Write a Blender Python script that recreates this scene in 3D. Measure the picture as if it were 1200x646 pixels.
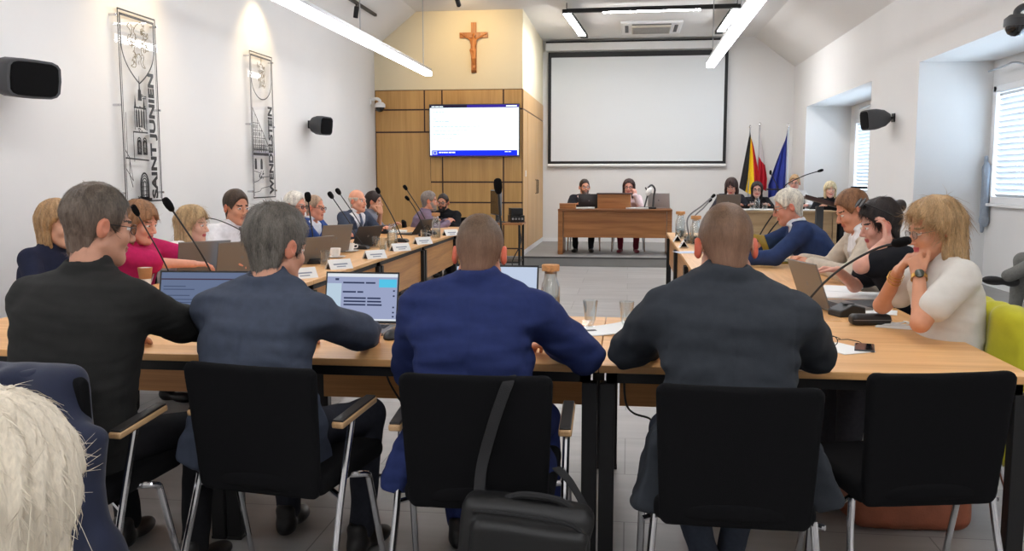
import bpy, bmesh, math, random
import numpy as np
from mathutils import Vector, Matrix

for _o in list(bpy.data.objects):
    bpy.data.objects.remove(_o, do_unlink=True)
SC = bpy.context.scene
COL = SC.collection
random.seed(7)

# ------------------------------------------------------------------ camera
FOCAL = 1050.0                      # focal length in pixels of the 1200 x 646 frame
CAM = np.array([0.0, 0.0, 1.42])
YAW, PITCH = 0.128967366, 0.1100299985
FWD = np.array([-math.sin(YAW) * math.cos(PITCH), math.cos(YAW) * math.cos(PITCH), -math.sin(PITCH)])
RIGHT = np.array([math.cos(YAW), math.sin(YAW), 0.0])
UP = np.cross(RIGHT, FWD)
cam_data = bpy.data.cameras.new('camera')
cam = bpy.data.objects.new('camera', cam_data)
COL.objects.link(cam)
cam_data.sensor_fit = 'HORIZONTAL'
cam_data.sensor_width = 36.0
cam_data.lens = 36.0 * FOCAL / 1200.0
cam_data.clip_start = 0.05
cam_data.clip_end = 200
cam.matrix_world = Matrix(((RIGHT[0], UP[0], -FWD[0], CAM[0]), (RIGHT[1], UP[1], -FWD[1], CAM[1]),
                           (RIGHT[2], UP[2], -FWD[2], CAM[2]), (0, 0, 0, 1)))
SC.camera = cam

def _ray(x, y):
    return FWD + RIGHT * (x - 600) / FOCAL - UP * (y - 323) / FOCAL
def atY(x, y, Y):
    d = _ray(x, y); return CAM + d * (Y / d[1])
def atZ(x, y, Z):
    d = _ray(x, y); return CAM + d * ((Z - CAM[2]) / d[2])
def atX(x, y, X):
    d = _ray(x, y); return CAM + d * (X / d[0])

# ------------------------------------------------------------------ world, exposure
SC.view_settings.view_transform = 'Standard'
SC.view_settings.look = 'None'
SC.view_settings.gamma = 1.0
SC.view_settings.use_curve_mapping = False
SC.view_settings.exposure = 0.0
LED_STRENGTH = 19.5
SKY_STRENGTH = 9.5
SPOT_POWER = 45.0
world = bpy.data.worlds.new('daylight')
SC.world = world
world.use_nodes = True
_bg = world.node_tree.nodes['Background']
_bg.inputs[0].default_value = (0.80, 0.89, 1.0, 1)
_bg.inputs[1].default_value = SKY_STRENGTH

# ------------------------------------------------------------------ materials
def lin(c):
    return tuple(((v / 255) / 12.92 if v / 255 <= 0.04045 else ((v / 255 + 0.055) / 1.055) ** 2.4) for v in c) + (1.0,)

MATS = {}
def mat(name, rgb, rough=0.6, metal=0.0, var=0.0, vscale=6.0, bump=0.0, bscale=60.0, stretch=(1, 1, 1),
        spec=0.5, sheen=0.0, trans=0.0, emit=0.0, alpha=1.0, coat=0.0):
    if name in MATS:
        return MATS[name]
    m = bpy.data.materials.new(name)
    m.use_nodes = True
    nt = m.node_tree; N = nt.nodes; L = nt.links
    b = N['Principled BSDF']
    col = lin(rgb)
    b.inputs['Base Color'].default_value = col
    b.inputs['Roughness'].default_value = rough
    b.inputs['Metallic'].default_value = metal
    b.inputs['Specular IOR Level'].default_value = spec
    if sheen:
        b.inputs['Sheen Weight'].default_value = sheen
    if coat:
        b.inputs['Coat Weight'].default_value = coat
    if trans:
        b.inputs['Transmission Weight'].default_value = trans
    if alpha < 1:
        b.inputs['Alpha'].default_value = alpha
    if emit:
        b.inputs['Emission Color'].default_value = col
        b.inputs['Emission Strength'].default_value = emit
    if var or bump:
        tc = N.new('ShaderNodeTexCoord'); mp = N.new('ShaderNodeMapping')
        mp.inputs['Scale'].default_value = stretch
        L.new(tc.outputs['Object'], mp.inputs['Vector'])
    if var:
        nz = N.new('ShaderNodeTexNoise'); nz.inputs['Scale'].default_value = vscale; nz.inputs['Detail'].default_value = 5
        L.new(mp.outputs[0], nz.inputs['Vector'])
        rp = N.new('ShaderNodeValToRGB')
        rp.color_ramp.elements[0].position = 0.3; rp.color_ramp.elements[1].position = 0.7
        rp.color_ramp.elements[0].color = tuple(max(0, c * (1 - var)) for c in col[:3]) + (1,)
        rp.color_ramp.elements[1].color = tuple(min(1, c * (1 + var)) for c in col[:3]) + (1,)
        L.new(nz.outputs['Fac'], rp.inputs[0]); L.new(rp.outputs[0], b.inputs['Base Color'])
        if emit:
            L.new(rp.outputs[0], b.inputs['Emission Color'])
    if bump:
        n2 = N.new('ShaderNodeTexNoise'); n2.inputs['Scale'].default_value = bscale; n2.inputs['Detail'].default_value = 3
        L.new(mp.outputs[0], n2.inputs['Vector'])
        bp = N.new('ShaderNodeBump'); bp.inputs['Strength'].default_value = bump; bp.inputs['Distance'].default_value = 0.01
        L.new(n2.outputs['Fac'], bp.inputs['Height']); L.new(bp.outputs[0], b.inputs['Normal'])
    MATS[name] = m
    return m

def wood(name, light, dark, axis=0, scale=1.0, rough=0.42, mid=None):
    """Laminated wood: long grain along one axis of the object."""
    m = bpy.data.materials.new(name); m.use_nodes = True
    nt = m.node_tree; N = nt.nodes; L = nt.links; b = N['Principled BSDF']
    tc = N.new('ShaderNodeTexCoord'); mp = N.new('ShaderNodeMapping')
    s = [14.0 * scale] * 3; s[axis] = 0.9 * scale
    mp.inputs['Scale'].default_value = s
    L.new(tc.outputs['Object'], mp.inputs['Vector'])
    n1 = N.new('ShaderNodeTexNoise'); n1.inputs['Scale'].default_value = 1.0; n1.inputs['Detail'].default_value = 8
    n1.inputs['Distortion'].default_value = 0.6
    L.new(mp.outputs[0], n1.inputs['Vector'])
    mp2 = N.new('ShaderNodeMapping'); s2 = [90.0 * scale] * 3; s2[axis] = 2.5 * scale
    mp2.inputs['Scale'].default_value = s2
    L.new(tc.outputs['Object'], mp2.inputs['Vector'])
    n2 = N.new('ShaderNodeTexNoise'); n2.inputs['Scale'].default_value = 1.0; n2.inputs['Detail'].default_value = 4
    L.new(mp2.outputs[0], n2.inputs['Vector'])
    mx = N.new('ShaderNodeMath'); mx.operation = 'MULTIPLY_ADD'
    mx.inputs[1].default_value = 0.35
    L.new(n2.outputs['Fac'], mx.inputs[0])
    ml = N.new('ShaderNodeMath'); ml.operation = 'MULTIPLY'; ml.inputs[1].default_value = 0.65
    L.new(n1.outputs['Fac'], ml.inputs[0]); L.new(ml.outputs[0], mx.inputs[2])
    rp = N.new('ShaderNodeValToRGB')
    rp.color_ramp.elements[0].position = 0.36; rp.color_ramp.elements[0].color = lin(dark)
    rp.color_ramp.elements[1].position = 0.62; rp.color_ramp.elements[1].color = lin(light)
    L.new(mx.outputs[0], rp.inputs[0]); L.new(rp.outputs[0], b.inputs['Base Color'])
    b.inputs['Roughness'].default_value = rough
    bp = N.new('ShaderNodeBump'); bp.inputs['Strength'].default_value = 0.05; bp.inputs['Distance'].default_value = 0.002
    L.new(n2.outputs['Fac'], bp.inputs['Height']); L.new(bp.outputs[0], b.inputs['Normal'])
    MATS[name] = m
    return m

def emitter(name, rgb, strength):
    m = bpy.data.materials.new(name); m.use_nodes = True
    N = m.node_tree.nodes
    N.remove(N['Principled BSDF'])
    e = N.new('ShaderNodeEmission'); e.inputs[0].default_value = lin(rgb); e.inputs[1].default_value = strength
    m.node_tree.links.new(e.outputs[0], N['Material Output'].inputs[0])
    MATS[name] = m
    return m

def clear(name, tint, gloss=0.12, rough=0.02, edge=0.5):
    """Clear pane or glassware: lets light through, reflects more towards the rim."""
    m = bpy.data.materials.new(name); m.use_nodes = True
    N = m.node_tree.nodes; L = m.node_tree.links
    N.remove(N['Principled BSDF'])
    t = N.new('ShaderNodeBsdfTransparent'); t.inputs[0].default_value = lin(tint)
    g = N.new('ShaderNodeBsdfGlossy'); g.inputs['Roughness'].default_value = rough
    lw = N.new('ShaderNodeLayerWeight'); lw.inputs[0].default_value = edge
    mr = N.new('ShaderNodeMapRange')
    mr.inputs[3].default_value = gloss * 0.4; mr.inputs[4].default_value = min(1, gloss * 3.5)
    L.new(lw.outputs['Facing'], mr.inputs[0])
    mx = N.new('ShaderNodeMixShader')
    L.new(mr.outputs[0], mx.inputs[0]); L.new(t.outputs[0], mx.inputs[1]); L.new(g.outputs[0], mx.inputs[2])
    L.new(mx.outputs[0], N['Material Output'].inputs[0])
    MATS[name] = m
    return m

m_wall = mat('white_plaster', (226, 225, 223), 0.9, var=0.015, vscale=1.5, bump=0.02, bscale=180)
m_reveal = mat('white_reveal_plaster', (226, 226, 228), 0.85, var=0.01, vscale=2)
m_ceil = mat('ceiling_plaster', (222, 220, 217), 0.92, var=0.01, vscale=1)
m_warmlit = mat('warm_lit_plaster', (232, 220, 190), 0.9, var=0.015, vscale=2)
m_white = mat('white_paint', (235, 235, 235), 0.5)
m_black = mat('black_metal', (22, 22, 24), 0.45, spec=0.4)
m_blackpl = mat('black_plastic', (26, 26, 28), 0.5)
m_foam = mat('black_foam', (18, 18, 19), 0.95, bump=0.4, bscale=500, spec=0.1)
m_chrome = mat('chrome', (205, 205, 208), 0.16, metal=1.0)
m_alu = mat('aluminium', (180, 182, 186), 0.35, metal=0.9)
m_grey = mat('dark_grey_plastic', (62, 63, 66), 0.5)
m_midgrey = mat('grey_plastic', (120, 121, 124), 0.5)
m_fabric = mat('black_upholstery', (15, 15, 17), 0.95, var=0.15, vscale=200, bump=0.25, bscale=700, spec=0.15)
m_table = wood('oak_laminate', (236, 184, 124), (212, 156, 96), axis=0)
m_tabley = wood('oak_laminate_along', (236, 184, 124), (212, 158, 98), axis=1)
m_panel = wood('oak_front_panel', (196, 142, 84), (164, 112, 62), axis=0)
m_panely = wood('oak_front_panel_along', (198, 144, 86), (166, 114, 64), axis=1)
m_oak = wood('oak_cladding', (206, 162, 100), (186, 142, 82), axis=2, scale=0.7)
m_oakh = wood('oak_cladding_side', (210, 168, 110), (192, 148, 90), axis=2, scale=0.7)
m_desk = wood('walnut_desk', (176, 118, 66), (138, 86, 44), axis=0)
m_desktop = wood('walnut_desk_top', (150, 96, 52), (118, 72, 38), axis=0)
m_strip = mat('dark_brown_strip', (62, 36, 32), 0.5)
m_armpad = mat('armrest_pad', (34, 30, 28), 0.5)
m_armwood = wood('armrest_beech', (196, 160, 118), (160, 122, 80), axis=1, scale=2)
m_cork = mat('cork', (196, 142, 92), 0.85, var=0.2, vscale=90, bump=0.2, bscale=150)
m_paper = mat('white_paper', (240, 240, 238), 0.8)
m_ceramic = mat('white_ceramic', (240, 238, 234), 0.25)
m_cup = mat('paper_cup', (178, 122, 76), 0.7, var=0.1, vscale=20)
m_lapgrey = mat('laptop_shell', (128, 122, 116), 0.4, metal=0.35)
m_silver = mat('silver_shell', (186, 186, 188), 0.4, metal=0.2)
m_lapdark = mat('laptop_dark_shell', (58, 58, 62), 0.45, metal=0.2)
m_keys = mat('keyboard_black', (30, 30, 32), 0.55)
m_glass = clear('glassware', (248, 250, 250), 0.16, 0.02)
m_water = clear('water', (236, 242, 244), 0.14, 0.02)
m_pane = clear('window_glass', (240, 246, 250), 0.06, 0.01)
m_acryl = clear('acrylic_panel', (255, 255, 255), 0.022, 0.012, 0.3)
m_ink = mat('black_line_print', (20, 20, 22), 0.4)
m_eye = mat('eye_white', (225, 220, 214), 0.25)
m_iris = mat('eye_iris', (46, 34, 28), 0.2)
m_lens = clear('spectacle_lens', (240, 242, 244), 0.08, 0.01)

# ------------------------------------------------------------------ object helpers
def tag(o, label=None, cat=None, group=None, kind=None):
    if label: o['label'] = label
    if cat: o['category'] = cat
    if group: o['group'] = group
    if kind: o['kind'] = kind
    return o

def empty(name, loc=(0, 0, 0), rz=0.0, label=None, cat=None, group=None):
    o = bpy.data.objects.new(name, None)
    COL.objects.link(o)
    o.location = tuple(float(v) for v in loc); o.rotation_euler = (0, 0, rz)
    o.empty_display_size = 0.1
    return tag(o, label, cat, group)

def kids(o):
    return [c for c in bpy.data.objects if c.parent == o]

def copy_tree(o, parent=None):
    c = o.copy(); COL.objects.link(c)
    if parent is not None:
        c.parent = parent
    for ch in kids(o):
        copy_tree(ch, c)
    return c

def rotz(a):
    c, s = math.cos(a), math.sin(a)
    return np.array([[c, -s, 0], [s, c, 0], [0, 0, 1.0]])
def rotx(a):
    c, s = math.cos(a), math.sin(a)
    return np.array([[1.0, 0, 0], [0, c, -s], [0, s, c]])
def roty(a):
    c, s = math.cos(a), math.sin(a)
    return np.array([[c, 0, s], [0, 1.0, 0], [-s, 0, c]])

def unit(v):
    v = np.asarray(v, float); n = np.linalg.norm(v)
    return v / n if n > 1e-9 else v

def spline(pts, n=8):
    """Catmull-Rom through the points."""
    P = [np.asarray(p, float) for p in pts]
    P = [2 * P[0] - P[1]] + P + [2 * P[-1] - P[-2]]
    out = []
    for i in range(1, len(P) - 2):
        for k in range(n):
            t = k / n
            a, b, c, d = P[i - 1], P[i], P[i + 1], P[i + 2]
            out.append(0.5 * ((2 * b) + (c - a) * t + (2 * a - 5 * b + 4 * c - d) * t * t + (3 * b - a - 3 * c + d) * t ** 3))
    out.append(P[-2])
    return out

class MB:
    """Collects boxes, tubes, lathes and prisms and links them as ONE mesh object."""
    def __init__(s):
        s.v, s.f, s.mi = [], [], []
    def add(s, V, F, m=0):
        o = len(s.v)
        s.v += [tuple(float(c) for c in p) for p in V]
        s.f += [tuple(o + i for i in f) for f in F]
        s.mi += [m] * len(F)
        return s
    def box(s, c, d, R=None, m=0):
        c = np.asarray(c, float); h = np.asarray(d, float) / 2
        V = [np.array([x, y, z]) * h for x in (-1, 1) for y in (-1, 1) for z in (-1, 1)]
        if R is not None:
            V = [R @ p for p in V]
        F = [(0, 1, 3, 2), (4, 6, 7, 5), (0, 4, 5, 1), (2, 3, 7, 6), (0, 2, 6, 4), (1, 5, 7, 3)]
        return s.add([c + p for p in V], F, m)
    def b2(s, lo, hi, m=0):
        lo = np.asarray(lo, float); hi = np.asarray(hi, float)
        return s.box((lo + hi) / 2, hi - lo, None, m)
    def tube(s, pts, r, n=8, m=0, caps=True, closed=False):
        P = [np.asarray(p, float) for p in pts]
        rs = [r] * len(P) if np.isscalar(r) else list(r)
        k = len(P)
        ref = None; rings = []
        for i in range(k):
            if closed:
                d = unit(P[(i + 1) % k] - P[i - 1])
            else:
                d = unit(P[min(i + 1, k - 1)] - P[max(i - 1, 0)])
            if ref is None:
                ref = np.array([0, 0, 1.0]) if abs(d[2]) < 0.9 else np.array([1.0, 0, 0])
            a = unit(ref - d * (ref @ d)); b = np.cross(d, a); ref = a
            rings.append([P[i] + rs[i] * (math.cos(2 * math.pi * j / n) * a + math.sin(2 * math.pi * j / n) * b) for j in range(n)])
        V = [p for rg in rings for p in rg]; F = []
        for i in range(k if closed else k - 1):
            i2 = (i + 1) % k
            for j in range(n):
                F.append((i * n + j, i * n + (j + 1) % n, i2 * n + (j + 1) % n, i2 * n + j))
        if caps and not closed:
            F.append(tuple(reversed(range(n)))); F.append(tuple((k - 1) * n + j for j in range(n)))
        return s.add(V, F, m)
    def lathe(s, prof, c=(0, 0, 0), n=20, R=None, m=0, caps=True):
        c = np.asarray(c, float); V = []
        for r, z in prof:
            for j in range(n):
                p = np.array([r * math.cos(2 * math.pi * j / n), r * math.sin(2 * math.pi * j / n), z])
                V.append(c + (R @ p if R is not None else p))
        F = []; k = len(prof)
        for i in range(k - 1):
            for j in range(n):
                F.append((i * n + j, i * n + (j + 1) % n, (i + 1) * n + (j + 1) % n, (i + 1) * n + j))
        if caps:
            F.append(tuple(reversed(range(n)))); F.append(tuple((k - 1) * n + j for j in range(n)))
        return s.add(V, F, m)
    def prism(s, poly, t, O=(0, 0, 0), A=(1, 0, 0), B=(0, 0, 1), m=0):
        """Polygon in the plane spanned by A and B, thickened by t along A x B."""
        O = np.asarray(O, float); A = np.asarray(A, float); B = np.asarray(B, float); Nn = unit(np.cross(A, B))
        k = len(poly)
        V = [O + A * x + B * y for x, y in poly] + [O + A * x + B * y + Nn * t for x, y in poly]
        F = [tuple(reversed(range(k))), tuple(range(k, 2 * k))]
        F += [(i, (i + 1) % k, k + (i + 1) % k, k + i) for i in range(k)]
        return s.add(V, F, m)
    def build(s, name, mats, parent=None, bevel=0.0, seg=2, smooth=35, loc=None, rot=None):
        me = bpy.data.meshes.new(name)
        me.from_pydata(s.v, [], s.f)
        if not isinstance(mats, (list, tuple)):
            mats = [mats]
        for mm in mats:
            me.materials.append(mm)
        me.polygons.foreach_set('material_index', s.mi)
        bm = bmesh.new(); bm.from_mesh(me); bmesh.ops.recalc_face_normals(bm, faces=bm.faces); bm.to_mesh(me); bm.free()
        if smooth:
            me.polygons.foreach_set('use_smooth', [True] * len(me.polygons))
            me.set_sharp_from_angle(angle=math.radians(smooth))
        o = bpy.data.objects.new(name, me)
        COL.objects.link(o)
        if parent is not None:
            o.parent = parent
        if loc is not None: o.location = tuple(float(v) for v in loc)
        if rot is not None: o.rotation_euler = rot
        if bevel:
            b = o.modifiers.new('bevel', 'BEVEL'); b.width = bevel; b.segments = seg; b.limit_method = 'ANGLE'; b.angle_limit = math.radians(40)
        return o

def text_mesh(name, body, size, mats, parent, M, ext=0.002, bold=0.0, width=None, height=None):
    """Lettering turned into a mesh; M maps text plane (x right, y up, z out) to the parent's space."""
    cu = bpy.data.curves.new(name, 'FONT')
    cu.body = body; cu.size = size; cu.extrude = ext; cu.offset = bold; cu.align_x = 'LEFT'
    t = bpy.data.objects.new(name, cu)
    COL.objects.link(t)
    bpy.context.view_layer.update()
    me = bpy.data.meshes.new_from_object(t.evaluated_get(bpy.context.evaluated_depsgraph_get()))
    bpy.data.objects.remove(t, do_unlink=True)
    co = np.array([v.co[:] for v in me.vertices])
    lo, hi = co.min(0), co.max(0)
    co[:, 0] -= lo[0]; co[:, 1] -= lo[1]
    if width: co[:, 0] *= width / (hi[0] - lo[0])
    if height: co[:, 1] *= height / (hi[1] - lo[1])
    M = np.array(M, float)
    co = co @ M[:3, :3].T + M[:3, 3]
    me.vertices.foreach_set('co', co.astype(np.float32).ravel()); me.update()
    me.materials.clear()
    for mm in (mats if isinstance(mats, (list, tuple)) else [mats]):
        me.materials.append(mm)
    o = bpy.data.objects.new(name, me)
    COL.objects.link(o)
    o.parent = parent
    return o

# ------------------------------------------------------------------ implicit surfaces (bodies, clothes, soft things)
def smin(a, b, k):
    if k <= 0: return np.minimum(a, b)
    h = np.clip(0.5 + 0.5 * (b - a) / k, 0, 1)
    return b + (a - b) * h - k * h * (1 - h)

class Field:
    def __init__(s, lo, hi, h):
        s.lo = np.asarray(lo, float); s.h = h
        s.n = np.ceil((np.asarray(hi, float) - s.lo) / h).astype(int) + 1
        s.f = np.ones(s.n, np.float32)
        s.ax = [(s.lo[i] + h * np.arange(s.n[i])).astype(np.float32) for i in range(3)]
    def _sl(s, lo, hi, pad):
        a = np.clip(np.floor((np.asarray(lo) - pad - s.lo) / s.h).astype(int), 0, s.n)
        b = np.clip(np.ceil((np.asarray(hi) + pad - s.lo) / s.h).astype(int) + 1, 0, s.n)
        return tuple(slice(a[i], b[i]) for i in range(3))
    def apply(s, prim, k=0.01, op='u'):
        fn, lo, hi = prim
        sl = s._sl(lo, hi, k + 2.5 * s.h)
        if any(q.stop <= q.start for q in sl): return s
        X = s.ax[0][sl[0]][:, None, None]; Y = s.ax[1][sl[1]][None, :, None]; Z = s.ax[2][sl[2]][None, None, :]
        d = fn(X, Y, Z)
        g = s.f[sl]
        if op == 'u': s.f[sl] = smin(g, d, k)
        elif op == 's': s.f[sl] = -smin(-g, d, k)
        elif op == 'i': s.f[sl] = -smin(-g, -d, k)
        return s
    def cut(s, fn, k=0.004):
        """Keep only where fn < 0 (whole grid)."""
        X = s.ax[0][:, None, None]; Y = s.ax[1][None, :, None]; Z = s.ax[2][None, None, :]
        s.f = -smin(-s.f, -fn(X, Y, Z), k)
        return s
    def displace(s, fn):
        m = np.abs(s.f) < 6 * s.h
        i, j, k = np.nonzero(m)
        s.f[i, j, k] += fn(s.ax[0][i], s.ax[1][j], s.ax[2][k])
        return s
    def net(s):
        f = s.f
        f[0] = f[-1] = 1; f[:, 0] = f[:, -1] = 1; f[:, :, 0] = f[:, :, -1] = 1
        ins = f < 0
        a = ins.astype(np.int8)
        c = a[:-1] + a[1:]; c = c[:, :-1] + c[:, 1:]; c = c[:, :, :-1] + c[:, :, 1:]
        I, J, K = np.nonzero((c > 0) & (c < 8))
        nv = len(I)
        idx = np.full(c.shape, -1, np.int32); idx[I, J, K] = np.arange(nv)
        acc = np.zeros((nv, 3)); cnt = np.zeros(nv)
        cs = [(0, 0, 0), (1, 0, 0), (0, 1, 0), (1, 1, 0), (0, 0, 1), (1, 0, 1), (0, 1, 1), (1, 1, 1)]
        val = [f[I + q[0], J + q[1], K + q[2]] for q in cs]
        for p in range(8):
            for ax in range(3):
                if cs[p][ax] == 0:
                    q = p + (1, 2, 4)[ax]
                    v0, v1 = val[p], val[q]
                    m = (v0 < 0) != (v1 < 0)
                    t = v0[m] / (v0[m] - v1[m])
                    pt = np.tile(np.array(cs[p], float), (m.sum(), 1)); pt[:, ax] += t
                    acc[m] += pt; cnt[m] += 1
        V = (np.stack([I, J, K], 1) + acc / cnt[:, None]) * s.h + s.lo
        Q = []
        for ax in range(3):
            b, d = [(1, 2), (2, 0), (0, 1)][ax]
            sl0 = [slice(1, -1)] * 3; sl1 = [slice(1, -1)] * 3
            sl0[ax] = slice(0, -1); sl1[ax] = slice(1, None)
            A, B = ins[tuple(sl0)], ins[tuple(sl1)]
            E = np.nonzero(A != B)
            G = [E[0].copy(), E[1].copy(), E[2].copy()]
            for q in range(3):
                if q != ax: G[q] = G[q] + 1
            fl = A[E]
            def cell(ob, od):
                H = [G[0].copy(), G[1].copy(), G[2].copy()]
                H[b] = H[b] - ob; H[d] = H[d] - od
                return idx[H[0], H[1], H[2]]
            q4 = np.stack([cell(1, 1), cell(0, 1), cell(0, 0), cell(1, 0)], 1)
            q4[~fl] = q4[~fl][:, ::-1]
            Q.append(q4)
        return V, np.concatenate(Q)

def np_mesh(name, V, Q, mats, parent=None, midx=None, smooth_it=0):
    if smooth_it:
        n = len(V); e = np.concatenate([Q[:, [0, 1]], Q[:, [1, 2]], Q[:, [2, 3]], Q[:, [3, 0]]])
        for _ in range(smooth_it):
            acc = np.zeros_like(V); cn = np.zeros(n)
            for q in range(3):
                acc[:, q] = np.bincount(e[:, 0], V[e[:, 1], q], n) + np.bincount(e[:, 1], V[e[:, 0], q], n)
            cn = np.bincount(e[:, 0], minlength=n) + np.bincount(e[:, 1], minlength=n)
            V = 0.5 * V + 0.5 * acc / np.maximum(cn, 1)[:, None]
    me = bpy.data.meshes.new(name)
    me.vertices.add(len(V)); me.vertices.foreach_set('co', V.astype(np.float32).ravel())
    me.loops.add(Q.size); me.loops.foreach_set('vertex_index', Q.astype(np.int32).ravel())
    me.polygons.add(len(Q)); me.polygons.foreach_set('loop_start', np.arange(0, Q.size, Q.shape[1], dtype=np.int32))
    for mm in (mats if isinstance(mats, (list, tuple)) else [mats]):
        me.materials.append(mm)
    if midx is not None:
        me.polygons.foreach_set('material_index', midx.astype(np.int32))
    me.polygons.foreach_set('use_smooth', np.ones(len(Q), bool))
    me.update(calc_edges=True)
    o = bpy.data.objects.new(name, me); COL.objects.link(o)
    if parent is not None: o.parent = parent
    return o

def cap(a, b, ra, rb=None):
    a = np.asarray(a, float); b = np.asarray(b, float); rb = ra if rb is None else rb
    ba = b - a; L2 = max(ba @ ba, 1e-9)
    def fn(X, Y, Z):
        x, y, z = X - a[0], Y - a[1], Z - a[2]
        t = np.clip((x * ba[0] + y * ba[1] + z * ba[2]) / L2, 0, 1)
        return np.sqrt((x - t * ba[0]) ** 2 + (y - t * ba[1]) ** 2 + (z - t * ba[2]) ** 2) - (ra + (rb - ra) * t)
    r = max(ra, rb)
    return fn, np.minimum(a, b) - r, np.maximum(a, b) + r

def ell(c, r, R=None):
    c = np.asarray(c, float); r = np.asarray(r, float); R = np.eye(3) if R is None else R
    def fn(X, Y, Z):
        x, y, z = X - c[0], Y - c[1], Z - c[2]
        q = [(R[0, i] * x + R[1, i] * y + R[2, i] * z) for i in range(3)]
        k0 = np.sqrt((q[0] / r[0]) ** 2 + (q[1] / r[1]) ** 2 + (q[2] / r[2]) ** 2)
        k1 = np.sqrt((q[0] / r[0] ** 2) ** 2 + (q[1] / r[1] ** 2) ** 2 + (q[2] / r[2] ** 2) ** 2)
        return k0 * (k0 - 1) / np.maximum(k1, 1e-6)
    e = np.sqrt(((R * r) ** 2).sum(1))
    return fn, c - e, c + e

def rbox(c, hs, rd, R=None):
    c = np.asarray(c, float); hs = np.asarray(hs, float) - rd; R = np.eye(3) if R is None else R
    def fn(X, Y, Z):
        x, y, z = X - c[0], Y - c[1], Z - c[2]
        q = [np.abs(R[0, i] * x + R[1, i] * y + R[2, i] * z) - hs[i] for i in range(3)]
        out = np.sqrt(np.maximum(q[0], 0) ** 2 + np.maximum(q[1], 0) ** 2 + np.maximum(q[2], 0) ** 2)
        return out + np.minimum(np.maximum(q[0], np.maximum(q[1], q[2])), 0) - rd
    e = np.abs(R) @ (hs + rd)
    return fn, c - e, c + e

def loft(O, A, U, B, ts, rx, ry, bend=None, ex=2.4, front=None):
    """Body of elliptic sections along U from O; A sideways, B forwards. bend(t) shifts sections along B."""
    O = np.asarray(O, float); ts = np.asarray(ts, float)
    def fn(X, Y, Z):
        x, y, z = X - O[0], Y - O[1], Z - O[2]
        u = x * U[0] + y * U[1] + z * U[2]
        a = x * A[0] + y * A[1] + z * A[2]
        b = x * B[0] + y * B[1] + z * B[2]
        if bend is not None: b = b - bend(u)
        qx = np.interp(u, ts, rx); qy = np.interp(u, ts, ry)
        if front is not None:
            qy = np.where(b > 0, qy + np.interp(u, ts, front), qy)
        d = ((np.abs(a) / qx) ** ex + (np.abs(b) / qy) ** ex) ** (1 / ex)
        d = (d - 1) * np.minimum(qx, qy)
        return np.maximum(d, np.maximum(ts[0] - u, u - ts[-1]))
    r = max(max(rx), max(ry) + (max(front) if front is not None else 0)) + 0.1
    P = np.stack([O + U * ts[0], O + U * ts[-1]])
    return fn, P.min(0) - r, P.max(0) + r

def wob(f, seed):
    """Smooth pseudo-noise in -1..1."""
    rg = np.random.RandomState(seed)
    K = rg.normal(size=(6, 3)); K /= np.linalg.norm(K, axis=1)[:, None]
    K *= (f * rg.uniform(0.6, 1.6, 6))[:, None]; ph = rg.uniform(0, 6.28, 6)
    def fn(X, Y, Z):
        s = 0
        for i in range(0, 6, 2):
            s = s + np.sin(K[i, 0] * X + K[i, 1] * Y + K[i, 2] * Z + ph[i] + 1.2 * np.sin(K[i + 1, 0] * X + K[i + 1, 1] * Y + K[i + 1, 2] * Z + ph[i + 1]))
        return s / 3
    return fn

# ------------------------------------------------------------------ people
def hand_prims(w, d, nrm, side, curl=0.5, k=1.0, spread=1.0, thumb=0.6):
    """Palm, four fingers and thumb. w wrist, d towards the fingers, nrm back of the hand, side = towards the thumb."""
    d = unit(d); nrm = unit(nrm - d * (np.asarray(nrm) @ d)); side = unit(side - d * (np.asarray(side) @ d) - nrm * (np.asarray(side) @ nrm))
    R = np.stack([side, d, nrm], 1)
    P = [(rbox(w + d * 0.048 * k, (0.040 * k, 0.050 * k, 0.0145 * k), 0.013 * k, R), 0.012)]
    for i, (o, ln, r) in enumerate([(0.030, 0.074, 0.0088), (0.0105, 0.083, 0.009), (-0.0095, 0.077, 0.0086), (-0.028, 0.060, 0.0076)]):
        p = w + d * (0.092 - 0.006 * abs(i - 1)) * k + side * o * k
        a = 0.0; dirv = d + side * o * 1.2 * spread
        for j, (fr, c) in enumerate([(0.46, 0.75), (0.30, 1.0), (0.24, 0.7)]):
            a += curl * c * (1 + 0.06 * i)
            v = unit(unit(dirv) * math.cos(a) - nrm * math.sin(a))
            q = p + v * ln * fr * k
            P.append((cap(p, q, r * k * (1 - 0.06 * j), r * k * (0.94 - 0.08 * j)), 0.004))
            p = q
    t0 = w + d * 0.022 * k + side * 0.034 * k
    t1 = t0 + unit(d * 0.75 + side * 0.62 * (1 - 0.4 * thumb) - nrm * 0.35 * thumb) * 0.040 * k
    t2 = t1 + unit(d * 0.95 + side * 0.1 - nrm * 0.5 * thumb) * 0.032 * k
    t3 = t2 + unit(d * 1.0 - side * 0.25 - nrm * 0.6 * thumb) * 0.026 * k
    P += [(cap(t0, t1, 0.014 * k, 0.011 * k), 0.008), (cap(t1, t2, 0.0105 * k, 0.0098 * k), 0.003), (cap(t2, t3, 0.0098 * k, 0.008 * k), 0.003)]
    return P

def two_bone(s, w, l1, l2, pole):
    v = w - s; D = np.linalg.norm(v)
    if D > (l1 + l2) * 0.995:
        w = s + v / D * (l1 + l2) * 0.995; v = w - s; D = np.linalg.norm(v)
    a = (l1 * l1 - l2 * l2 + D * D) / (2 * D)
    hgt = math.sqrt(max(l1 * l1 - a * a, 1e-6))
    n = v / D; p = np.asarray(pole, float); p = unit(p - n * (p @ n))
    return s + n * a + p * hgt, w

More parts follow.
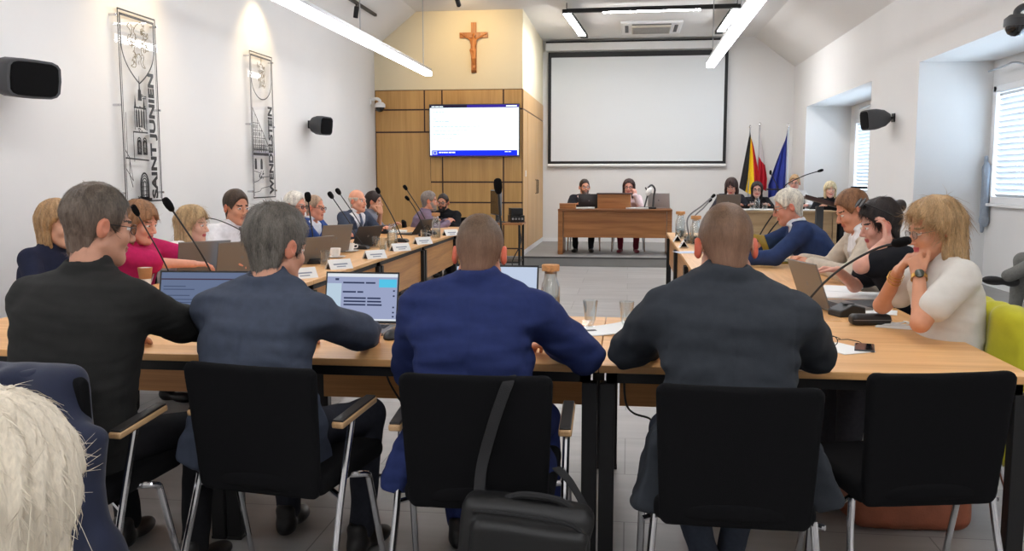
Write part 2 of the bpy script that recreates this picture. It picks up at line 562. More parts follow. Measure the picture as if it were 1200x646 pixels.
def hair_mat(rgb, skin, fade, var):
    key = 'hair_%d_%d_%d' % tuple(rgb) + ('_cropped_%d' % int(fade * 100) if fade else '')
    if key in MATS: return MATS[key]
    m = bpy.data.materials.new(key); m.use_nodes = True
    N = m.node_tree.nodes; L = m.node_tree.links; b = N['Principled BSDF']
    tc = N.new('ShaderNodeTexCoord'); mp = N.new('ShaderNodeMapping'); mp.inputs['Scale'].default_value = (1, 1, 0.16)
    L.new(tc.outputs['Object'], mp.inputs[0])
    n1 = N.new('ShaderNodeTexNoise'); n1.inputs['Scale'].default_value = 260; n1.inputs['Detail'].default_value = 2
    n2 = N.new('ShaderNodeTexNoise'); n2.inputs['Scale'].default_value = 38; n2.inputs['Detail'].default_value = 3
    L.new(mp.outputs[0], n1.inputs['Vector']); L.new(mp.outputs[0], n2.inputs['Vector'])
    ad = N.new('ShaderNodeMath'); ad.operation = 'ADD'; L.new(n1.outputs['Fac'], ad.inputs[0]); L.new(n2.outputs['Fac'], ad.inputs[1])
    hf = N.new('ShaderNodeMath'); hf.operation = 'MULTIPLY'; hf.inputs[1].default_value = 0.5; L.new(ad.outputs[0], hf.inputs[0])
    rp = N.new('ShaderNodeValToRGB'); c = lin(rgb)
    rp.color_ramp.elements[0].position = 0.36; rp.color_ramp.elements[0].color = tuple(v * (1 - var) for v in c[:3]) + (1,)
    rp.color_ramp.elements[1].position = 0.64; rp.color_ramp.elements[1].color = tuple(min(1, v * (1 + var * 1.1)) for v in c[:3]) + (1,)
    L.new(hf.outputs[0], rp.inputs[0])
    out = rp.outputs[0]
    if fade:
        at_ = N.new('ShaderNodeAttribute'); at_.attribute_name = 'thinness'
        mu = N.new('ShaderNodeMath'); mu.operation = 'MULTIPLY'; mu.inputs[1].default_value = fade; L.new(at_.outputs['Fac'], mu.inputs[0])
        mx = N.new('ShaderNodeMixRGB'); mx.inputs[2].default_value = tuple(v * 0.8 for v in lin(skin)[:3]) + (1,)
        L.new(mu.outputs[0], mx.inputs[0]); L.new(out, mx.inputs[1]); out = mx.outputs[0]
    L.new(out, b.inputs['Base Color'])
    b.inputs['Roughness'].default_value = 0.5; b.inputs['Specular IOR Level'].default_value = 0.35
    bp = N.new('ShaderNodeBump'); bp.inputs['Strength'].default_value = 0.45; bp.inputs['Distance'].default_value = 0.004
    L.new(n1.outputs['Fac'], bp.inputs['Height']); L.new(bp.outputs[0], b.inputs['Normal'])
    MATS[key] = m
    return m

SHOES = {}
def shoe_mesh(key, m):
    if key not in SHOES:
        F = Field((-0.06, -0.1, -0.01), (0.06, 0.22, 0.13), 0.007)
        F.apply(ell((0, -0.03, 0.035), (0.036, 0.055, 0.04)), 0.02).apply(ell((0, 0.10, 0.028), (0.044, 0.085, 0.032)), 0.04)
        F.apply(cap((0, -0.025, 0.04), (0, -0.03, 0.095), 0.036, 0.04), 0.02)
        F.cut(lambda X, Y, Z: 0.0 - Z + 0 * X, 0.003)
        V, Q = F.net()
        o = np_mesh('shoe', V, Q, m, None, None, 1)
        SHOES[key] = o.data
        bpy.data.objects.remove(o, do_unlink=True)
    return SHOES[key]

def skull(k=1.0):
    return ell((0, -0.012, 0.037), (0.076 * k, 0.096 * k, 0.092 * k))[0]

def make_hair(style, h, seed, root, Hc, Rh, m, hs, opt):
    """A hair mesh modelled in the head's own frame (x right, y forwards, z up) and carried to the person's space."""
    L = opt.get('hair_len', 0.25)
    th = opt.get('hair_t', 0.012)
    lo, hi = (-0.17, -0.2, -0.13), (0.17, 0.17, 0.2)
    if style in ('long', 'bob'):
        lo = (-0.2, -0.24, -L - 0.06); hi = (0.2, 0.2, 0.2)
    F = Field(lo, hi, h)
    X = F.ax[0][:, None, None]; Y = F.ax[1][None, :, None]; Z = F.ax[2][None, None, :]
    d0 = skull()(X, Y, Z)
    w1 = wob(90, seed); w2 = wob(260, seed + 1); w3 = wob(30, seed + 2)
    if style in ('short', 'buzz', 'ring'):
        t = np.interp(Z, [-0.075, -0.02, 0.05, 0.13], [0.0015, th * 0.55, th * 0.9, th * opt.get('top', 1.2)])
        nape = cap((0, -0.036, -0.02), (0, -0.026, -0.10), 0.058, 0.056)[0](X, Y, Z)
        side = np.interp(np.abs(X), [0.03, 0.075], [1.0, 0.62])
        d = smin(d0, nape + 0.002, 0.012) - t * side
        fr = opt.get('front', 0.072)
        zl = np.interp(Y, [-0.12, -0.055, -0.03, -0.012, 0.012, 0.032, 0.055, 0.075, 0.1], [-0.092, -0.09, -0.05, 0.012, 0.016, -0.02, 0.035, fr, fr + 0.012])
        zl = zl + 0.006 * w1(X, Y, Z)
        dc = zl - Z
        F.f = (-smin(-d, -dc, 0.006)).astype(np.float32)
        if style == 'ring':
            dt = Z - opt.get('ring_z', 0.06) + 0 * X + 0 * Y
            F.f = (-smin(-F.f, -dt, 0.008)).astype(np.float32)
        amp = opt.get('hair_amp', 0.002)
        F.displace(lambda x, y, z: amp * w1(x, y * 0.6, z * 0.5) + amp * 0.7 * w2(x, y * 0.4, z * 0.35))
    else:
        sp = opt.get('hair_w', 0.1)
        ts = [-L, -L * 0.75, -L * 0.4, -0.04, 0.04, 0.1]
        rx = [sp * 0.72, sp * 0.98, sp, sp * 0.96, 0.088, 0.05]
        ry = [0.075, 0.092, 0.1, 0.108, 0.112, 0.06]
        if style == 'bob':
            rx[0] = sp * 0.86; ry[0] = 0.086
        lf = loft((0, -0.02 - opt.get('hair_back', 0), 0), np.array([1.0, 0, 0]), np.array([0, 0, 1.0]), np.array([0, 1.0, 0]), ts, rx, ry, None, 2.0)[0](X, Y, Z)
        d = smin(d0 - opt.get('hair_t', 0.022), lf, 0.03)
        # opening for the face and the neck in front
        fz = opt.get('fringe', 0.055)
        wx = np.interp(Z, [-L, -0.14, -0.09, 0.0, fz - 0.01, fz + 0.03], [0.03, 0.045, 0.062, 0.066, 0.05, 0.0]) * opt.get('open', 1.0)
        yf = np.interp(Z, [-L, -0.16, -0.08, 0.03, fz + 0.02], [0.0, 0.0, 0.005, 0.03, 0.08])
        part = opt.get('part', 0.0)
        dc = np.maximum(np.abs(X - part * (Z > 0.02)) - wx, yf - Y)
        F.f = (-smin(-d, dc, 0.014)).astype(np.float32)
        yc_ = np.interp(Z, [-L, -0.13, -0.06, 0.0, fz - 0.015, fz + 0.025], [0.05, 0.034, opt.get('cheek', 0.026), opt.get('cheek', 0.026) + 0.006, 0.055, opt.get('bang', 0.16)]) + 0 * X + 0.006 * np.sin(Z * 60)
        F.f = (-smin(-F.f, -(Y - yc_), 0.012)).astype(np.float32)
        inner = ell((0, 0.0, -L * 0.75), (0.04, 0.05, L * 0.5))[0](X, Y, Z)
        amp = opt.get('hair_amp', 0.004)
        def strands(x, y, z):
            a = np.arctan2(x, y + 0.02)
            r = np.sqrt(x * x + (y + 0.02) ** 2)
            return amp * np.sin(a * 17 + 2.5 * w3(x, y, z)) * np.clip(r / 0.06, 0, 1) + amp * 0.5 * np.sin(a * 41 + 2 * w3(x, y, z)) + 0.4 * amp * w1(x, y, z * 0.2)
        F.displace(strands)
    V, Q = F.net()
    V = V * hs
    VV = Hc + V @ Rh.T
    o = np_mesh('hair', VV, Q, m, root, None, 1)
    n_str = opt.get('strands', 0)
    if n_str:
        add_strands(o, n_str, opt.get('strand_len', 0.03), Hc, Rh, m, seed, opt.get('strand_w', 0.0011), opt.get('strand_lift', 0.004), opt.get('sag', 5.0))
    if opt.get('fade'):
        me = o.data; co = np.empty(len(me.vertices) * 3, np.float32); me.vertices.foreach_get('co', co)
        lc = (co.reshape(-1, 3).astype(float) - Hc) @ Rh / hs
        th_ = np.interp(lc[:, 2], [-0.09, -0.03, 0.04, 0.085], [1.0, 0.8, 0.4, 0.0])
        crown_ = opt.get('crown', 0) * np.exp(-((lc[:, 0] / 0.05) ** 2 + ((lc[:, 1] + 0.05) / 0.05) ** 2)) * (lc[:, 2] > 0.05)
        at_ = me.attributes.new('thinness', 'FLOAT', 'POINT'); at_.data.foreach_set('value', np.clip(th_ + crown_, 0, 1).astype(np.float32))
    return o

def add_strands(o, n, ln, Hc, Rh, m, seed, width, lift, sag=5.0):
    """Fine locks that follow the head downwards, joined into the same hair mesh."""
    me = o.data
    rg = np.random.RandomState(seed)
    nv = len(me.vertices)
    co = np.empty(nv * 3, np.float32); me.vertices.foreach_get('co', co); co = co.reshape(-1, 3).astype(float)
    no = np.empty(nv * 3, np.float32); me.vertices.foreach_get('normal', no); no = no.reshape(-1, 3).astype(float)
    loc = (co - Hc) @ Rh
    ok = np.nonzero(np.einsum('ij,ij->i', loc - np.array([0, -0.012, 0.02]), no @ Rh) > 0)[0]
    pick = rg.choice(ok, min(n, len(ok)), replace=len(ok) < n)
    P = co[pick]; Nn = no[pick]; lp = loc[pick]
    crown = np.array([0.0, -0.045, 0.12])
    fl = (lp - crown); fl[:, 2] -= 0.06
    fl += rg.normal(size=fl.shape) * 0.03
    D = fl @ Rh.T
    D -= Nn * np.einsum('ij,ij->i', D, Nn)[:, None]
    D /= np.linalg.norm(D, axis=1)[:, None] + 1e-9
    S = np.cross(D, Nn)
    lens = ln * rg.uniform(0.5, 1.2, len(P))[:, None]
    rows = []
    for t, k in ((0, -0.3), (0.4, 0.5), (1.0, 1.0)):
        c = P + D * lens * t + Nn * (lift * k * rg.uniform(0.3, 1, (len(P), 1))) - Nn * (lens * t) ** 2 * sag
        w = width * (1.0 - 0.7 * t)
        rows.append((c - S * w, c + S * w))
    V = np.concatenate([r for pr_ in rows for r in pr_])
    q = len(P); b = np.arange(q)
    Fq = np.concatenate([np.stack([b + (2 * i) * q, b + (2 * i + 1) * q, b + (2 * i + 3) * q, b + (2 * i + 2) * q], 1) for i in (0, 1)])
    oldQ = np.empty(len(me.loops), np.int32); me.loops.foreach_get('vertex_index', oldQ)
    VV = np.concatenate([co, V]); QQ = np.concatenate([oldQ.reshape(-1, 4), Fq + nv])
    t = np_mesh('hair', VV, QQ, m, None)
    o.data = t.data
    bpy.data.objects.remove(t, do_unlink=True)

def person(label, head, yaw, floor=0.0, lean=10, side=0, hunch=0.05, hyaw=0, hpitch=0, hroll=0,
           rh=None, lh=None, rd=None, ld=None, rn=None, ln_=None, rcurl=0.5, lcurl=0.5, rpole=None, lpole=None,
           skin=(206, 150, 122), female=False, wide=1.0, belly=0.0, hs=1.0,
           top=None, hair=None, legs=None, hb=0.008, hc=0.010, hh=0.007, seed=1, glasses=None, group=None,
           shirt=None, tie=None, trousers=(34, 36, 42), shoes=(24, 22, 22), beard=None, extra=None, thigh=0.43, neck=(0.04, 0.124), sw=None, shirt_cup=0.026, ear=(1.0, 0.86, 0.82), sdrop=0.055):
    head = np.asarray(head, float)
    yaw = math.radians(yaw); R = rotz(yaw)
    le, sd = math.radians(lean), math.radians(side)
    U = unit([math.sin(sd), math.sin(le), math.cos(le) * math.cos(sd)])
    A = unit(np.array([1.0, 0, 0]) - U * U[0]); B = np.cross(U, A)
    hipz = 0.54
    nk = np.array([0.0, neck[0], neck[1]]) * hs
    Lt = (head[2] - floor - hipz - nk[2] - hunch * B[2]) / U[2]
    Lt = max(0.36, min(0.62, Lt))
    H = np.array([0, 0, hipz])
    bend = lambda u: hunch * np.clip(u / Lt, 0, 1.1) ** 2
    Npt = H + U * Lt + B * hunch
    nl = math.radians(hyaw) * 0.4
    Hc = Npt + nk + np.array([0, 0.02 * max(0, -hpitch) / 20, 0])
    base = np.array([*(head[:2] - (R @ Hc)[:2]), floor])
    root = empty('person', base, yaw, label, 'person', group)
    loc = lambda w: R.T @ (np.asarray(w, float) - base)
    Rh = rotz(math.radians(hyaw)) @ rotx(math.radians(hpitch)) @ roty(math.radians(hroll))
    hp = lambda x, y, z: Hc + Rh @ (np.array([x, y, z]) * hs)
    sw = sw or (0.165 if female else 0.185) * wide
    S0 = H + U * (Lt - sdrop) + B * bend(Lt - sdrop)
    sh = {1: S0 + A * sw - B * 0.0, -1: S0 - A * sw}
    arms = {}
    for s_, tgt, pole in ((1, rh, rpole), (-1, lh, lpole)):
        if tgt is None:
            w = np.array([s_ * 0.16, 0.42, 0.80])
        else:
            w = loc(tgt)
        pl = np.array([s_ * 0.7, -0.25, -0.75]) if pole is None else np.asarray(pole, float)
        e, w = two_bone(sh[s_], w, 0.285 * (0.94 if female else 1), 0.255 * (0.94 if female else 1), pl)
        arms[s_] = (sh[s_], e, w)
    # ---------------- body: head, neck, trunk, arms and hands in one surface
    pts = [hp(0, 0, 0.15), hp(0, 0.15, 0), hp(0, -0.13, 0), hp(0.1, 0, -0.1), hp(-0.1, 0, -0.1), H - U * 0.1]
    for s_ in arms: pts += list(arms[s_])
    P = np.array(pts)
    F = Field(P.min(0) - np.array([0.23, 0.2, 0.12]), P.max(0) + np.array([0.23, 0.22, 0.14]), hb)
    ts = np.array([-0.2, 0.0, 0.22, 0.46, 0.76, 0.92, 1.0, 1.08]) * Lt
    if female:
        rx = np.array([0.165, 0.18, 0.145, 0.15, 0.165, 0.13, 0.055, 0.045]) * wide
        ry = np.array([0.115, 0.125, 0.105, 0.11, 0.115, 0.085, 0.055, 0.045])
        fr = np.array([0, 0.0, 0.0, 0.015, 0.03, 0.008, 0, 0]) + belly * np.array([0, 0.6, 1, 0.6, 0.1, 0, 0, 0])
    else:
        rx = np.array([0.165, 0.175, 0.165, 0.172, 0.19, 0.155, 0.065, 0.05]) * wide
        ry = np.array([0.115, 0.125, 0.12, 0.118, 0.125, 0.098, 0.062, 0.05])
        fr = np.array([0, 0.0, 0.0, 0.0, 0.005, 0, 0, 0]) + belly * np.array([0, 0.7, 1, 0.7, 0.15, 0, 0, 0])
    F.apply(loft(H, A, U, B, ts, rx - 0.02, ry - 0.02, bend, 2.3, fr), 0.02)
    r1 = 0.043 if female else 0.05
    for s_ in arms:
        a, e, w = arms[s_]
        F.apply(cap(a, e, r1, r1 * 0.84), 0.03).apply(cap(e, w, r1 * 0.86, r1 * 0.56), 0.02)
        cu = rcurl if s_ == 1 else lcurl
        dd = rd if s_ == 1 else ld; nn = rn if s_ == 1 else ln_
        dd = unit(w - e) if dd is None else R.T @ np.asarray(dd, float)
        nn = np.array([0.15 * s_, 0, 1.0]) if nn is None else R.T @ np.asarray(nn, float)
        nn = unit(nn - unit(dd) * (nn @ unit(dd)))
        sd_ = np.cross(unit(dd), nn) * -s_
        for pr_, k in hand_prims(w, dd, nn, sd_, cu, 0.92 if female else 1.0):
            F.apply(pr_, k)
    nr = 0.047 if female else 0.056
    F.apply(cap(Npt - U * 0.05, hp(0, -0.022, -0.05), nr * 1.12, nr), 0.03)
    F.apply(ell(hp(0, -0.012, 0.037), np.array([0.076, 0.096, 0.092]) * hs, Rh), 0.02)
    jw = 0.9 if female else 1.0
    F.apply(ell(hp(0, 0.028, -0.035), np.array([0.060 * jw, 0.064, 0.085]) * hs, Rh), 0.02)
    F.apply(ell(hp(0, 0.062, -0.098), np.array([0.030 * jw, 0.027, 0.021]) * hs, Rh), 0.03)
    for s_ in (1, -1):
        F.apply(cap(hp(s_ * 0.054 * jw, 0.0, -0.055), hp(s_ * 0.014, 0.066, -0.1), 0.02 * hs, 0.017 * hs), 0.025)
        F.apply(ell(hp(s_ * 0.036, 0.066, -0.028), np.array([0.024, 0.022, 0.024]) * hs, Rh), 0.02)
    F.apply(cap(hp(-0.034, 0.082, 0.024), hp(0.034, 0.082, 0.024), 0.011 * hs), 0.014)
    for s_ in (1, -1):
        F.apply(ell(hp(s_ * 0.031, 0.1, 0.004), np.array([0.017, 0.016, 0.011]) * hs, Rh), 0.008, 's')
    F.apply(cap(hp(0, 0.088, 0.012), hp(0, 0.112, -0.03), 0.0075 * hs, 0.0115 * hs), 0.008)
    for s_ in (1, -1):
        F.apply(ell(hp(s_ * 0.011, 0.1, -0.036), np.array([0.009, 0.011, 0.008]) * hs, Rh), 0.006)
        F.apply(ell(hp(s_ * 0.031, 0.08, 0.004), np.array([0.0135, 0.0125, 0.0115]) * hs, Rh), 0.002)
    F.apply(ell(hp(0, 0.089, -0.0585), np.array([0.023, 0.011, 0.0055]) * hs, Rh), 0.004)
    F.apply(ell(hp(0, 0.088, -0.0695), np.array([0.020, 0.011, 0.0065]) * hs, Rh), 0.004)
    for s_ in (1, -1):
        Re = Rh @ rotz(-s_ * 0.35) @ rotx(-0.15)
        F.apply(ell(hp(s_ * 0.085, -0.012, -0.002), np.array([0.012, 0.020, 0.034]) * hs, Re), 0.006)
        F.apply(ell(hp(s_ * 0.095, -0.006, 0.004), np.array([0.007, 0.010, 0.017]) * hs, Re), 0.004, 's')
    V, Q = F.net()
    fc = (V[Q].mean(1) - Hc) @ Rh / hs
    mi = np.zeros(len(Q), int)
    x, y, z = fc[:, 0], fc[:, 1], fc[:, 2]
    mi[(y > 0.075) & (np.abs(x) < 0.023) & (z < -0.054) & (z > -0.075)] = 1
    ex = np.minimum(np.abs(x - 0.031), np.abs(x + 0.031))
    er = np.sqrt((ex / 0.0135) ** 2 + ((z - 0.004) / 0.0075) ** 2)
    mi[(y > 0.075) & (er < 1)] = 2
    mi[(y > 0.082) & (np.sqrt(ex ** 2 + (z - 0.004) ** 2) < 0.0062)] = 3
    mi[(y > 0.06) & (ex < 0.017) & (np.abs(z - 0.027) < 0.0045)] = 4
    mi[(np.abs(x) > 0.0775) & (np.abs(z) < 0.042) & (y < 0.03)] = 5
    kk = 's%d_%d_%d' % skin
    earc = tuple(int(v * q) for v, q in zip(skin, ear))
    m_ear = mat('ear_%d_%d_%d' % earc, earc, 0.5)
    m_ear.node_tree.nodes['Principled BSDF'].inputs['Subsurface Weight'].default_value = 0.2
    m_skin = mat('skin_' + kk, skin, 0.5, var=0.06, vscale=25, bump=0.06, bscale=220, spec=0.35)
    b_ = m_skin.node_tree.nodes['Principled BSDF']
    b_.inputs['Subsurface Weight'].default_value = 0.06
    b_.inputs['Subsurface Radius'].default_value = (0.02, 0.008, 0.004)
    lipc = (186, 82, 84) if female else tuple(int(v * q) for v, q in zip(skin, (0.86, 0.7, 0.7)))
    m_lip = mat('lip_' + '%d_%d_%d' % lipc, lipc, 0.4)
    hcol = hair['rgb'] if hair else (120, 110, 100)
    m_brow = mat('brow_%d_%d_%d' % tuple(hcol), tuple(int(v * 0.75) for v in hcol), 0.8)
    np_mesh('body', V, Q, [m_skin, m_lip, m_eye, m_iris, m_brow, m_ear], root, mi, 1)
    # ---------------- trousers and shoes
    lg = legs or {}
    F = None
    kn, an = {}, {}
    for s_ in (1, -1):
        hj = H + np.array([s_ * 0.09, 0.0, -0.02])
        kn[s_] = np.array(lg.get('knee%d' % s_, (s_ * 0.15, thigh, 0.52)), float)
        an[s_] = np.array(lg.get('ankle%d' % s_, (s_ * 0.13, thigh + 0.02, 0.1)), float)
    Pk = np.array([H] + list(kn.values()) + list(an.values()))
    F = Field(Pk.min(0) - 0.2, Pk.max(0) + np.array([0.2, 0.15, 0.16]), max(hc, 0.009))
    F.apply(ell(H + np.array([0, 0.02, -0.01]), (0.18 * wide, 0.125, 0.1)), 0.03)
    for s_ in (1, -1):
        hj = H + np.array([s_ * 0.09, 0.0, -0.01])
        F.apply(cap(hj, kn[s_], 0.088, 0.064), 0.02).apply(cap(kn[s_], an[s_], 0.062, 0.048), 0.02)
    ww = wob(28, seed + 9)
    F.displace(lambda x, y, z: 0.005 * ww(x, y, z))
    V, Q = F.net()
    np_mesh('trousers', V, Q, mat('cloth_%d_%d_%d' % tuple(trousers), trousers, 0.9, var=0.12, vscale=60, bump=0.15, bscale=400, spec=0.2), root, None, 1)
    sm = shoe_mesh(shoes, mat('shoe_%d_%d_%d' % tuple(shoes), shoes, 0.45))
    for s_ in (1, -1):
        so = bpy.data.objects.new('shoe', sm); COL.objects.link(so); so.parent = root
        so.location = tuple(an[s_] - np.array([0, 0, an[s_][2] - max(0.005, an[s_][2] - 0.1)])) if 'shoe%d' % s_ not in lg else tuple(lg['shoe%d' % s_][:3])
        so.rotation_euler = (0, 0, -s_ * 0.15) if 'shoe%d' % s_ not in lg else tuple(lg['shoe%d' % s_][3:])
    # ---------------- upper clothes
    def garment(name, t, off):
        col = t['rgb']
        m = t.get('mat') or mat('fabric_%d_%d_%d' % tuple(col), col, 0.88, var=t.get('var', 0.1), vscale=t.get('vs', 30), bump=0.18, bscale=t.get('bs', 420), spec=0.2, sheen=t.get('sheen', 0.0))
        hem = t.get('hem', -0.2)
        pts = [Npt + U * 0.1, H + U * hem - A * 0.25, H + U * hem + A * 0.25]
        for s_ in arms: pts += list(arms[s_])
        for fl in t.get('flaps', []): pts += [np.array(fl[0]), np.array(fl[1])]
        P = np.array(pts)
        F = Field(P.min(0) - np.array([0.13, 0.26, 0.11]), P.max(0) + np.array([0.13, 0.24 + belly, 0.1]), hc)
        tj = ts.copy(); tj[0] = hem
        k = t.get('loose', 0.0)
        rx2 = rx + off + k; ry2 = ry + off + k
        rx2[-2:] -= k; ry2[-2:] -= k
        rx2[-1] = min(rx2[-1], nr + 0.012); ry2[-1] = min(ry2[-1], nr + 0.012)
        F.apply(loft(H, A, U, B, tj[:-1], rx2[:-1], ry2[:-1], bend, 2.4, fr[:-1]), 0.02)
        # shoulders slope from the neck out
        r2 = r1 + 0.014 + off + t.get('sleeve', 0.0)
        for s_ in (1, -1):
            a, e, w = arms[s_]
            F.apply(cap(Npt - U * t.get('slope', 0.03) + A * s_ * 0.05, a - A * s_ * 0.005 + U * t.get('pad', 0.0), 0.05 + off, r2 * 0.94), 0.045)
            if t.get('long', True):
                v = unit(w - e)
                F.apply(cap(a, e, r2, r2 * 0.86), 0.018)
                F.apply(cap(e, w - v * t.get('cuff', 0.0), r2 * 0.88, r2 * 0.66), 0.02)
            else:
                q = t.get('short', 0.55)
                F.apply(cap(a, a + (e - a) * q, r2, r2 * 1.02), 0.018)
        if t.get('collar', True):
            cn = unit(U - B * 0.22); cb = unit(B + U * 0.22)
            c0 = Npt + U * t.get('cup', 0.018) - B * 0.006
            R0 = nr + 0.012; rr = 0.011; vs_ = t.get('cstand', 0.42)
            def tor(X, Y, Z):
                x, y, z = X - c0[0], Y - c0[1], Z - c0[2]
                a_ = x * A[0] + y * A[1] + z * A[2]; b_2 = x * cb[0] + y * cb[1] + z * cb[2]; n_ = x * cn[0] + y * cn[1] + z * cn[2]
                return np.sqrt((np.sqrt(a_ * a_ + b_2 * b_2) - R0 - n_ * -0.25) ** 2 + (n_ * vs_) ** 2) - rr
            F.apply((tor, c0 - 0.12, c0 + 0.12), 0.012)
        for fl in t.get('flaps', []):
            f0, f1_ = np.array(fl[0], float), np.array(fl[1], float)
            dv = unit(f0 - f1_); sv = unit(np.array([1.0, 0, 0]) - dv * dv[0])
            F.apply(rbox((f0 + f1_) / 2, (fl[2] * 0.72, 0.11, np.linalg.norm(f0 - f1_) / 2 + 0.03), 0.022, np.stack([sv, np.cross(dv, sv), dv], 1)), 0.035)
        if t.get('vopen'):
            u0, wv = t['vopen']
            def wedge(X, Y, Z):
                x, y, z = X - H[0], Y - H[1], Z - H[2]
                u = x * U[0] + y * U[1] + z * U[2]; a_ = x * A[0] + y * A[1] + z * A[2]; b_2 = x * B[0] + y * B[1] + z * B[2] - bend(u)
                return np.maximum(np.abs(a_) - wv * (u - u0 * Lt) / (Lt * (1.0 - u0)), 0.02 - b_2)
            F.cut(lambda X, Y, Z: -wedge(X, Y, Z), 0.004)
        f1 = wob(t.get('fold', 24), seed + 3); f2 = wob(55, seed + 4)
        am = t.get('amp', 0.005)
        F.displace(lambda x, y, z: am * f1(x * 0.45, y * 0.8, z * 1.5) + am * 0.5 * f2(x * 0.4, y * 0.8, z * 1.5))
        if t.get('seam'):
            def seam(x, y, z):
                px = (x - H[0]) * A[0] + (y - H[1]) * A[1] + (z - H[2]) * A[2]
                pb = (x - H[0]) * B[0] + (y - H[1]) * B[1] + (z - H[2]) * B[2]
                pu = (x - H[0]) * U[0] + (y - H[1]) * U[1] + (z - H[2]) * U[2]
                arm = 0.0032 * np.exp(-((np.abs(px) - sw * 0.94 + 0.02 * np.clip(0.75 * Lt - pu, 0, 0.2)) / 0.007) ** 2) * (pu > Lt * 0.5)
                drag = 0.008 * np.sin(pu * 70 + 5 * np.abs(px) * 8 + 2.5 * f1(x, y, z * 0.5)) * np.exp(-((pu - 0.34 * Lt) / 0.10) ** 2) * np.clip(f2(x * 0.4, y, z * 0.6) + 0.3, 0, 1)
                return 0.0045 * np.exp(-(px / 0.006) ** 2) * (pb < 0) + arm + drag
            F.displace(seam)
        V, Q = F.net()
        return np_mesh(name, V, Q, m, root, None, 1), m
    if shirt:
        garment('shirt', dict(rgb=shirt, long=True, cuff=-0.02, amp=0.002, cup=shirt_cup, hem=-0.05, sleeve=-0.006), -0.010)
    if top:
        garment(top.get('name', 'jacket'), top, 0.008 if shirt else 0.004)
    if tie:
        tm = MB(); pp = []
        for u in np.linspace(0.97, 0.35, 7):
            uu = u * Lt
            bb = np.interp(uu, ts, ry) + np.interp(uu, ts, fr) - 0.004 + 0.006
            pp.append(H + U * uu + B * (bend(uu) + bb))
        tm.tube(pp, [0.014, 0.012, 0.017, 0.02, 0.023, 0.025, 0.02], 8)
        tm.build('tie', mat('tie_%d_%d_%d' % tuple(tie), tie, 0.6, var=0.2, vscale=80), root)
    # ---------------- hair, beard, spectacles
    if hair:
        m_h = hair_mat(hair['rgb'], skin, hair.get('fade', 0), hair.get('var', 0.45))
        make_hair(hair['style'], hh, seed + 20, root, Hc, Rh, m_h, hs, hair)
        if hair.get('bun'):
            bm_ = MB(); c = np.array(hair['bun'])
            Fb = Field(c - 0.07, c + 0.07, hh); Fb.apply(ell(c, (0.035, 0.035, 0.035)), 0.0)
            wb = wob(120, seed); Fb.displace(lambda x, y, z: 0.003 * wb(x, y, z))
            Vb, Qb = Fb.net()
            np_mesh('hair_bun', Hc + (Vb * hs) @ Rh.T, Qb, hair.get('bun_mat', m_h), root, None, 1)
    if beard:
        Fb = Field((-0.1, -0.05, -0.16), (0.1, 0.13, 0.02), hh)
        X = Fb.ax[0][:, None, None]; Y = Fb.ax[1][None, :, None]; Z = Fb.ax[2][None, None, :]
        d = ell((0, 0.028, -0.035), (0.066, 0.070, 0.091))[0](X, Y, Z)
        d = smin(d, ell((0, 0.062, -0.1), (0.042, 0.038, 0.034))[0](X, Y, Z), 0.02)
        top_z = np.interp(np.abs(X), [0, 0.024, 0.03, 0.06], [-0.046, -0.046, -0.04, -0.005])
        mouth = ell((0, 0.1, -0.064), (0.022, 0.03, 0.010))[0](X, Y, Z)
        d = np.maximum(np.maximum(d, Z - top_z), -mouth)
        Fb.f = d.astype(np.float32)
        wb = wob(150, seed); Fb.displace(lambda x, y, z: 0.002 * wb(x, y, z))
        Vb, Qb = Fb.net()
        np_mesh('beard', Hc + (Vb * hs) @ Rh.T, Qb, mat('beard_%d_%d_%d' % tuple(beard), beard, 0.8, var=0.3, vscale=60, bump=0.4, bscale=200), root, None, 1)
    if glasses:
        g = MB(); gr = 0.0016 if hb < 0.007 else 0.0026
        for s_ in (1, -1):
            ring = [hp(s_ * 0.033 + 0.023 * math.cos(a), 0.104 - 0.004 * abs(math.cos(a)), 0.002 + 0.017 * math.sin(a)) for a in np.linspace(0, 2 * math.pi, 20, endpoint=False)]
            g.tube(ring, gr, 6, 0, closed=True)
            g.tube([hp(s_ * 0.056, 0.1, 0.008), hp(s_ * 0.079, 0.06, 0.010), hp(s_ * 0.083, -0.005, 0.012), hp(s_ * 0.083, -0.03, -0.01)], gr * 0.9, 6)
        g.tube([hp(-0.010, 0.104, 0.004), hp(0, 0.108, 0.008), hp(0.010, 0.104, 0.004)], gr, 6)
        gl = g.build('glasses', mat('frame_%d_%d_%d' % tuple(glasses), glasses, 0.3), root)
        for s_ in (1, -1):
            ln2 = MB()
            ring = [hp(s_ * 0.033 + 0.022 * math.cos(a), 0.104 - 0.004 * abs(math.cos(a)), 0.002 + 0.016 * math.sin(a)) for a in np.linspace(0, 2 * math.pi, 20, endpoint=False)]
            ring2 = [p - Rh @ np.array([0, 0.001, 0]) for p in ring]
            ln2.add(ring + ring2, [tuple(range(20)), tuple(reversed(range(20, 40)))] + [(i, (i + 1) % 20, 20 + (i + 1) % 20, 20 + i) for i in range(20)])
            ln2.build('lens', m_lens, gl)
    info = dict(root=root, H=H, U=U, A=A, B=B, N=Npt, Hc=Hc, Rh=Rh, arms=arms, L=Lt, base=base, R=R, hp=hp, hs=hs)
    if extra: extra(info)
    return info

# ================================================================== the setting
XL, XR, YB, YF, ZC, ZW = -4.08, 3.05, 17.6, -3.0, 4.02, 3.46
YC = 14.26                                     # front of the built-in cabinet
XC = -1.68                                     # its right-hand side
PZ = 0.15                                      # podium height
NX = 3.80                                      # window plane of the niches

def struct(name, mb, m, **kw):
    return tag(mb.build(name, m, None, **kw), kind='structure')

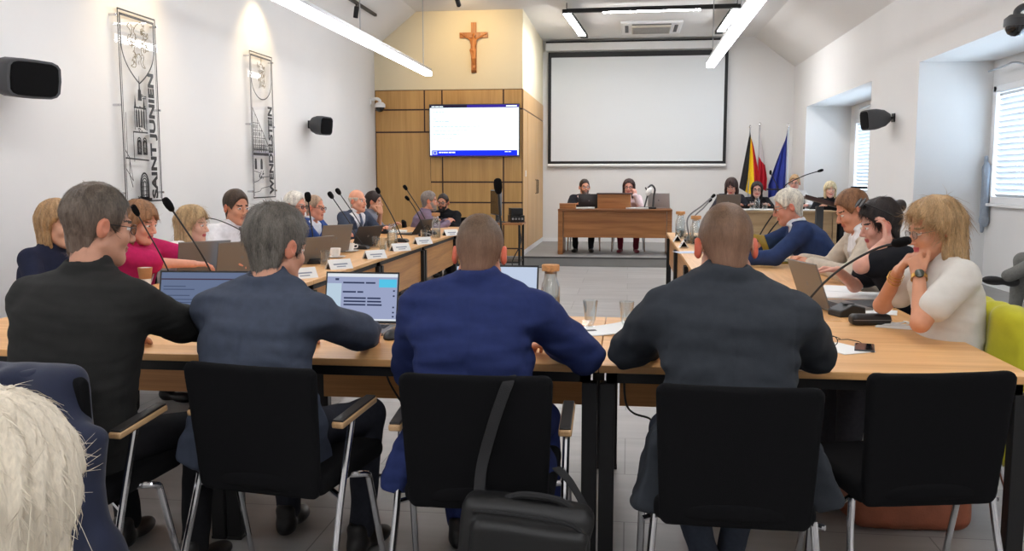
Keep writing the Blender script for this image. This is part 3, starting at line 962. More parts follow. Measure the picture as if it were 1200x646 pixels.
def floor_mat():
    m = bpy.data.materials.new('grey_floor_tiles'); m.use_nodes = True
    N = m.node_tree.nodes; L = m.node_tree.links; b = N['Principled BSDF']
    tc = N.new('ShaderNodeTexCoord'); mp = N.new('ShaderNodeMapping')
    L.new(tc.outputs['Object'], mp.inputs[0])
    br = N.new('ShaderNodeTexBrick'); br.offset = 0.5
    br.inputs['Scale'].default_value = 1.0; br.inputs['Brick Width'].default_value = 1.2; br.inputs['Row Height'].default_value = 0.6
    br.inputs['Mortar Size'].default_value = 0.003; br.inputs['Bias'].default_value = 0.0
    br.inputs['Color1'].default_value = lin((162, 160, 158)); br.inputs['Color2'].default_value = lin((172, 170, 168)); br.inputs['Mortar'].default_value = lin((126, 124, 122))
    L.new(mp.outputs[0], br.inputs['Vector'])
    nz = N.new('ShaderNodeTexNoise'); nz.inputs['Scale'].default_value = 3.0; nz.inputs['Detail'].default_value = 8
    mp2 = N.new('ShaderNodeMapping'); mp2.inputs['Scale'].default_value = (0.5, 2.5, 1)
    L.new(tc.outputs['Object'], mp2.inputs[0]); L.new(mp2.outputs[0], nz.inputs['Vector'])
    mx = N.new('ShaderNodeMixRGB'); mx.blend_type = 'OVERLAY'; mx.inputs[0].default_value = 0.3
    L.new(br.outputs['Color'], mx.inputs[1]); L.new(nz.outputs['Fac'], mx.inputs[2])
    L.new(mx.outputs[0], b.inputs['Base Color'])
    b.inputs['Roughness'].default_value = 0.38; b.inputs['Specular IOR Level'].default_value = 0.4
    return m
m_floor = floor_mat()
m_step = mat('podium_grey', (138, 137, 135), 0.5, var=0.05, vscale=4)
m_stepedge = mat('podium_edge_dark', (70, 70, 70), 0.5)

struct('floor', MB().b2((XL - 0.3, YF - 0.3, -0.2), (NX + 0.6, YB + 0.3, 0)), m_floor, smooth=0)
struct('podium_floor', MB().b2((XC - 0.6, 14.17, 0.001), (XR, YB, PZ)), m_step, smooth=0)
struct('trim_1', MB().b2((XC, 14.155, PZ - 0.022), (XR - 0.001, 14.195, PZ + 0.003)), m_stepedge, smooth=0)
struct('wall_left', MB().b2((XL - 0.3, YF, 0), (XL, YB + 0.3, ZW + 0.2)), m_wall, smooth=0)
struct('wall_back', MB().b2((XL - 0.3, YB, 0), (XR + 1.0, YB + 0.3, ZC + 0.3)), m_wall, smooth=0)
struct('wall_front', MB().b2((XL - 0.3, YF - 0.3, 0), (NX + 0.6, YF, ZC + 0.3)), m_wall, smooth=0)
NZ = 2.63
N1, N2 = (6.2, 10.2), (12.1, 16.35)            # the two window niches along the right wall
wr = MB()
wr.b2((XR, YF, 0), (NX + 0.25, N1[0], ZW + 0.2)).b2((XR, N1[1], 0), (NX + 0.25, N2[0], ZW + 0.2)).b2((XR, N2[1], 0), (NX + 0.25, YB, ZW + 0.2))
wr.b2((XR, N1[0], NZ), (NX + 0.25, N1[1], ZW + 0.2)).b2((XR, N2[0], NZ), (NX + 0.25, N2[1], ZW + 0.2))
W1, W2 = (6.9, 10.12, 1.14, 2.36), (12.7, 15.98, 1.1, 2.38)
for (a, b), (wa, wb_, za, zb) in ((N1, W1), (N2, W2)):
    wr.b2((NX, a, 0), (NX + 0.25, wa, NZ)).b2((NX, wb_, 0), (NX + 0.25, b, NZ))
    wr.b2((NX, wa, 0), (NX + 0.25, wb_, za)).b2((NX, wa, zb), (NX + 0.25, wb_, NZ))
struct('wall_right', wr, m_wall, smooth=0)
struct('niche_floor', MB().b2((XR - 0.001, N1[0], 0.0), (NX, N1[1], 0.27)), m_step, smooth=0)
bb = MB().b2((NX - 0.015, N1[0], 0.27), (NX, N1[1] - 0.015, 0.35)).b2((XR, N1[1] - 0.015, 0.27), (NX, N1[1], 0.35))
struct('baseboard_right', bb, m_white, smooth=0)
struct('baseboard_back', MB().b2((XC, YB - 0.012, PZ), (XR, YB, PZ + 0.07)), m_white, smooth=0)
struct('baseboard_left', MB().b2((XL, YF, 0), (XL + 0.012, YC, 0.07)), m_white, smooth=0)
# ceiling: flat in the middle, sloping down to both long walls
cl = MB()
XA, XB_ = -3.38, 2.31
cl.prism([(XL - 0.3, ZW - 0.28 * 0.8), (XL, ZW), (XA, ZC), (XB_, ZC), (XR, ZW), (XR + 0.3, ZW - 0.22), (XR + 0.3, ZC + 0.3), (XL - 0.3, ZC + 0.3)], YB + 0.3 - YF, (0, YB + 0.3, 0), (1, 0, 0), (0, 0, 1))
struct('ceiling', cl, m_ceil, smooth=0)
# the wall over the cabinet, the spot's warm light tinted into its plaster
aw = MB()
aw.prism([(XL, 2.8), (XC, 2.8), (XC, ZC), (XA, ZC), (XL, ZW)], YB - YC, (0, YB, 0), (1, 0, 0), (0, 0, 1))
struct('wall_over_cabinet', aw, m_warmlit, smooth=0)

# windows with blinds
def window(n, Y0, Y1, z0, z1, mull):
    fr = MB(); t = 0.07
    for lo, hi in (((NX - 0.02, Y0, z0), (NX + 0.1, Y0 + t, z1)), ((NX - 0.02, Y1 - t, z0), (NX + 0.1, Y1, z1)),
                   ((NX - 0.02, Y0, z0), (NX + 0.1, Y1, z0 + t)), ((NX - 0.02, Y0, z1 - t), (NX + 0.1, Y1, z1))):
        fr.b2(lo, hi)
    for q in mull:
        fr.b2((NX - 0.015, q - 0.06, z0), (NX + 0.1, q + 0.06, z1))
    w = tag(fr.build('window_%d' % n, m_white, None, bevel=0.006), kind='structure')
    g = MB().b2((NX + 0.06, Y0 + 0.03, z0 + 0.03), (NX + 0.066, Y1 - 0.03, z1 - 0.03)).build('pane', m_pane, w, smooth=0)
    sill = MB().b2((NX - 0.06, Y0 - 0.05, z0 - 0.03), (NX + 0.05, Y1 + 0.05, z0 + 0.001)).build('window_sill', m_white, w, bevel=0.005)
    edges = [Y0 + t] + [v for q in mull for v in (q - 0.06, q + 0.06)] + [Y1 - t]
    m_bl = mat('blind_slat', (214, 220, 226), 0.5)
    for i in range(0, len(edges), 2):
        a, b = edges[i] + 0.03, edges[i + 1] - 0.03
        bl = MB(); z = z1 - t - 0.03
        bl.b2((NX + 0.005, a, z - 0.01), (NX + 0.045, b, z + 0.02))
        while z > z0 + t + 0.04:
            z -= 0.058
            bl.box((NX + 0.025, (a + b) / 2, z), (0.062, b - a, 0.003), roty(0.82))
        bd = bl.build('blind', m_bl, w, smooth=0)
    return w
window(1, *W1[:2], *W1[2:], [8.5])
window(2, *W2[:2], *W2[2:], [14.3])

# ================================================================== lights
m_led = emitter('led_diffuser', (250, 251, 255), LED_STRENGTH)
m_led2 = emitter('led_diffuser_small', (252, 252, 255), 78.0)
def led_bar(x, y0, y1, label):
    z = 2.85
    r = empty('pendant_light', (x, (y0 + y1) / 2, z), 0, label, 'ceiling light', 'long pendant light bars')
    h = (y1 - y0) / 2
    MB().b2((-0.05, -h, 0.022), (0.05, h, 0.06)).b2((-0.05, -h - 0.004, -0.03), (0.05, -h, 0.06)).b2((-0.05, h, -0.03), (0.05, h + 0.004, 0.06)).build('housing', m_alu, r)
    MB().b2((-0.0465, -h, -0.034), (0.0465, h, 0.0215)).build('diffuser', m_led, r, smooth=0)
    for k in range(5):
        yy = h - 0.3 - k * 2.9
        zc = ZC if XA < x < XB_ else ZW + (x - XL) * (ZC - ZW) / (XA - XL)
        MB().tube([(0, yy, 0.07), (0, yy, zc - z)], 0.006, 6).build('suspension_wire', m_alu, r)
led_bar(-2.79, -1.5, 12.45, 'long white pendant light bar hanging above the left-hand table row')
led_bar(1.02, -1.5, 12.0, 'long white pendant light bar hanging above the right-hand table row')

# the three-sided light under the ceiling near the projection screen
r = empty('ceiling_light', (0.3, 14.3, 3.9), 0, 'three-sided black ceiling light with lit tubes in front of the projection screen', 'ceiling light')
def bar_between(p, q, lit, root, w=0.07):
    p = np.asarray(p, float); q = np.asarray(q, float)
    d = unit(q - p); a = unit(np.cross(d, (0, 0, 1.0))); R_ = np.stack([a, d, np.cross(a, d)], 1)
    ln = np.linalg.norm(q - p)
    MB().box((p + q) / 2, (w, ln, 0.06), R_).build('profile', m_black, root, bevel=0.004)
    for t0, t1 in lit:
        c = p + (q - p) * (t0 + t1) / 2 - np.array([0, 0, 0.034])
        MB().box(c, (w * 0.86, ln * (t1 - t0), 0.016), R_).build('tube', m_led2, root, bevel=0.004)
def rel(px, py, z=3.9):
    return atZ(px, py, z) - np.array([0.3, 14.3, 3.9])
pa, pb, pc, pd = rel(664, 13), rel(864, 7), rel(685, 43), rel(842, 38)
bar_between(pa, pb, [(0.22, 0.79)], r); bar_between(pa, pc, [(0.02, 0.86)], r, 0.13); bar_between(pb, pd, [(0.05, 0.85)], r, 0.13)
for p in (pa, pb, pc, pd):
    MB().tube([p + np.array([0, 0, 0.03]), (p[0], p[1], ZC - 3.9)], 0.006, 6).build('suspension_wire', m_black, r)

# spot track on the left-hand slope, with spots washing both coats of arms
def spot(name, label, loc, target, power, col=(1.0, 0.74, 0.40), size=38, group=None):
    loc = np.asarray(loc, float); d = unit(np.asarray(target, float) - loc)
    r = empty(name, loc, 0, label, 'spotlight', group)
    R_ = np.stack([unit(np.cross(d, (0.1, 0.2, 1.0))), np.zeros(3), d], 1); R_[:, 1] = np.cross(R_[:, 2], R_[:, 0])
    MB().lathe([(0.0, -0.075), (0.03, -0.075), (0.034, -0.07), (0.034, 0.075), (0.029, 0.075), (0.027, 0.05), (0, 0.05)], (0, 0, 0), 18, R_, caps=False).build('lamp_head', m_black, r)
    MB().tube([(0, 0, 0), (0, 0, 0.12)], 0.008, 8).build('stem', m_black, r)
    ld = bpy.data.lights.new('lamp', 'SPOT'); ld.energy = power; ld.color = col; ld.spot_size = math.radians(size); ld.spot_blend = 0.85; ld.shadow_soft_size = 0.025
    lo = bpy.data.objects.new('lamp', ld); COL.objects.link(lo); lo.parent = r
    lo.location = tuple(d * 0.08)
    lo.rotation_euler = Vector(d).to_track_quat('-Z', 'Y').to_euler()
    return r
tr = MB().b2((-3.69, 5.0, 3.725), (-3.652, 12.95, 3.762)).build('light_track', m_black, None)
tag(tr, 'black lighting track fixed along the left ceiling slope', 'light track')
spot('spotlight', 'black spotlight on the track above the lion shield poster', (-3.67, 7.08, 3.62), (XL, 7.08, 2.25), SPOT_POWER * 1.3, size=92, group=None)
spot('spotlight', 'black spotlight on the track above the rounded shield poster', (-3.67, 9.60, 3.62), (XL, 9.60, 2.25), SPOT_POWER * 1.3, size=92)
spot('spotlight', 'black spotlight at the far end of the track, nearest the cabinet', (-3.67, 12.0, 3.62), (-3.9, 12.0, 2.0), 6.0, size=60)
spot('spotlight', 'black ceiling spotlight aimed at the crucifix', (-2.45, 12.9, 3.89), (-2.45, YC, 3.3), SPOT_POWER * 1.25, size=104)
# added fill: an unseen, made-up panel lighting the room from behind the camera
r = empty('ceiling_panel_light', (-0.7, -1.2, ZC - 0.03), 0, 'added square fill light panel, unseen on the ceiling behind the camera', 'ceiling light')
MB().b2((-0.9, -0.9, -0.02), (0.9, 0.9, 0.02)).build('frame', m_white, r, bevel=0.004)
MB().b2((-0.86, -0.86, -0.026), (0.86, 0.86, -0.0201)).build('diffuser', emitter('fill_diffuser', (252, 252, 255), 8.0), r, smooth=0)

# ================================================================== built-in cabinet and what hangs on it
def zc_(y): return float(atY(560, y, YC)[2])
r = empty('built_in_cabinet', ((XL + XC) / 2, YC, 0), 0, 'oak-clad built-in cabinet filling the back left corner below the crucifix', 'cabinet')
ox = (XL + XC) / 2
MB().b2((XL - ox + 0.003, 0.004, 0), (XC - ox - 0.004, YB - YC - 0.004, 2.797)).build('carcass', m_oakh, r, smooth=0)
vx = [XL + 0.003, -3.262, -2.975, -1.985, XC]
zs = [0.0, zc_(291), zc_(237.5), zc_(213.5), 2.42, 2.797]
zs = [0.0, zc_(291), zc_(237.5), zc_(213.5), zc_(128), 2.797]
def panel(x0, x1, z0, z1, name='front_panel', m=None):
    g = 0.012
    return MB().b2((x0 - ox + g, -0.014, z0 + g), (x1 - ox - g, 0.004, z1 - g)).build(name, m or m_oak, r, bevel=0.002)
strip = MB().b2((XL - ox + 0.006, 0.0005, 0), (XC - ox - 0.001, 0.0039, 2.795))
strip.build('recess_strip', m_strip, r, smooth=0)
panel(vx[0], vx[1], zs[4], zs[5]); panel(vx[0], vx[1], 2.13, zs[4])
for i in (1, 2, 3):
    panel(vx[i], vx[i + 1], zs[4], zs[5])
panel(vx[1] + 0.0, vx[2], 2.13, zs[4])
dr = MB().b2((XL - ox + 0.02, -0.014, 0.02), (-3.262 - ox + 0.09, 0.004, 2.118)).build('door', m_oak, r, bevel=0.003)
MB().tube([(-3.30 - ox, -0.02, 0.98), (-3.30 - ox, -0.05, 0.98), (-3.30 - ox, -0.05, 1.1), (-3.30 - ox, -0.02, 1.1)], 0.008, 8).build('handle', m_alu, dr)
MB().b2((-3.165 - ox, -0.014, 0.02), (-2.985 - ox, 0.004, zs[3] - 0.012)).b2((-3.165 - ox, -0.014, zs[3] + 0.012), (-2.985 - ox, 0.004, 2.118)).build('front_panel', m_oak, r, bevel=0.002)
for i in (2, 3):
    for a, b in zip(zs[:-2], zs[1:-1]):
        panel(vx[i], vx[i + 1], a, b)
# the side towards the podium: two tall doors and the shelf band over them
sx = XC - ox - 0.004
MB().b2((sx, 0.01, zc_(128) + 0.01), (sx + 0.016, YB - YC - 0.01, 2.79)).build('side_panel', m_oakh, r, bevel=0.002)
MB().b2((sx, 0.01, 0.17), (sx + 0.016, 0.62, zc_(128) - 0.012)).build('side_panel', m_oakh, r, bevel=0.002)
MB().b2((sx, 0.0, zc_(128) - 0.012), (sx + 0.006, YB - YC - 0.01, zc_(128) + 0.01)).build('recess_strip', m_strip, r, smooth=0)
for y0, y1, hy in ((0.64, 1.96, 1.84), (1.98, 3.3, 2.1)):
    d = MB().b2((sx, y0, 0.24), (sx + 0.018, y1, zc_(128) - 0.012)).build('door', m_oakh, r, bevel=0.003)
    MB().tube([(sx + 0.016, hy, 1.12), (sx + 0.045, hy, 1.12), (sx + 0.045, hy, 1.36), (sx + 0.016, hy, 1.36)], 0.008, 8).build('handle', m_black, d)
for z in (zs[1], zs[2], zs[3]):
    MB().b2((sx, -0.012, z - 0.011), (sx + 0.008, 0.3, z + 0.011)).build('recess_strip', m_strip, r, smooth=0)
MB().b2((sx, 0.05, 0.155), (sx + 0.02, YB - YC - 0.05, 0.235)).build('plinth', m_white, r, smooth=0)
ls = MB().b2((sx + 0.0165, 0.28, 1.42), (sx + 0.026, 0.36, 1.52)).build('light_switch', m_white, None, bevel=0.003, loc=(ox, YC, 0))
tag(ls, 'small white light switch on the podium side of the oak cabinet', 'light switch')

# television
tx0, tx1, tz0, tz1 = -3.165, -1.715, 1.73, 2.56
r = empty('television', ((tx0 + tx1) / 2, YC - 0.09, tz0), 0, 'large flat television with a white slide and blue footer on the oak cabinet', 'television')
hw, hh = (tx1 - tx0) / 2, tz1 - tz0
MB().b2((-hw, -0.02, 0), (hw, 0.03, hh)).build('housing', m_grey, r, bevel=0.006)
MB().b2((-0.3, 0.03, 0.2), (0.3, 0.0755, hh - 0.2)).build('wall_bracket', m_black, r)
sc_ = MB()
y0 = -0.0215
sc_.b2((-hw + 0.014, y0, 0.014), (hw - 0.014, -0.0195, hh - 0.014), 0)
W_, Hh = 2 * hw - 0.028, hh - 0.028
def sr(u0, u1, v0, v1, m, d=1):
    sc_.b2((-hw + 0.014 + u0 * W_, y0 - 0.0008 * d, 0.014 + v0 * Hh), (-hw + 0.014 + u1 * W_, y0 - 0.0008 * (d - 1), 0.014 + v1 * Hh), m)
sr(0, 0.42, 0.945, 1, 1); sr(0.42, 1.0, 0.945, 1, 2); sr(0.02, 0.985, 0.0, 0.115, 3); sr(0, 1, 0, 0.018, 2, 2)
sr(0.86, 0.98, 0.962, 0.985, 0, 2); sr(0.02, 0.055, 0.962, 0.978, 0, 2); sr(0.06, 0.105, 0.962, 0.978, 0, 2); sr(0.11, 0.15, 0.962, 0.978, 0, 2)
sr(0.03, 0.08, 0.03, 0.10, 4, 2); sr(0.045, 0.065, 0.045, 0.085, 3, 3)
for u, v in ((0.10, 0.125), (0.13, 0.15), (0.155, 0.18), (0.185, 0.20), (0.21, 0.245), (0.25, 0.285)):
    sr(u, v, 0.06, 0.085, 0, 2)
sr(0.845, 0.88, 0.078, 0.092, 0, 2); sr(0.885, 0.915, 0.078, 0.092, 0, 2)
rg = random.Random(3)
for row, (v, ends) in enumerate(((0.86, 0.16), (0.73, 0.09), (0.67, 0.22), (0.575, 0.58), (0.495, 0.42), (0.425, 0.33), (0.33, 0.26))):
    u = 0.035
    while u < ends:
        w = rg.uniform(0.012, 0.05); sr(u, min(u + w, ends), v, v + 0.014, 5); u += w + 0.008
m_tvw = emitter('tv_white', (236, 249, 255), 1.5)
sc_.build('screen', [m_tvw, emitter('tv_dark_bar', (50, 44, 70), 0.8), emitter('tv_violet_bar', (66, 50, 168), 0.9), emitter('tv_blue_bar', (26, 44, 214), 1.6),
                     emitter('tv_emblem', (190, 205, 235), 1.0), emitter('tv_text', (176, 194, 204), 1.2)], r, smooth=0)

# crucifix
r = empty('crucifix', (-2.455, YC - 0.03, 3.05), 0, 'carved wooden crucifix on the wall above the television', 'crucifix')
m_cr = wood('crucifix_wood', (190, 120, 52), (150, 86, 34), axis=2, scale=2)
m_crf = wood('carved_figure_wood', (206, 132, 62), (160, 92, 40), axis=2, scale=2)
MB().b2((-0.042, 0.0, 0), (0.042, 0.028, 0.78)).build('upright_beam', m_cr, r, bevel=0.004)
MB().b2((-0.225, -0.004, 0.54), (0.225, 0.024, 0.625)).build('cross_beam', m_cr, r, bevel=0.004)
F = Field((-0.24, -0.11, 0.0), (0.24, 0.03, 0.66), 0.0045)
def cc(a, b, ra, rb=None, k=0.012): F.apply(cap(a, b, ra, rb), k)
F.apply(ell((0.012, -0.045, 0.575), (0.026, 0.028, 0.034)), 0.008)
cc((0.006, -0.035, 0.55), (0.0, -0.035, 0.52), 0.014); F.apply(ell((0.0, -0.036, 0.475), (0.052, 0.028, 0.065)), 0.015)
F.apply(ell((-0.006, -0.036, 0.40), (0.038, 0.026, 0.05)), 0.02); F.apply(ell((-0.008, -0.04, 0.345), (0.05, 0.034, 0.04)), 0.012)
for s_ in (1, -1):
    cc((s_ * 0.045, -0.034, 0.51), (s_ * 0.105, -0.03, 0.545), 0.015, 0.012); cc((s_ * 0.105, -0.03, 0.545), (s_ * 0.19, -0.012, 0.60), 0.012, 0.008)
    cc((s_ * 0.19, -0.012, 0.6), (s_ * 0.207, -0.01, 0.607), 0.012, 0.01)
    cc((s_ * 0.024 - 0.005, -0.042, 0.34), (s_ * 0.018 + 0.005, -0.064, 0.215), 0.024, 0.018); cc((s_ * 0.018 + 0.005, -0.064, 0.215), (s_ * 0.008 + 0.01, -0.03, 0.10), 0.017, 0.011)
    cc((s_ * 0.008 + 0.01, -0.03, 0.1), (s_ * 0.008 + 0.01, -0.045, 0.065), 0.013, 0.01)
V, Q = F.net()
np_mesh('carved_figure', V, Q, m_crf, r, None, 1)
MB().b2((-0.028, -0.05, 0.03), (0.045, 0.0, 0.055)).build('foot_rest', m_cr, r, bevel=0.004)

# cameras
def dome(loc, label, wall, m_body, m_dome, rz, s=1.0):
    r = empty('security_camera', loc, rz, label, 'security camera')
    MB().b2((-0.05 * s, -0.01, -0.03 * s), (0.05 * s, 0.02, 0.09 * s)).build('mount_plate', m_body, r, bevel=0.006)
    MB().tube(spline([(0, 0.02, 0.05 * s), (0, 0.10 * s, 0.07 * s), (0, 0.15 * s, 0.04 * s), (0, 0.155 * s, 0.0)], 6), 0.026 * s, 12).build('arm', m_body, r)
    MB().lathe([(0.0, 0.01), (0.05, 0.01), (0.085, -0.02), (0.088, -0.075), (0, -0.075)], (0, 0.155 * s, 0), 24, np.eye(3) * s, caps=False).build('housing', m_body, r)
    MB().lathe([(0.076, -0.075), (0.074, -0.1), (0.058, -0.13), (0.03, -0.148), (0.0, -0.152)], (0, 0.155 * s, 0), 24, np.eye(3) * s, caps=False).build('dome', m_dome, r)
    return r
m_domeb = mat('smoked_dome', (26, 24, 26), 0.12, coat=0.5)
p = atY(452, 126, YC - 0.2)
dome((XL, YC - 0.22, p[2] + 0.07), 'white dome security camera on the wall beside the oak cabinet', 'left', m_white, m_domeb, -math.pi / 2, 0.95)
p = atX(1192, 22, XR - 0.15)
dome((XR, p[1], p[2] + 0.02), 'dark dome security camera above the near window niche', 'right', m_grey, m_domeb, math.pi / 2, 1.0)

# loudspeakers
def speaker(loc, rz, label, w=0.2, h=0.17, d=0.26, tilt=-0.12):
    r = empty('wall_speaker', loc, rz, label, 'loudspeaker', None)
    MB().b2((-0.04, 0, -0.05), (0.04, 0.02, 0.05)).tube([(0, 0.01, 0), (0, 0.09, 0)], 0.014, 10).build('wall_bracket', m_black, r, bevel=0.003)
    R_ = rotx(tilt)
    b_ = MB(); O = np.array([0, 0.07, 0])
    prof = [(-0.45, 0.55), (0.45, 0.55), (0.5, 1.0), (-0.5, 1.0)]
    secs = [(0.0, 0.28, 0.4), (0.25, 0.42, 0.8), (0.6, 0.5, 1.0), (0.95, 0.5, 0.98), (1.0, 0.48, 0.95)]
    V = []; n = 16
    for t, sx_, sz in secs:
        for j in range(n):
            a = 2 * math.pi * j / n
            ca, sa = math.cos(a), math.sin(a)
            px = math.copysign(abs(ca) ** 0.45, ca) * sx_ * w; pz = math.copysign(abs(sa) ** 0.45, sa) * 0.5 * sz * h
            V.append(O + R_ @ np.array([px, t * d, pz]))
    Fc = [tuple(range(n))] + [tuple((len(secs) - 1) * n + j for j in range(n))]
    for i in range(len(secs) - 1):
        Fc += [(i * n + j, i * n + (j + 1) % n, (i + 1) * n + (j + 1) % n, (i + 1) * n + j) for j in range(n)]
    b_.add(V, Fc); b_.build('cabinet', m_grey, r, smooth=50)
    g_ = MB(); V = []
    for t, f in ((1.0, 0.9), (1.03, 0.86)):
        for j in range(n):
            a = 2 * math.pi * j / n; ca, sa = math.cos(a), math.sin(a)
            V.append(O + R_ @ np.array([math.copysign(abs(ca) ** 0.4, ca) * 0.48 * w * f, t * d, math.copysign(abs(sa) ** 0.4, sa) * 0.475 * h * f]))
    g_.add(V, [tuple(range(n)), tuple(range(n, 2 * n))] + [(j, (j + 1) % n, n + (j + 1) % n, n + j) for j in range(n)])
    g_.build('grille', m_foam, r)
    return r
p = atX(0, 90, XL); speaker((XL, p[1], p[2]), -math.pi / 2 - 0.38, 'large black loudspeaker on the left wall nearest the camera', 0.38, 0.25, 0.30)
p = atX(362, 146, XL); speaker((XL, p[1], p[2]), -math.pi / 2 - 0.5, 'small black loudspeaker on the left wall beside the farther poster', 0.22, 0.24, 0.26)
p = atX(1048, 138, XR); speaker((XR, p[1], p[2]), math.pi / 2 + 0.15, 'black loudspeaker on the wall between the two window niches', 0.26, 0.24, 0.28)

# the two clear wall panels with coats of arms
def poster(Y0, Y1, z0, z1, label, word, kind):
    """Standing off the left wall; panel space: x along +Y, y up, out of the wall along +X."""
    w, h = Y1 - Y0, z1 - z0
    off = 0.045
    r = empty('wall_panel', (XL, Y0, z0), 0, label, 'wall panel')
    MB().b2((off, 0, 0), (off + 0.006, w, h)).build('clear_panel', m_acryl, r, smooth=0)
    for yy in (0.012, w - 0.012):
        for zz in (0.10, h / 2, h - 0.1):
            MB().tube([(0, yy, zz), (off + 0.016, yy, zz)], 0.010, 10).build('standoff', m_chrome, r)
    T = 0.0015; xf = off + 0.0062
    def P(u, v): return (xf, u, v)
    def line(mb, pts, wd, closed=False):
        n = len(pts)
        for i in range(n if closed else n - 1):
            a = np.array(pts[i]); b = np.array(pts[(i + 1) % n]); d = b - a; ln = np.linalg.norm(d)
            if ln < 1e-6: continue
            t = np.array([-d[1], d[0]]) / ln * wd / 2; e = d / ln * wd * 0.3
            q = [a - t - e, b - t + e, b + t + e, a + t - e]
            mb.prism([tuple(k) for k in q], T, (xf, 0, 0), (0, 1, 0), (0, 0, 1))
    bd = MB(); e1, e2 = 0.045, 0.068
    line(bd, [(e1, 0.03), (w - 0.03, 0.03), (w - 0.03, h - 0.045), (e1, h - 0.045)], 0.013, True)
    bd.build('border_lines', m_ink, r, smooth=0)
    bd2 = MB(); line(bd2, [(e2, h - 0.075), (w - 0.055, h - 0.075)], 0.007); line(bd2, [(e2, 0.05), (e2, h - 0.075)], 0.006); line(bd2, [(w - 0.052, 0.05), (w - 0.052, h - 0.075)], 0.005); bd2.build('inner_border', m_ink, r, smooth=0)
    # shield
    s = MB(); cx = (e2 + w - 0.055) / 2; hw_ = (w - 0.055 - e2) / 2 - 0.006; zt = h - 0.085; sh_ = 0.52 if kind == 0 else 0.45
    def shield(k):
        pts = [(cx - hw_ * k, zt - (1 - k) * 0.1)]
        for t in np.linspace(0, 1, 18):
            if kind == 0:
                xx = -hw_ * k * (1 - t ** 2.4); zz = -(sh_ * k) * (0.35 + 0.65 * t)
            else:
                xx = -hw_ * k * math.cos(t * math.pi / 2); zz = -(sh_ * k) * (0.5 + 0.5 * math.sin(t * math.pi / 2))
            pts.append((cx + xx, zt + zz - (1 - k) * 0.1))
        return pts + [(2 * cx - x, z) for x, z in reversed(pts[:-1])]
    line(s, shield(1.0), 0.011, True)
    s.build('shield_outline', m_ink, r, smooth=0)
    m_fine = mat('fine_line_print', (120, 108, 78), 0.5)
    em = MB(); cz = zt - sh_ * 0.42
    if kind == 0:   # rampant lion in fine outline
        lion = [(0.02, .19), (.05, .2), (.075, .17), (.09, .185), (.085, .15), (.07, .13), (.045, .13), (.05, .10), (.09, .12), (.12, .10), (.135, .125), (.14, .09), (.105, .07), (.06, .06), (.055, .03), (.10, .03), (.13, .0), (.145, .02), (.14, -.02), (.10, -.01), (.05, -.005), (.045, -.05), (.075, -.08), (.06, -.13), (.09, -.165), (.05, -.16), (.03, -.12), (.04, -.085), (.0, -.06), (-.03, -.09), (-.07, -.1), (-.065, -.15), (-.10, -.17), (-.045, -.175), (-.03, -.12), (-.05, -.04), (-.04, .0), (-.09, -.01), (-.13, .02), (-.12, .07), (-.085, .08), (-.10, .12), (-.13, .14), (-.10, .17), (-.07, .14), (-.075, .09), (-.10, .055), (-.08, .02), (-.04, .03), (-.03, .08), (-.05, .12), (-.02, .16)]
        sp = [(cx + q[0] * 1.15, cz + q[1]) for q in spline([(a, b, 0) for a, b in lion], 3)]
        line(em, sp, 0.0055, True)
        rg = random.Random(5)
        for k in range(46):
            a = rg.choice(lion); x0, z0_ = a[0] * 0.8, a[1] * 0.85
            pts = [(cx + x0 * 1.15 + rg.uniform(-.02, .02), cz + z0_ + rg.uniform(-.02, .02))]
            for _ in range(3):
                pts.append((pts[-1][0] + rg.uniform(-.018, .018), pts[-1][1] + rg.uniform(-.018, .018)))
            line(em, pts, 0.0035)
    else:           # standing figure with a lance over waves
        for pts in ([(0, .2), (.012, .17), (0, .15), (-.012, .17), (0, .2)], [(0, .15), (0, .11)], [(-.05, .09), (-.03, .12), (.04, .11), (.07, .07), (.09, .1), (.1, .03), (.075, -.02), (.085, -.09)],
                    [(-.05, .09), (-.04, .03), (-.06, -.04), (-.05, -.12), (-.07, -.14)], [(-.02, .06), (.0, .0), (-.02, -.06), (-.02, -.13)], [(.02, .06), (.05, .0), (.03, -.07), (.06, -.12)],
                    [(-.10, .13), (-.08, .1), (-.05, .1)], [(-.11, .08), (-.09, .12), (-.08, .07)], [(.03, -.1), (.07, -.13), (.1, -.1)], [(.0, .03), (.05, .05), (.08, .02)]):
            line(em, [(cx + a * 1.0, cz + b) for a, b in [q[:2] for q in spline([(a, b, 0) for a, b in pts], 4)]], 0.006)
        rg = random.Random(8)
        for k in range(40):
            x0, z0_ = rg.uniform(-.07, .09), rg.uniform(-.13, .1)
            pts = [(cx + x0, cz + z0_)]
            for _ in range(3):
                pts.append((pts[-1][0] + rg.uniform(-.016, .016), pts[-1][1] + rg.uniform(-.022, .022)))
            line(em, pts, 0.003)
    em.build('coat_of_arms', m_fine, r, smooth=0)
    # drawing of the town
    dw = MB(); L0, R0 = e2 + 0.012, w - 0.20
    def poly(pts): dw.prism(pts, T, (xf, 0, 0), (0, 1, 0), (0, 0, 1))
    if kind == 0:
        tx = 0.32
        poly([(tx - .012, .93), (tx, 1.06), (tx + .012, .93)]); poly([(tx - .03, .86), (tx - .02, .95), (tx + .02, .95), (tx + .03, .86)])
        for k in (-.075, .06):
            poly([(tx + k - .014, .80), (tx + k, .90), (tx + k + .014, .80)])
        line(dw, [(tx - .09, .80), (tx + .09, .80)], .014); line(dw, [(tx - .09, .62), (tx - .09, .80)], .006); line(dw, [(tx + .09, .62), (tx + .09, .80)], .008)
        for k in (-.06, -.025, .015, .05):
            poly([(tx + k - .01, .64), (tx + k + .012, .64), (tx + k + .012, .77), (tx + k, .79), (tx + k - .01, .77)])
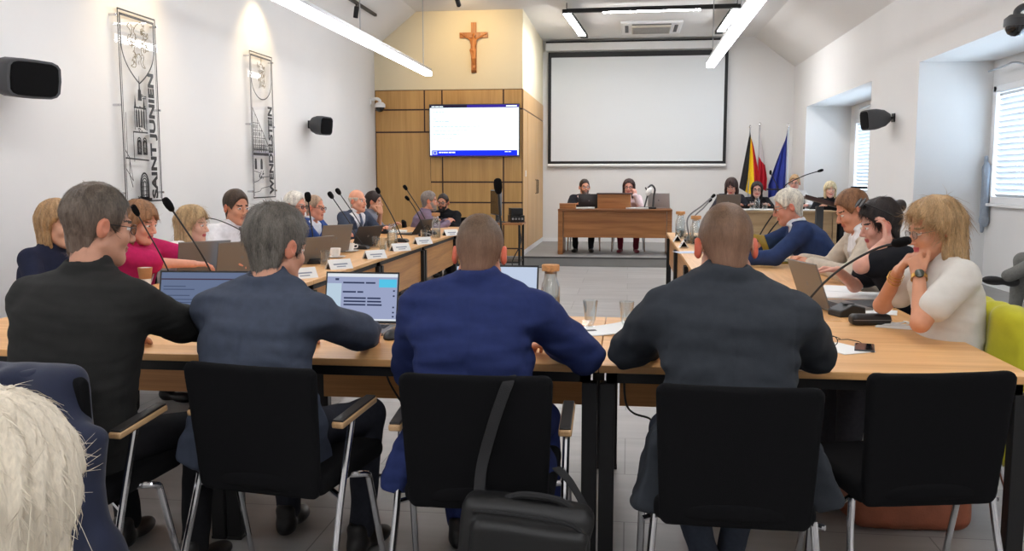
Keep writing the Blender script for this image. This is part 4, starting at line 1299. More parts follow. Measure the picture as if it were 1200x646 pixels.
        line(dw, [(tx - .12, .60), (tx + .1, .60)], .012); line(dw, [(tx - .12, .26 + .1), (tx - .12, .6)], .006)
        def arch(c, b, hgt, wd, lw):
            pts = [(c - wd, b)] + [(c - wd * math.cos(a), b + hgt + wd * 1.5 * math.sin(a)) for a in np.linspace(0, math.pi, 13)] + [(c + wd, b)]
            line(dw, pts, lw, True)
        for c in (tx - .035, tx + .05):
            arch(c, .42, .09, .03, .010); arch(c, .43, .08, .016, .012); line(dw, [(c, .43), (c, .53)], .006); line(dw, [(c - .02, .47), (c + .02, .47)], .006)
        line(dw, [(e2, .385), (tx + .1, .37)], .012); line(dw, [(e2, .45), (e2 + .06, .385), (e2 + .05, .25), (e2 + .09, .15)], .007)
        line(dw, [(e2 + .03, .75), (e2 + .03, .38)], .005); line(dw, [(e2 + .0, .30), (e2 + .10, .20), (e2 + .06, .36)], .005)
        for a, b in ((.062, .014), (.048, .008), (.034, .010), (.018, .008)):
            arch(tx + .02, .06, .11, a, b)
        for k in range(4): line(dw, [(tx - .02, .08 + k * .035), (tx + .06, .08 + k * .035)], .005)
        line(dw, [(e2 + .06, .045), (w - .2, .045)], .02)
        rg = random.Random(2)
        for k in range(26):
            x0, z0_ = rg.uniform(tx - .1, tx + .08), rg.choice([.05, .62, .8, .88]) + rg.uniform(-.012, .03)
            line(dw, [(x0, z0_), (x0 + rg.uniform(.01, .04), z0_ + rg.uniform(-.01, .01))], .008)
    else:
        m0 = .62
        line(dw, [(L0, 1.0), (w - .19, .60)], .008)
        for k in range(6):
            x0 = L0 + .005 + k * .055; ztop = 1.0 - (x0 - L0) / (w - .19 - L0) * .4
            line(dw, [(x0, .55), (x0, ztop)], .006)
        for q, zz in enumerate((.60, .68, .76, .84)):
            xe = L0 + (1.0 - zz) / .4 * (w - .19 - L0)
            line(dw, [(L0, zz), (min(xe, w - .19), zz)], .006)
            k = L0 + .02
            while k < min(xe, w - .2) - .03:
                line(dw, [(k, zz - .02), (k, zz - .055)], .009); k += .033
        for k in range(7):
            line(dw, [(L0 + .01 + k * .05, .53), (L0 + .01 + k * .05, .61)], .014)
        line(dw, [(L0, .505), (w - .2, .505)], .03); line(dw, [(L0, .555), (w - .2, .555)], .01)
        for c in (L0 + .045, L0 + .20):
            poly([(c - .028, .34), (c + .028, .34), (c + .028, .42), (c + .018, .455), (c - .018, .455), (c - .028, .42)])
        rg = random.Random(4)
        line(dw, spline_2([(L0, .20), (L0 + .1, .215), (L0 + .2, .25), (w - .2, .26)]), .007); line(dw, spline_2([(L0, .09), (L0 + .13, .10), (L0 + .2, .13), (w - .2, .15)]), .006)
        line(dw, [(L0, .32), (L0 + .15, .30)], .006)
        for k in range(22):
            x0, z0_ = rg.uniform(L0 + .12, L0 + .24), rg.uniform(.24, .31)
            line(dw, [(x0, z0_), (x0 + rg.uniform(.005, .03), z0_ + rg.uniform(-.02, .02))], .008)
    dw.build('town_drawing', m_ink, r, smooth=0)
    # lettering that climbs the right-hand edge
    if kind == 0: x1, hl, z0_, ln = w - 0.064, 0.118, 0.05, 1.05
    else: x1, hl, z0_, ln = w - 0.066, 0.118, 0.06, 0.98
    # text right (+x) -> up (+Z); text up (+y) -> towards -Y; out -> +X
    M = [[0, 0, 1, xf], [0, -1, 0, x1], [1, 0, 0, z0_], [0, 0, 0, 1]]
    text_mesh('lettering', word, 0.15, m_ink, r, M, 0.0016, 0.006, width=ln, height=hl)
    return r
def spline_2(p): return [tuple(q[:2]) for q in spline([(a, b, 0) for a, b in p], 5)]
poster(6.76, 7.40, 1.185, 2.79, 'clear wall panel with lion shield and SAINT JUNIEN lettering', 'SAINT JUNIEN', 0)
poster(9.26, 9.94, 1.16, 2.80, 'clear wall panel with rounded shield and WENDELSTEIN lettering', 'WENDELSTEIN', 1)

# projection screen on the back wall
sx0, sx1, sz0, sz1 = -1.57, 1.82, 1.665, 3.79
r = empty('projection_screen', ((sx0 + sx1) / 2, YB - 0.06, sz0), 0, 'large white projection screen with black border on the back wall', 'projection screen')
hw, hh = (sx1 - sx0) / 2, sz1 - sz0
m_scr = mat('screen_fabric', (222, 226, 228), 0.8)
MB().b2((-hw + 0.05, -0.004, 0.05), (hw - 0.05, 0.004, hh - 0.1)).build('fabric', m_scr, r, smooth=0)
bd = MB().b2((-hw, -0.006, 0.0), (-hw + 0.06, 0.003, hh)).b2((hw - 0.06, -0.006, 0), (hw, 0.003, hh)).b2((-hw, -0.0062, 0), (hw, 0.0031, 0.05)).b2((-hw, -0.0062, hh - 0.1), (hw, 0.0031, hh))
bd.build('black_border', m_black, r, smooth=0)
MB().tube([(-hw, 0, -0.03), (hw, 0, -0.03)], 0.032, 12).build('weight_bar', m_white, r)
MB().b2((-hw - 0.05, -0.08, hh + 0.02), (hw + 0.05, 0.05, hh + 0.15)).b2((-hw - 0.05, -0.085, hh + 0.15), (hw + 0.05, 0.05, hh + 0.165)).build('housing', m_white, r, bevel=0.006)
MB().b2((-hw - 0.04, -0.085, hh + 0.166), (hw + 0.04, -0.03, hh + 0.195)).build('slot', m_black, r, smooth=0)

# air conditioner in the ceiling
ac = atZ(763, 31, ZC)
r = empty('air_conditioner', (ac[0], ac[1], ZC), 0, 'white ceiling cassette air conditioner with grille above the podium', 'air conditioner')
MB().b2((-0.52, -0.6, -0.04), (0.52, 0.6, 0.0)).build('frame', m_white, r, bevel=0.01)
MB().b2((-0.33, -0.36, -0.075), (0.33, 0.36, -0.03)).build('grille', mat('grille_beige', (188, 180, 164), 0.6), r, bevel=0.006)
gb = MB()
for k in range(9): gb.b2((-0.31, -0.33 + k * 0.076, -0.079), (0.31, -0.31 + k * 0.076, -0.0755))
gb.build('louvre', m_midgrey, r, smooth=0)
for s_ in (1, -1):
    MB().b2((s_ * 0.42 - 0.03, -0.36, -0.046), (s_ * 0.42 + 0.03, 0.36, -0.0405)).build('air_slot', m_grey, r, smooth=0)
    MB().b2((-0.33, s_ * 0.47 - 0.035, -0.046), (0.33, s_ * 0.47 + 0.035, -0.0405)).build('air_slot', m_grey, r, smooth=0)

# cloth and rods by the window
p = atX(1160, 230, NX - 0.1)
F = Field((-0.09, -0.12, -0.5), (0.09, 0.12, 0.5), 0.009)
F.apply(rbox((0, 0, 0.03), (0.025, 0.055, 0.30), 0.025), 0.0).apply(cap((0, 0, 0.3), (0, 0.02, 0.42), 0.03, 0.014), 0.03).apply(cap((0, 0, -0.25), (0, 0.03, -0.36), 0.04, 0.012), 0.03)
w_ = wob(18, 3)
F.displace(lambda x, y, z: 0.012 * np.sin(y * 90 + 2 * w_(x, y, z * 0.3)) + 0.0 * x)
V, Q = F.net()
o = np_mesh('hanging_cloth', V, Q, mat('grey_blue_cloth', (150, 160, 172), 0.9, var=0.1, vscale=20), None, None, 1)
o.location = (NX - 0.05, 10.10, 1.20); tag(o, 'grey-blue cloth hanging at the left edge of the near window', 'cloth')
for Y_, lb in ((9.4, 'thin metal rod lamp over the near window blind'), (14.6, 'thin metal rod lamp over the far window blind')):
    tag(MB().tube(spline([(NX, Y_, 2.5), (NX - 0.12, Y_, 2.52), (NX - 0.16, Y_ + 0.1, 2.5), (NX - 0.16, Y_ + 0.5, 2.49)], 6), 0.01, 8).build('wall_rod', m_alu, None), lb, 'rod')

# ================================================================== tables
TZ = 0.74
m_edge = mat('table_edge_band', (206, 164, 112), 0.5)
def table(x0, x1, y0, y1, label, group, along, panel_side, legs, z0=0.0):
    """Conference table: top, black frame rails, black legs, wooden front panel."""
    cx, cy = (x0 + x1) / 2, (y0 + y1) / 2
    r = empty('conference_table', (cx, cy, z0), 0, label, 'table', group)
    hx, hy = (x1 - x0) / 2, (y1 - y0) / 2
    g = 0.0015
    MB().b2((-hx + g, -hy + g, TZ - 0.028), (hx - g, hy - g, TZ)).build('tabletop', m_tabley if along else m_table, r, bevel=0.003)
    rl = MB()
    i = 0.03
    for a, b in (((-hx + i, -hy + i), (hx - i, -hy + i + 0.04)), ((-hx + i, hy - i - 0.04), (hx - i, hy - i)), ((-hx + i, -hy + i), (-hx + i + 0.04, hy - i)), ((hx - i - 0.04, -hy + i), (hx - i, hy - i))):
        rl.b2((*a, TZ - 0.07), (*b, TZ - 0.0285))
    rl.build('frame', m_black, r, bevel=0.002)
    for sx_, sy in legs:
        lx, ly = sx_ * (hx - 0.032), sy * (hy - 0.045)
        MB().b2((lx - 0.028, ly - 0.028, 0.012), (lx + 0.028, ly + 0.028, TZ - 0.07)).b2((lx - 0.03, ly - 0.03, 0), (lx + 0.03, ly + 0.03, 0.012)).build('leg', m_black, r, bevel=0.003)
    t = 0.018
    if panel_side == 'far': lo, hi = (-hx + 0.07, hy - 0.16, 0.34), (hx - 0.07, hy - 0.16 + t, TZ - 0.075)
    elif panel_side == 'right': lo, hi = (hx - 0.055, -hy + 0.06, 0.36), (hx - 0.055 + t, hy - 0.06, TZ - 0.03)
    elif panel_side == 'left': lo, hi = (-hx + 0.055 - t, -hy + 0.06, 0.36), (-hx + 0.055, hy - 0.06, TZ - 0.03)
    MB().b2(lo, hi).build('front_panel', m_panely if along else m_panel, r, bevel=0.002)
    return r
four = ((1, 1), (1, -1), (-1, 1), (-1, -1))
gn = 'near conference tables'
table(-3.0, -1.55, 3.20, 4.34, 'oak table in front of the man in the black shirt, with an open laptop', None, False, 'far', four)
table(-1.55, -0.10, 3.20, 4.34, 'oak table in front of the man in the blue suit and the grey-navy suit', None, False, 'far', four)
table(-0.10, 1.39, 3.20, 4.34, 'oak table in front of the man in the dark suit, right corner of the ring', None, False, 'far', four)
ly = [4.35, 5.65, 7.30, 8.95, 10.65]
for k in range(4):
    table(-2.98, -2.05, ly[k], ly[k + 1] - 0.002, ['oak table at the near end of the left-hand row, behind the first laptops', 'oak table of the left-hand row in front of the white-haired man with glasses',
          'oak table of the left-hand row in front of the bald man in grey', 'oak table at the far end of the left-hand row'][k], 'left table row', True, 'right', four)
table(-2.98, -2.05, 10.66, 12.0, 'oak table beyond the left row, before the man in the mauve shirt', None, True, 'right', four)
ry = [4.35, 6.0, 7.65, 9.3, 11.1]
for k in range(4):
    table(0.465, 1.39, ry[k], ry[k + 1] - 0.002, ['oak table of the right-hand row beside the blonde woman in white', 'oak table of the right-hand row before the man in the beige jacket',
          'oak table of the right-hand row before the man in the navy jacket', 'oak table at the far end of the right-hand row with cork-topped bottles'][k], 'right table row', True, 'left', four)

# presiding desk on the podium
r = empty('podium_desk', (-0.22, 14.95, PZ), 0, 'walnut desk of the two presiding people on the podium', 'desk')
MB().b2((-0.92, -0.36, 0.715), (0.92, 0.42, 0.745)).build('desktop', m_desktop, r, bevel=0.003)
MB().b2((-0.83, -0.30, 0.28), (0.83, -0.28, 0.715)).build('front_panel', m_desk, r, bevel=0.002)
for s_ in (1, -1):
    MB().b2((s_ * 0.88 - 0.04, -0.32, 0), (s_ * 0.88 + 0.04, 0.38, 0.715)).build('side_panel', m_desk, r, bevel=0.003)
r = empty('reading_stand', (-0.235, 14.80, PZ + 0.745), 0, 'low wooden box-like stand in the middle of the podium desk', 'stand')
MB().b2((-0.27, 0.0, 0), (0.27, 0.02, 0.235)).b2((-0.27, 0.02, 0), (-0.25, 0.3, 0.2)).b2((0.25, 0.02, 0), (0.27, 0.3, 0.2)).build('panel', m_desk, r, bevel=0.003)
MB().b2((-0.285, -0.015, 0.235), (0.285, 0.3, 0.255)).build('top_board', m_strip, r, bevel=0.003)

# back-right table on the podium
r = empty('side_table', (2.30, 14.65, PZ), 0, 'pale oak table of the three women at the back right, below the flags', 'table')
m_pale = wood('pale_oak', (196, 166, 126), (170, 140, 102), axis=0)
MB().b2((-0.9, -0.35, 0.71), (0.9, 0.45, 0.74)).build('tabletop', m_pale, r, bevel=0.003)
MB().b2((-0.86, -0.30, 0.1), (0.82, -0.28, 0.71)).build('front_panel', m_pale, r, bevel=0.002)
for s_ in (1, -1):
    MB().b2((s_ * 0.86 - 0.03, -0.31, 0), (s_ * 0.86 + 0.03, 0.4, 0.71)).build('side_panel', m_pale, r, bevel=0.003)
# lectern
a0 = atY(936, 229, 13.4); a1 = atY(988, 243, 13.4)
r = empty('lectern', (2.85, 13.45, 0), 0, 'dark slanted lectern top on a grey post at the back right', 'lectern')
R_ = roty(0.27)
MB().box((0.0, 0, 1.03), (0.74, 0.42, 0.035), R_).build('slanted_top', mat('lectern_board', (96, 74, 58), 0.5), r, bevel=0.004)
MB().box((0.0, -0.205, 1.045), (0.74, 0.02, 0.05), R_).build('edge_stop', m_strip, r, bevel=0.003)
MB().b2((-0.16, -0.05, 0.02), (-0.06, 0.05, 0.99)).build('post', m_grey, r, bevel=0.004)
MB().b2((-0.36, -0.22, 0), (0.14, 0.22, 0.025)).build('base', m_grey, r, bevel=0.004)
tg = atY(963, 200, 13.4)
ms = MB(); bs = np.array([2.62, 13.45, 1.10]) - np.array([2.85, 13.45, 0])
# open metal frame in the far niche
r = empty('metal_stand', (3.40, 13.6, 0), 0, 'black open metal frame standing by the far window', 'stand')
fz0, fz1 = 0.0, 1.26
f_ = MB()
for x_ in (-0.2, 0.2):
    f_.tube([(x_, 0, fz0), (x_, 0, fz1)], 0.018, 8)
f_.tube([(-0.2, 0, fz1), (0.2, 0, fz1)], 0.018, 8).tube([(-0.2, 0, 0.98), (0.2, 0, 0.98)], 0.018, 8).tube([(-0.2, 0, 0.5), (0.2, 0, 0.5)], 0.016, 8)
f_.build('frame', m_black, r)
MB().b2((-0.22, -0.2, 0), (0.22, 0.2, 0.02)).build('base', m_black, r, bevel=0.004)

# flags
def flag(px, py, label, cols, vertical, drape, Y=17.2, w=0.42, ln=1.15, tw=0.0, flip=1):
    top = atY(px, py, Y)
    r = empty('flag', (top[0], Y, PZ), 0, label, 'flag')
    h = top[2] - PZ
    MB().lathe([(0, 0), (0.14, 0), (0.13, 0.03), (0.03, 0.05), (0.025, 0.10), (0, 0.10)], (0, 0, 0), 20, caps=False).build('foot', m_alu, r)
    MB().tube([(0, 0, 0.05), (drape[0] * 0.3, 0, h)], 0.013, 8).build('pole', m_alu, r)
    MB().lathe([(0, 0), (0.018, 0.01), (0.022, 0.03), (0.012, 0.055), (0, 0.07)], (drape[0] * 0.3, 0, h - 0.01), 12, caps=False).build('finial', m_chrome, r)
    nu, nv = 36, 34
    V, Fq, mi = [], [], []
    for j in range(nv + 1):
        v = j / nv
        for i in range(nu + 1):
            u = i / nu
            spread = (0.12 + 0.88 * min(1, v * 1.3) ** 0.9)
            x = flip * (drape[1] + u * w * spread * drape[2]) + drape[0] * 0.3 * (1 - v)
            x += flip * drape[3] * v
            y = 0.05 * math.sin(u * 15 + v * 1.5) * (0.25 + 0.75 * v) * (0.3 + u * 0.7) - 0.02 + 0.01 * math.sin(u * 31)
            z = h - 0.05 - v * ln - u * (1 - u * 0.35) * 0.30 * (1 - 0.15 * v)
            V.append((x, y, z))
    off = len(V)
    V2 = [(x, y + 0.004, z) for x, y, z in V]
    def ci(i, j):
        if len(cols) == 1: return 0
        q = (i + 0.5) / nu if vertical else (j + 0.5) / nv
        return min(len(cols) - 1, int(q * len(cols)))
    for j in range(nv):
        for i in range(nu):
            a = j * (nu + 1) + i
            f = (a, a + 1, a + nu + 2, a + nu + 1)
            Fq.append(f); mi.append(ci(i, j)); Fq.append(tuple(off + k for k in reversed(f))); mi.append(ci(i, j))
    mb = MB(); mb.v = V + V2; mb.f = Fq; mb.mi = mi
    o = mb.build('cloth', [mat('flag_%d_%d_%d' % c, c, 0.8, bump=0.1, bscale=300) for c in cols], r, smooth=60)
    return r
flag(879, 150, 'black, yellow and red flag on a pole behind the side table', [(24, 22, 24), (244, 206, 28), (206, 36, 40)], True, (0.0, 0.0, 0.62, -0.17), w=0.55, ln=1.05)
flag(890.5, 147, 'white and red flag on a pole between the other two flags', [(236, 232, 232), (206, 30, 52)], False, (0.0, 0.0, 0.42, -0.03), Y=17.35, w=0.42, ln=1.0)
flag(924, 149, 'deep blue flag on a pole nearest the back right corner', [(38, 52, 138)], True, (0.0, 0.02, 0.62, 0.0), Y=16.3, w=0.48, ln=1.02, flip=-1)

# ================================================================== chairs
def make_chair(arms=True):
    """Upholstered visitor chair, sitter faces +Y; origin on the floor below the seat."""
    r = empty('visitor_chair')
    F = Field((-0.28, -0.33, 0.33), (0.28, -0.10, 0.9), 0.008)
    X = F.ax[0][:, None, None]; Y = F.ax[1][None, :, None]; Z = F.ax[2][None, None, :]
    yc = -0.215 - (Z - 0.4) * 0.10 + 0.028 * (np.abs(X) / 0.235) ** 2 * -1 + 0.035
    hwx = np.interp(Z, [0.36, 0.82], [0.218, 0.238])
    qx = np.abs(X) - (hwx - 0.03); qz = np.abs(Z - 0.6 - 0.012 * (X / 0.23) ** 2) - (0.22 - 0.03)
    d2 = np.sqrt(np.maximum(qx, 0) ** 2 + np.maximum(qz, 0) ** 2) + np.minimum(np.maximum(qx, qz), 0) - 0.03
    qy = np.abs(Y - yc) - 0.019
    F.f = (np.sqrt(np.maximum(d2 + 0.016, 0) ** 2 + np.maximum(qy + 0.012, 0) ** 2) + np.minimum(np.maximum(d2 + 0.016, qy + 0.012), 0) - 0.014).astype(np.float32)
    V, Q = F.net(); np_mesh('backrest', V, Q, m_fabric, r, None, 2)
    F = Field((-0.27, -0.26, 0.37), (0.27, 0.30, 0.5), 0.008)
    F.apply(rbox((0, 0.02, 0.435), (0.235, 0.235, 0.035), 0.028), 0)
    V, Q = F.net(); np_mesh('seat', V, Q, m_fabric, r, None, 1)
    for s_ in (1, -1):
        x = s_ * 0.268
        if arms:
            MB().tube(spline([(s_ * 0.285, -0.30, 0.0), (x, -0.17, 0.36), (x, -0.085, 0.60), (x, -0.075, 0.632)], 5), 0.0115, 10).build('leg', m_chrome, r)
            a = MB().box((x, -0.05, 0.645), (0.042, 0.26, 0.022), rotx(0.10))
            ar = a.build('armrest', m_armwood, r, bevel=0.006)
            MB().box((x, -0.05, 0.6585), (0.036, 0.25, 0.008), rotx(0.10)).build('arm_pad', m_armpad, ar, bevel=0.003)
        else:
            MB().tube(spline([(s_ * 0.262, -0.28, 0.0), (s_ * 0.245, -0.2, 0.25), (s_ * 0.232, -0.17, 0.41)], 5), 0.0115, 10).build('leg', m_chrome, r)
        MB().tube(spline([(s_ * 0.20, -0.02, 0.415), (x - s_ * 0.02, 0.0, 0.415), (x, 0.03, 0.405), (x, 0.055, 0.36), (x + s_ * 0.008, 0.16, 0.0)], 5), 0.0115, 10).build('leg', m_chrome, r)
        MB().tube([(s_ * 0.2, -0.10, 0.39), (x, -0.155, 0.385)], 0.009, 8).build('crossbar', m_chrome, r)
    return r
CH = {True: make_chair(True), False: make_chair(False)}
_used = {True: False, False: False}
def chair(x, y, rz, label, z=0.0, arms=True, group=None):
    o = CH[arms]
    if _used[arms]: o = copy_tree(o)
    _used[arms] = True
    o.location = (float(x), float(y), z); o.rotation_euler = (0, 0, math.radians(rz))
    if 'group' in o: del o['group']
    return tag(o, label, 'chair', group)
chair(-1.80, 2.68, -4, 'black chair of the man in the black shirt, draped with a navy jacket')
chair(-1.145, 2.90, -9, 'black chair of the man in the grey-navy suit')
chair(-0.455, 2.86, 1, 'black chair of the man in the blue suit, with a bag strap over it')
chair(0.325, 2.81, -1, 'black chair of the man in the dark grey suit', arms=False)
chair(0.905, 3.07, 12, 'empty black chair at the near right corner of the tables', arms=False)

# ================================================================== laptops
def screen_mat_parts(kind):
    return None
def laptop(loc, rz, tilt, label, shell=None, w=0.335, d=0.225, lh=0.215, disp='off', col=None, group=None, lid_open=True):
    """User sits at -Y; the lid hinges at the +Y edge and leans back by tilt degrees from vertical."""
    shell = shell or m_lapgrey
    r = empty('laptop', loc, math.radians(rz), label, 'laptop', group)
    b = MB().b2((-w / 2, -d, 0.002), (w / 2, 0, 0.016)).build('base', shell, r, bevel=0.004)
    kb = MB()
    for i in range(5):
        for j in range(13):
            kb.b2((-w / 2 + 0.022 + j * (w - 0.044) / 13, -0.035 - (i + 1) * 0.018, 0.0162), (-w / 2 + 0.022 + (j + 0.86) * (w - 0.044) / 13, -0.035 - i * 0.018 - 0.003, 0.018))
    kb.build('keyboard', m_keys, b, smooth=0)
    MB().b2((-0.05, -d + 0.015, 0.0162), (0.05, -d + 0.075, 0.0168)).build('touchpad', m_midgrey, b, smooth=0)
    a = math.radians(tilt); Rl = rotx(-a)
    lid = MB().box(Rl @ np.array([0, 0, lh / 2]) + np.array([0, 0.004, 0.016]), (w, 0.007, lh), Rl).build('lid', shell, r, bevel=0.003)
    def front(u0, u1, v0, v1, m, mb, dep):
        c = np.array([(u0 + u1) / 2 * w - w / 2, -0.0036 - dep * 0.0004, (v0 + v1) / 2 * lh])
        mb.box(Rl @ c + np.array([0, 0.004, 0.016]), ((u1 - u0) * w, 0.0006, (v1 - v0) * lh), Rl, m)
    mb = MB()
    front(0.0, 1.0, 0.0, 1.0, 0, mb, 0)
    mats = [m_blackpl]
    if disp == 'web':
        mats += [emitter('lap_white', (236, 242, 250), 0.85), emitter('lap_lilac', (176, 186, 222), 0.75), emitter('lap_cyan', (92, 204, 240), 0.9), emitter('lap_text', (70, 80, 116), 0.6), emitter('lap_pale', (204, 226, 244), 0.8)] if 'lap_white' not in MATS else [MATS[k] for k in ('lap_white', 'lap_lilac', 'lap_cyan', 'lap_text', 'lap_pale')]
        front(0.02, 0.98, 0.05, 0.965, 2, mb, 1)
        front(0.02, 0.98, 0.90, 0.965, 1, mb, 2); front(0.73, 0.97, 0.70, 0.86, 3, mb, 2); front(0.02, 0.22, 0.05, 0.77, 5, mb, 2)
        front(0.02, 0.98, 0.05, 0.085, 1, mb, 3); front(0.16, 0.74, 0.845, 0.875, 4, mb, 2) if False else None
        front(0.13, 0.18, 0.83, 0.87, 4, mb, 2)
        for u0, u1, v in ((0.24, 0.53, 0.77), (0.55, 0.68, 0.77), (0.24, 0.42, 0.59), (0.44, 0.52, 0.59), (0.26, 0.56, 0.47), (0.58, 0.76, 0.47), (0.26, 0.56, 0.405), (0.58, 0.77, 0.405), (0.26, 0.56, 0.34), (0.58, 0.78, 0.34)):
            front(u0, u1, v, v + 0.032, 4, mb, 3)
        for v in (0.62, 0.52, 0.30, 0.20, 0.12): front(0.925, 0.95, v, v + 0.03, 4, mb, 3)
    elif disp == 'dim':
        if 'lapd_bg' not in MATS:
            emitter('lapd_bg', (128, 144, 180), 0.62); emitter('lapd_bar', (96, 78, 100), 0.5); emitter('lapd_text', (92, 106, 140), 0.6)
        mats += [MATS['lapd_bg'], MATS['lapd_bar'], MATS['lapd_text']]
        front(0.02, 0.98, 0.05, 0.965, 1, mb, 1); front(0.02, 0.98, 0.82, 0.845, 2, mb, 2)
        for u0, u1, v in ((0.05, 0.3, 0.68), (0.05, 0.4, 0.62), (0.1, 0.35, 0.5), (0.1, 0.5, 0.42), (0.05, 0.45, 0.36)):
            front(u0, u1, v, v + 0.018, 3, mb, 2)
    elif disp == 'light':
        if 'lapl_bg' not in MATS: emitter('lapl_bg', (206, 220, 244), 0.85)
        mats += [MATS['lapl_bg']]
        front(0.02, 0.98, 0.05, 0.965, 1, mb, 1)
    elif disp == 'yellow':
        if 'lapy_bg' not in MATS: emitter('lapy_bg', (214, 196, 40), 0.8)
        mats += [MATS['lapy_bg']]
        front(0.02, 0.98, 0.05, 0.965, 1, mb, 1)
    mb.build('screen', mats, lid, smooth=0)
    # a small plain round badge in the middle of the lid's back
    c = Rl @ np.array([0, 0.0036, lh / 2]) + np.array([0, 0.004, 0.016])
    MB().lathe([(0, -0.0004), (0.012, -0.0004), (0.012, 0.0006), (0, 0.0006)], c, 14, Rl @ rotx(-math.pi / 2), caps=False).build('badge', m_midgrey, lid)
    return r
def on_table(px, py, z=TZ): return atZ(px, py, z)
# near tables
h2 = on_table(422, 379, TZ + 0.016); laptop((h2[0], h2[1], TZ), 0, 14, 'open laptop in front of the man in the grey-navy suit, bright page on screen', m_lapgrey, 0.345, 0.235, 0.235, 'web')
h1 = on_table(236, 377, TZ + 0.016); laptop((h1[0], h1[1], TZ), 4, 14, 'open laptop with a dim blue screen between the black shirt and the grey-navy suit', m_lapgrey, 0.42, 0.235, 0.235, 'dim')
laptop((-0.615, 4.12, TZ), 0, 16, 'open laptop hidden behind the head of the man in the blue suit', m_lapdark, 0.40, 0.25, 0.255, 'light')
# left-hand row, seen from behind
def left_laptop(px, py, label, tilt=20, rz=-118, w=0.335, shell=None, disp='light', lh=0.215):
    p = on_table(px, py); return laptop((p[0], p[1], TZ), rz, tilt, label, shell, w, 0.225, lh, disp)
left_laptop(238, 324, 'open laptop in front of the blonde woman in white, lid towards the room', 14, -132, w=0.36, lh=0.235)
left_laptop(282, 322, 'open laptop in front of the man in the white shirt, half hidden by a head', 14, -130, w=0.36, lh=0.225)
left_laptop(366, 309, 'open laptop nearest the name plates, in front of the white-haired man', 22, -112)
left_laptop(391, 297, 'open laptop before the man in the bright blue suit', 16, -122, lh=0.25)
left_laptop(427, 290, 'open dark laptop before the bald man in grey', 26, -118, shell=m_lapdark)
left_laptop(492, 275, 'open dark laptop before the man in the mauve shirt', 38, -112, shell=m_lapdark)
# right-hand row
p = on_table(973, 366); laptop((p[0] - 0.17 * 0.24, p[1] + 0.17 * 0.97, TZ), 104, 20, 'open laptop with grey-brown lid beside the dark grey suit, facing the blonde woman', m_lapgrey, 0.34, 0.23, 0.24, 'light')
p = on_table(900, 308); laptop((p[0] - 0.02, p[1] + 0.05, TZ), 106, 22, 'open laptop with a yellow-tinted lid before the man in the navy jacket', mat('yellow_lid', (170, 150, 50), 0.4, metal=0.3), 0.34, 0.23, 0.225, 'yellow')
# podium and side table
laptop((-0.65, 15.02, PZ + 0.745), 180, 22, 'dark laptop in front of the presiding man', m_lapdark, 0.36, 0.24, 0.24, 'light')
laptop((0.50, 15.10, PZ + 0.745), 172, 18, 'silver laptop with a round badge at the right end of the podium desk', m_silver, 0.36, 0.24, 0.25, 'light')
p = atY(853, 240, 14.75); laptop((p[0], 14.72, PZ + 0.74), 180, 16, 'grey-brown laptop in front of the dark-haired woman at the side table', mat('lid_brown', (104, 94, 88), 0.5), 0.38, 0.24, 0.24, 'light')

# ================================================================== microphones
def mic(base, tip, label, sag=0.0, group=None, foam=0.016, flen=0.062, r0=0.0042, rz=0.0, mid=None, mg=None, unit_=True, name='gooseneck_microphone'):
    base = np.asarray(base, float); tip = np.asarray(tip, float)
    r = empty(name, base, rz, label, 'microphone', group)
    Ri = rotz(-rz)
    T = Ri @ (tip - base)
    if unit_:
        MB().prism([(-0.065, 0), (0.065, 0), (0.065, 0.018), (0.045, 0.034), (-0.045, 0.042), (-0.065, 0.03)], 0.11, (0, 0.055, 0), (1, 0, 0), (0, 0, 1)).build('base_unit', m_blackpl, r, bevel=0.004)
        MB().lathe([(0.0, 0), (0.013, 0), (0.012, 0.005), (0, 0.006)], (-0.02, -0.025, 0.0385), 12, caps=False).build('button', m_midgrey, r)
        s0 = np.array([0.0, 0.02, 0.035])
    else:
        MB().lathe([(0, 0), (0.06, 0), (0.06, 0.012), (0.015, 0.02), (0, 0.02)], (0, 0, 0), 20, caps=False).build('base_unit', m_blackpl, r)
        s0 = np.array([0, 0, 0.018])
    if mid is None:
        m1 = s0 + (T - s0) * 0.35 + np.array([0, 0, 0.10 + sag]) * np.linalg.norm(T - s0)
        m2 = s0 + (T - s0) * 0.70 + np.array([0, 0, 0.08 + sag]) * np.linalg.norm(T - s0)
        ctl = [s0, m1, m2, T]
    else:
        ctl = [s0] + [Ri @ (np.asarray(q) - base) for q in mid] + [T]
    pts = spline(ctl, 8)
    d = unit(pts[-1] - pts[-3])
    tail = T - d * flen
    pts = [q for q in pts if np.linalg.norm(q - T) > flen] + [tail]
    MB().tube(pts, r0, 8).build('gooseneck', mg or m_blackpl, r)
    a = unit(np.cross(d, (0.3, 0.1, 1.0))); R_ = np.stack([a, np.cross(d, a), d], 1)
    MB().lathe([(0, 0), (r0 * 1.6, 0), (foam * 0.75, flen * 0.12), (foam, flen * 0.4), (foam, flen * 0.7), (foam * 0.8, flen * 0.92), (foam * 0.4, flen), (0, flen * 1.01)], tail, 14, R_, caps=False).build('windscreen', m_foam, r)
    return r
def mic_px(bpx, tpx, label, bz=TZ, dY=0.0, rz=0.0, **kw):
    b = atZ(bpx[0], bpx[1], bz); t = atY(tpx[0], tpx[1], b[1] + dY)
    return mic(b, t, label, rz=math.radians(rz), **kw)
b = atZ(206, 348, TZ); mic(b, atY(155, 240, b[1] - 0.1), 'gooseneck microphone before the woman in pink, shorter of the crossed pair', sag=-0.06, foam=0.017, flen=0.07)
b = atZ(258, 350, TZ); mic(b, atY(192, 232, b[1] - 0.15), 'gooseneck microphone with a large black head between black shirt and grey-navy suit', sag=-0.05, foam=0.022, flen=0.085, r0=0.005)
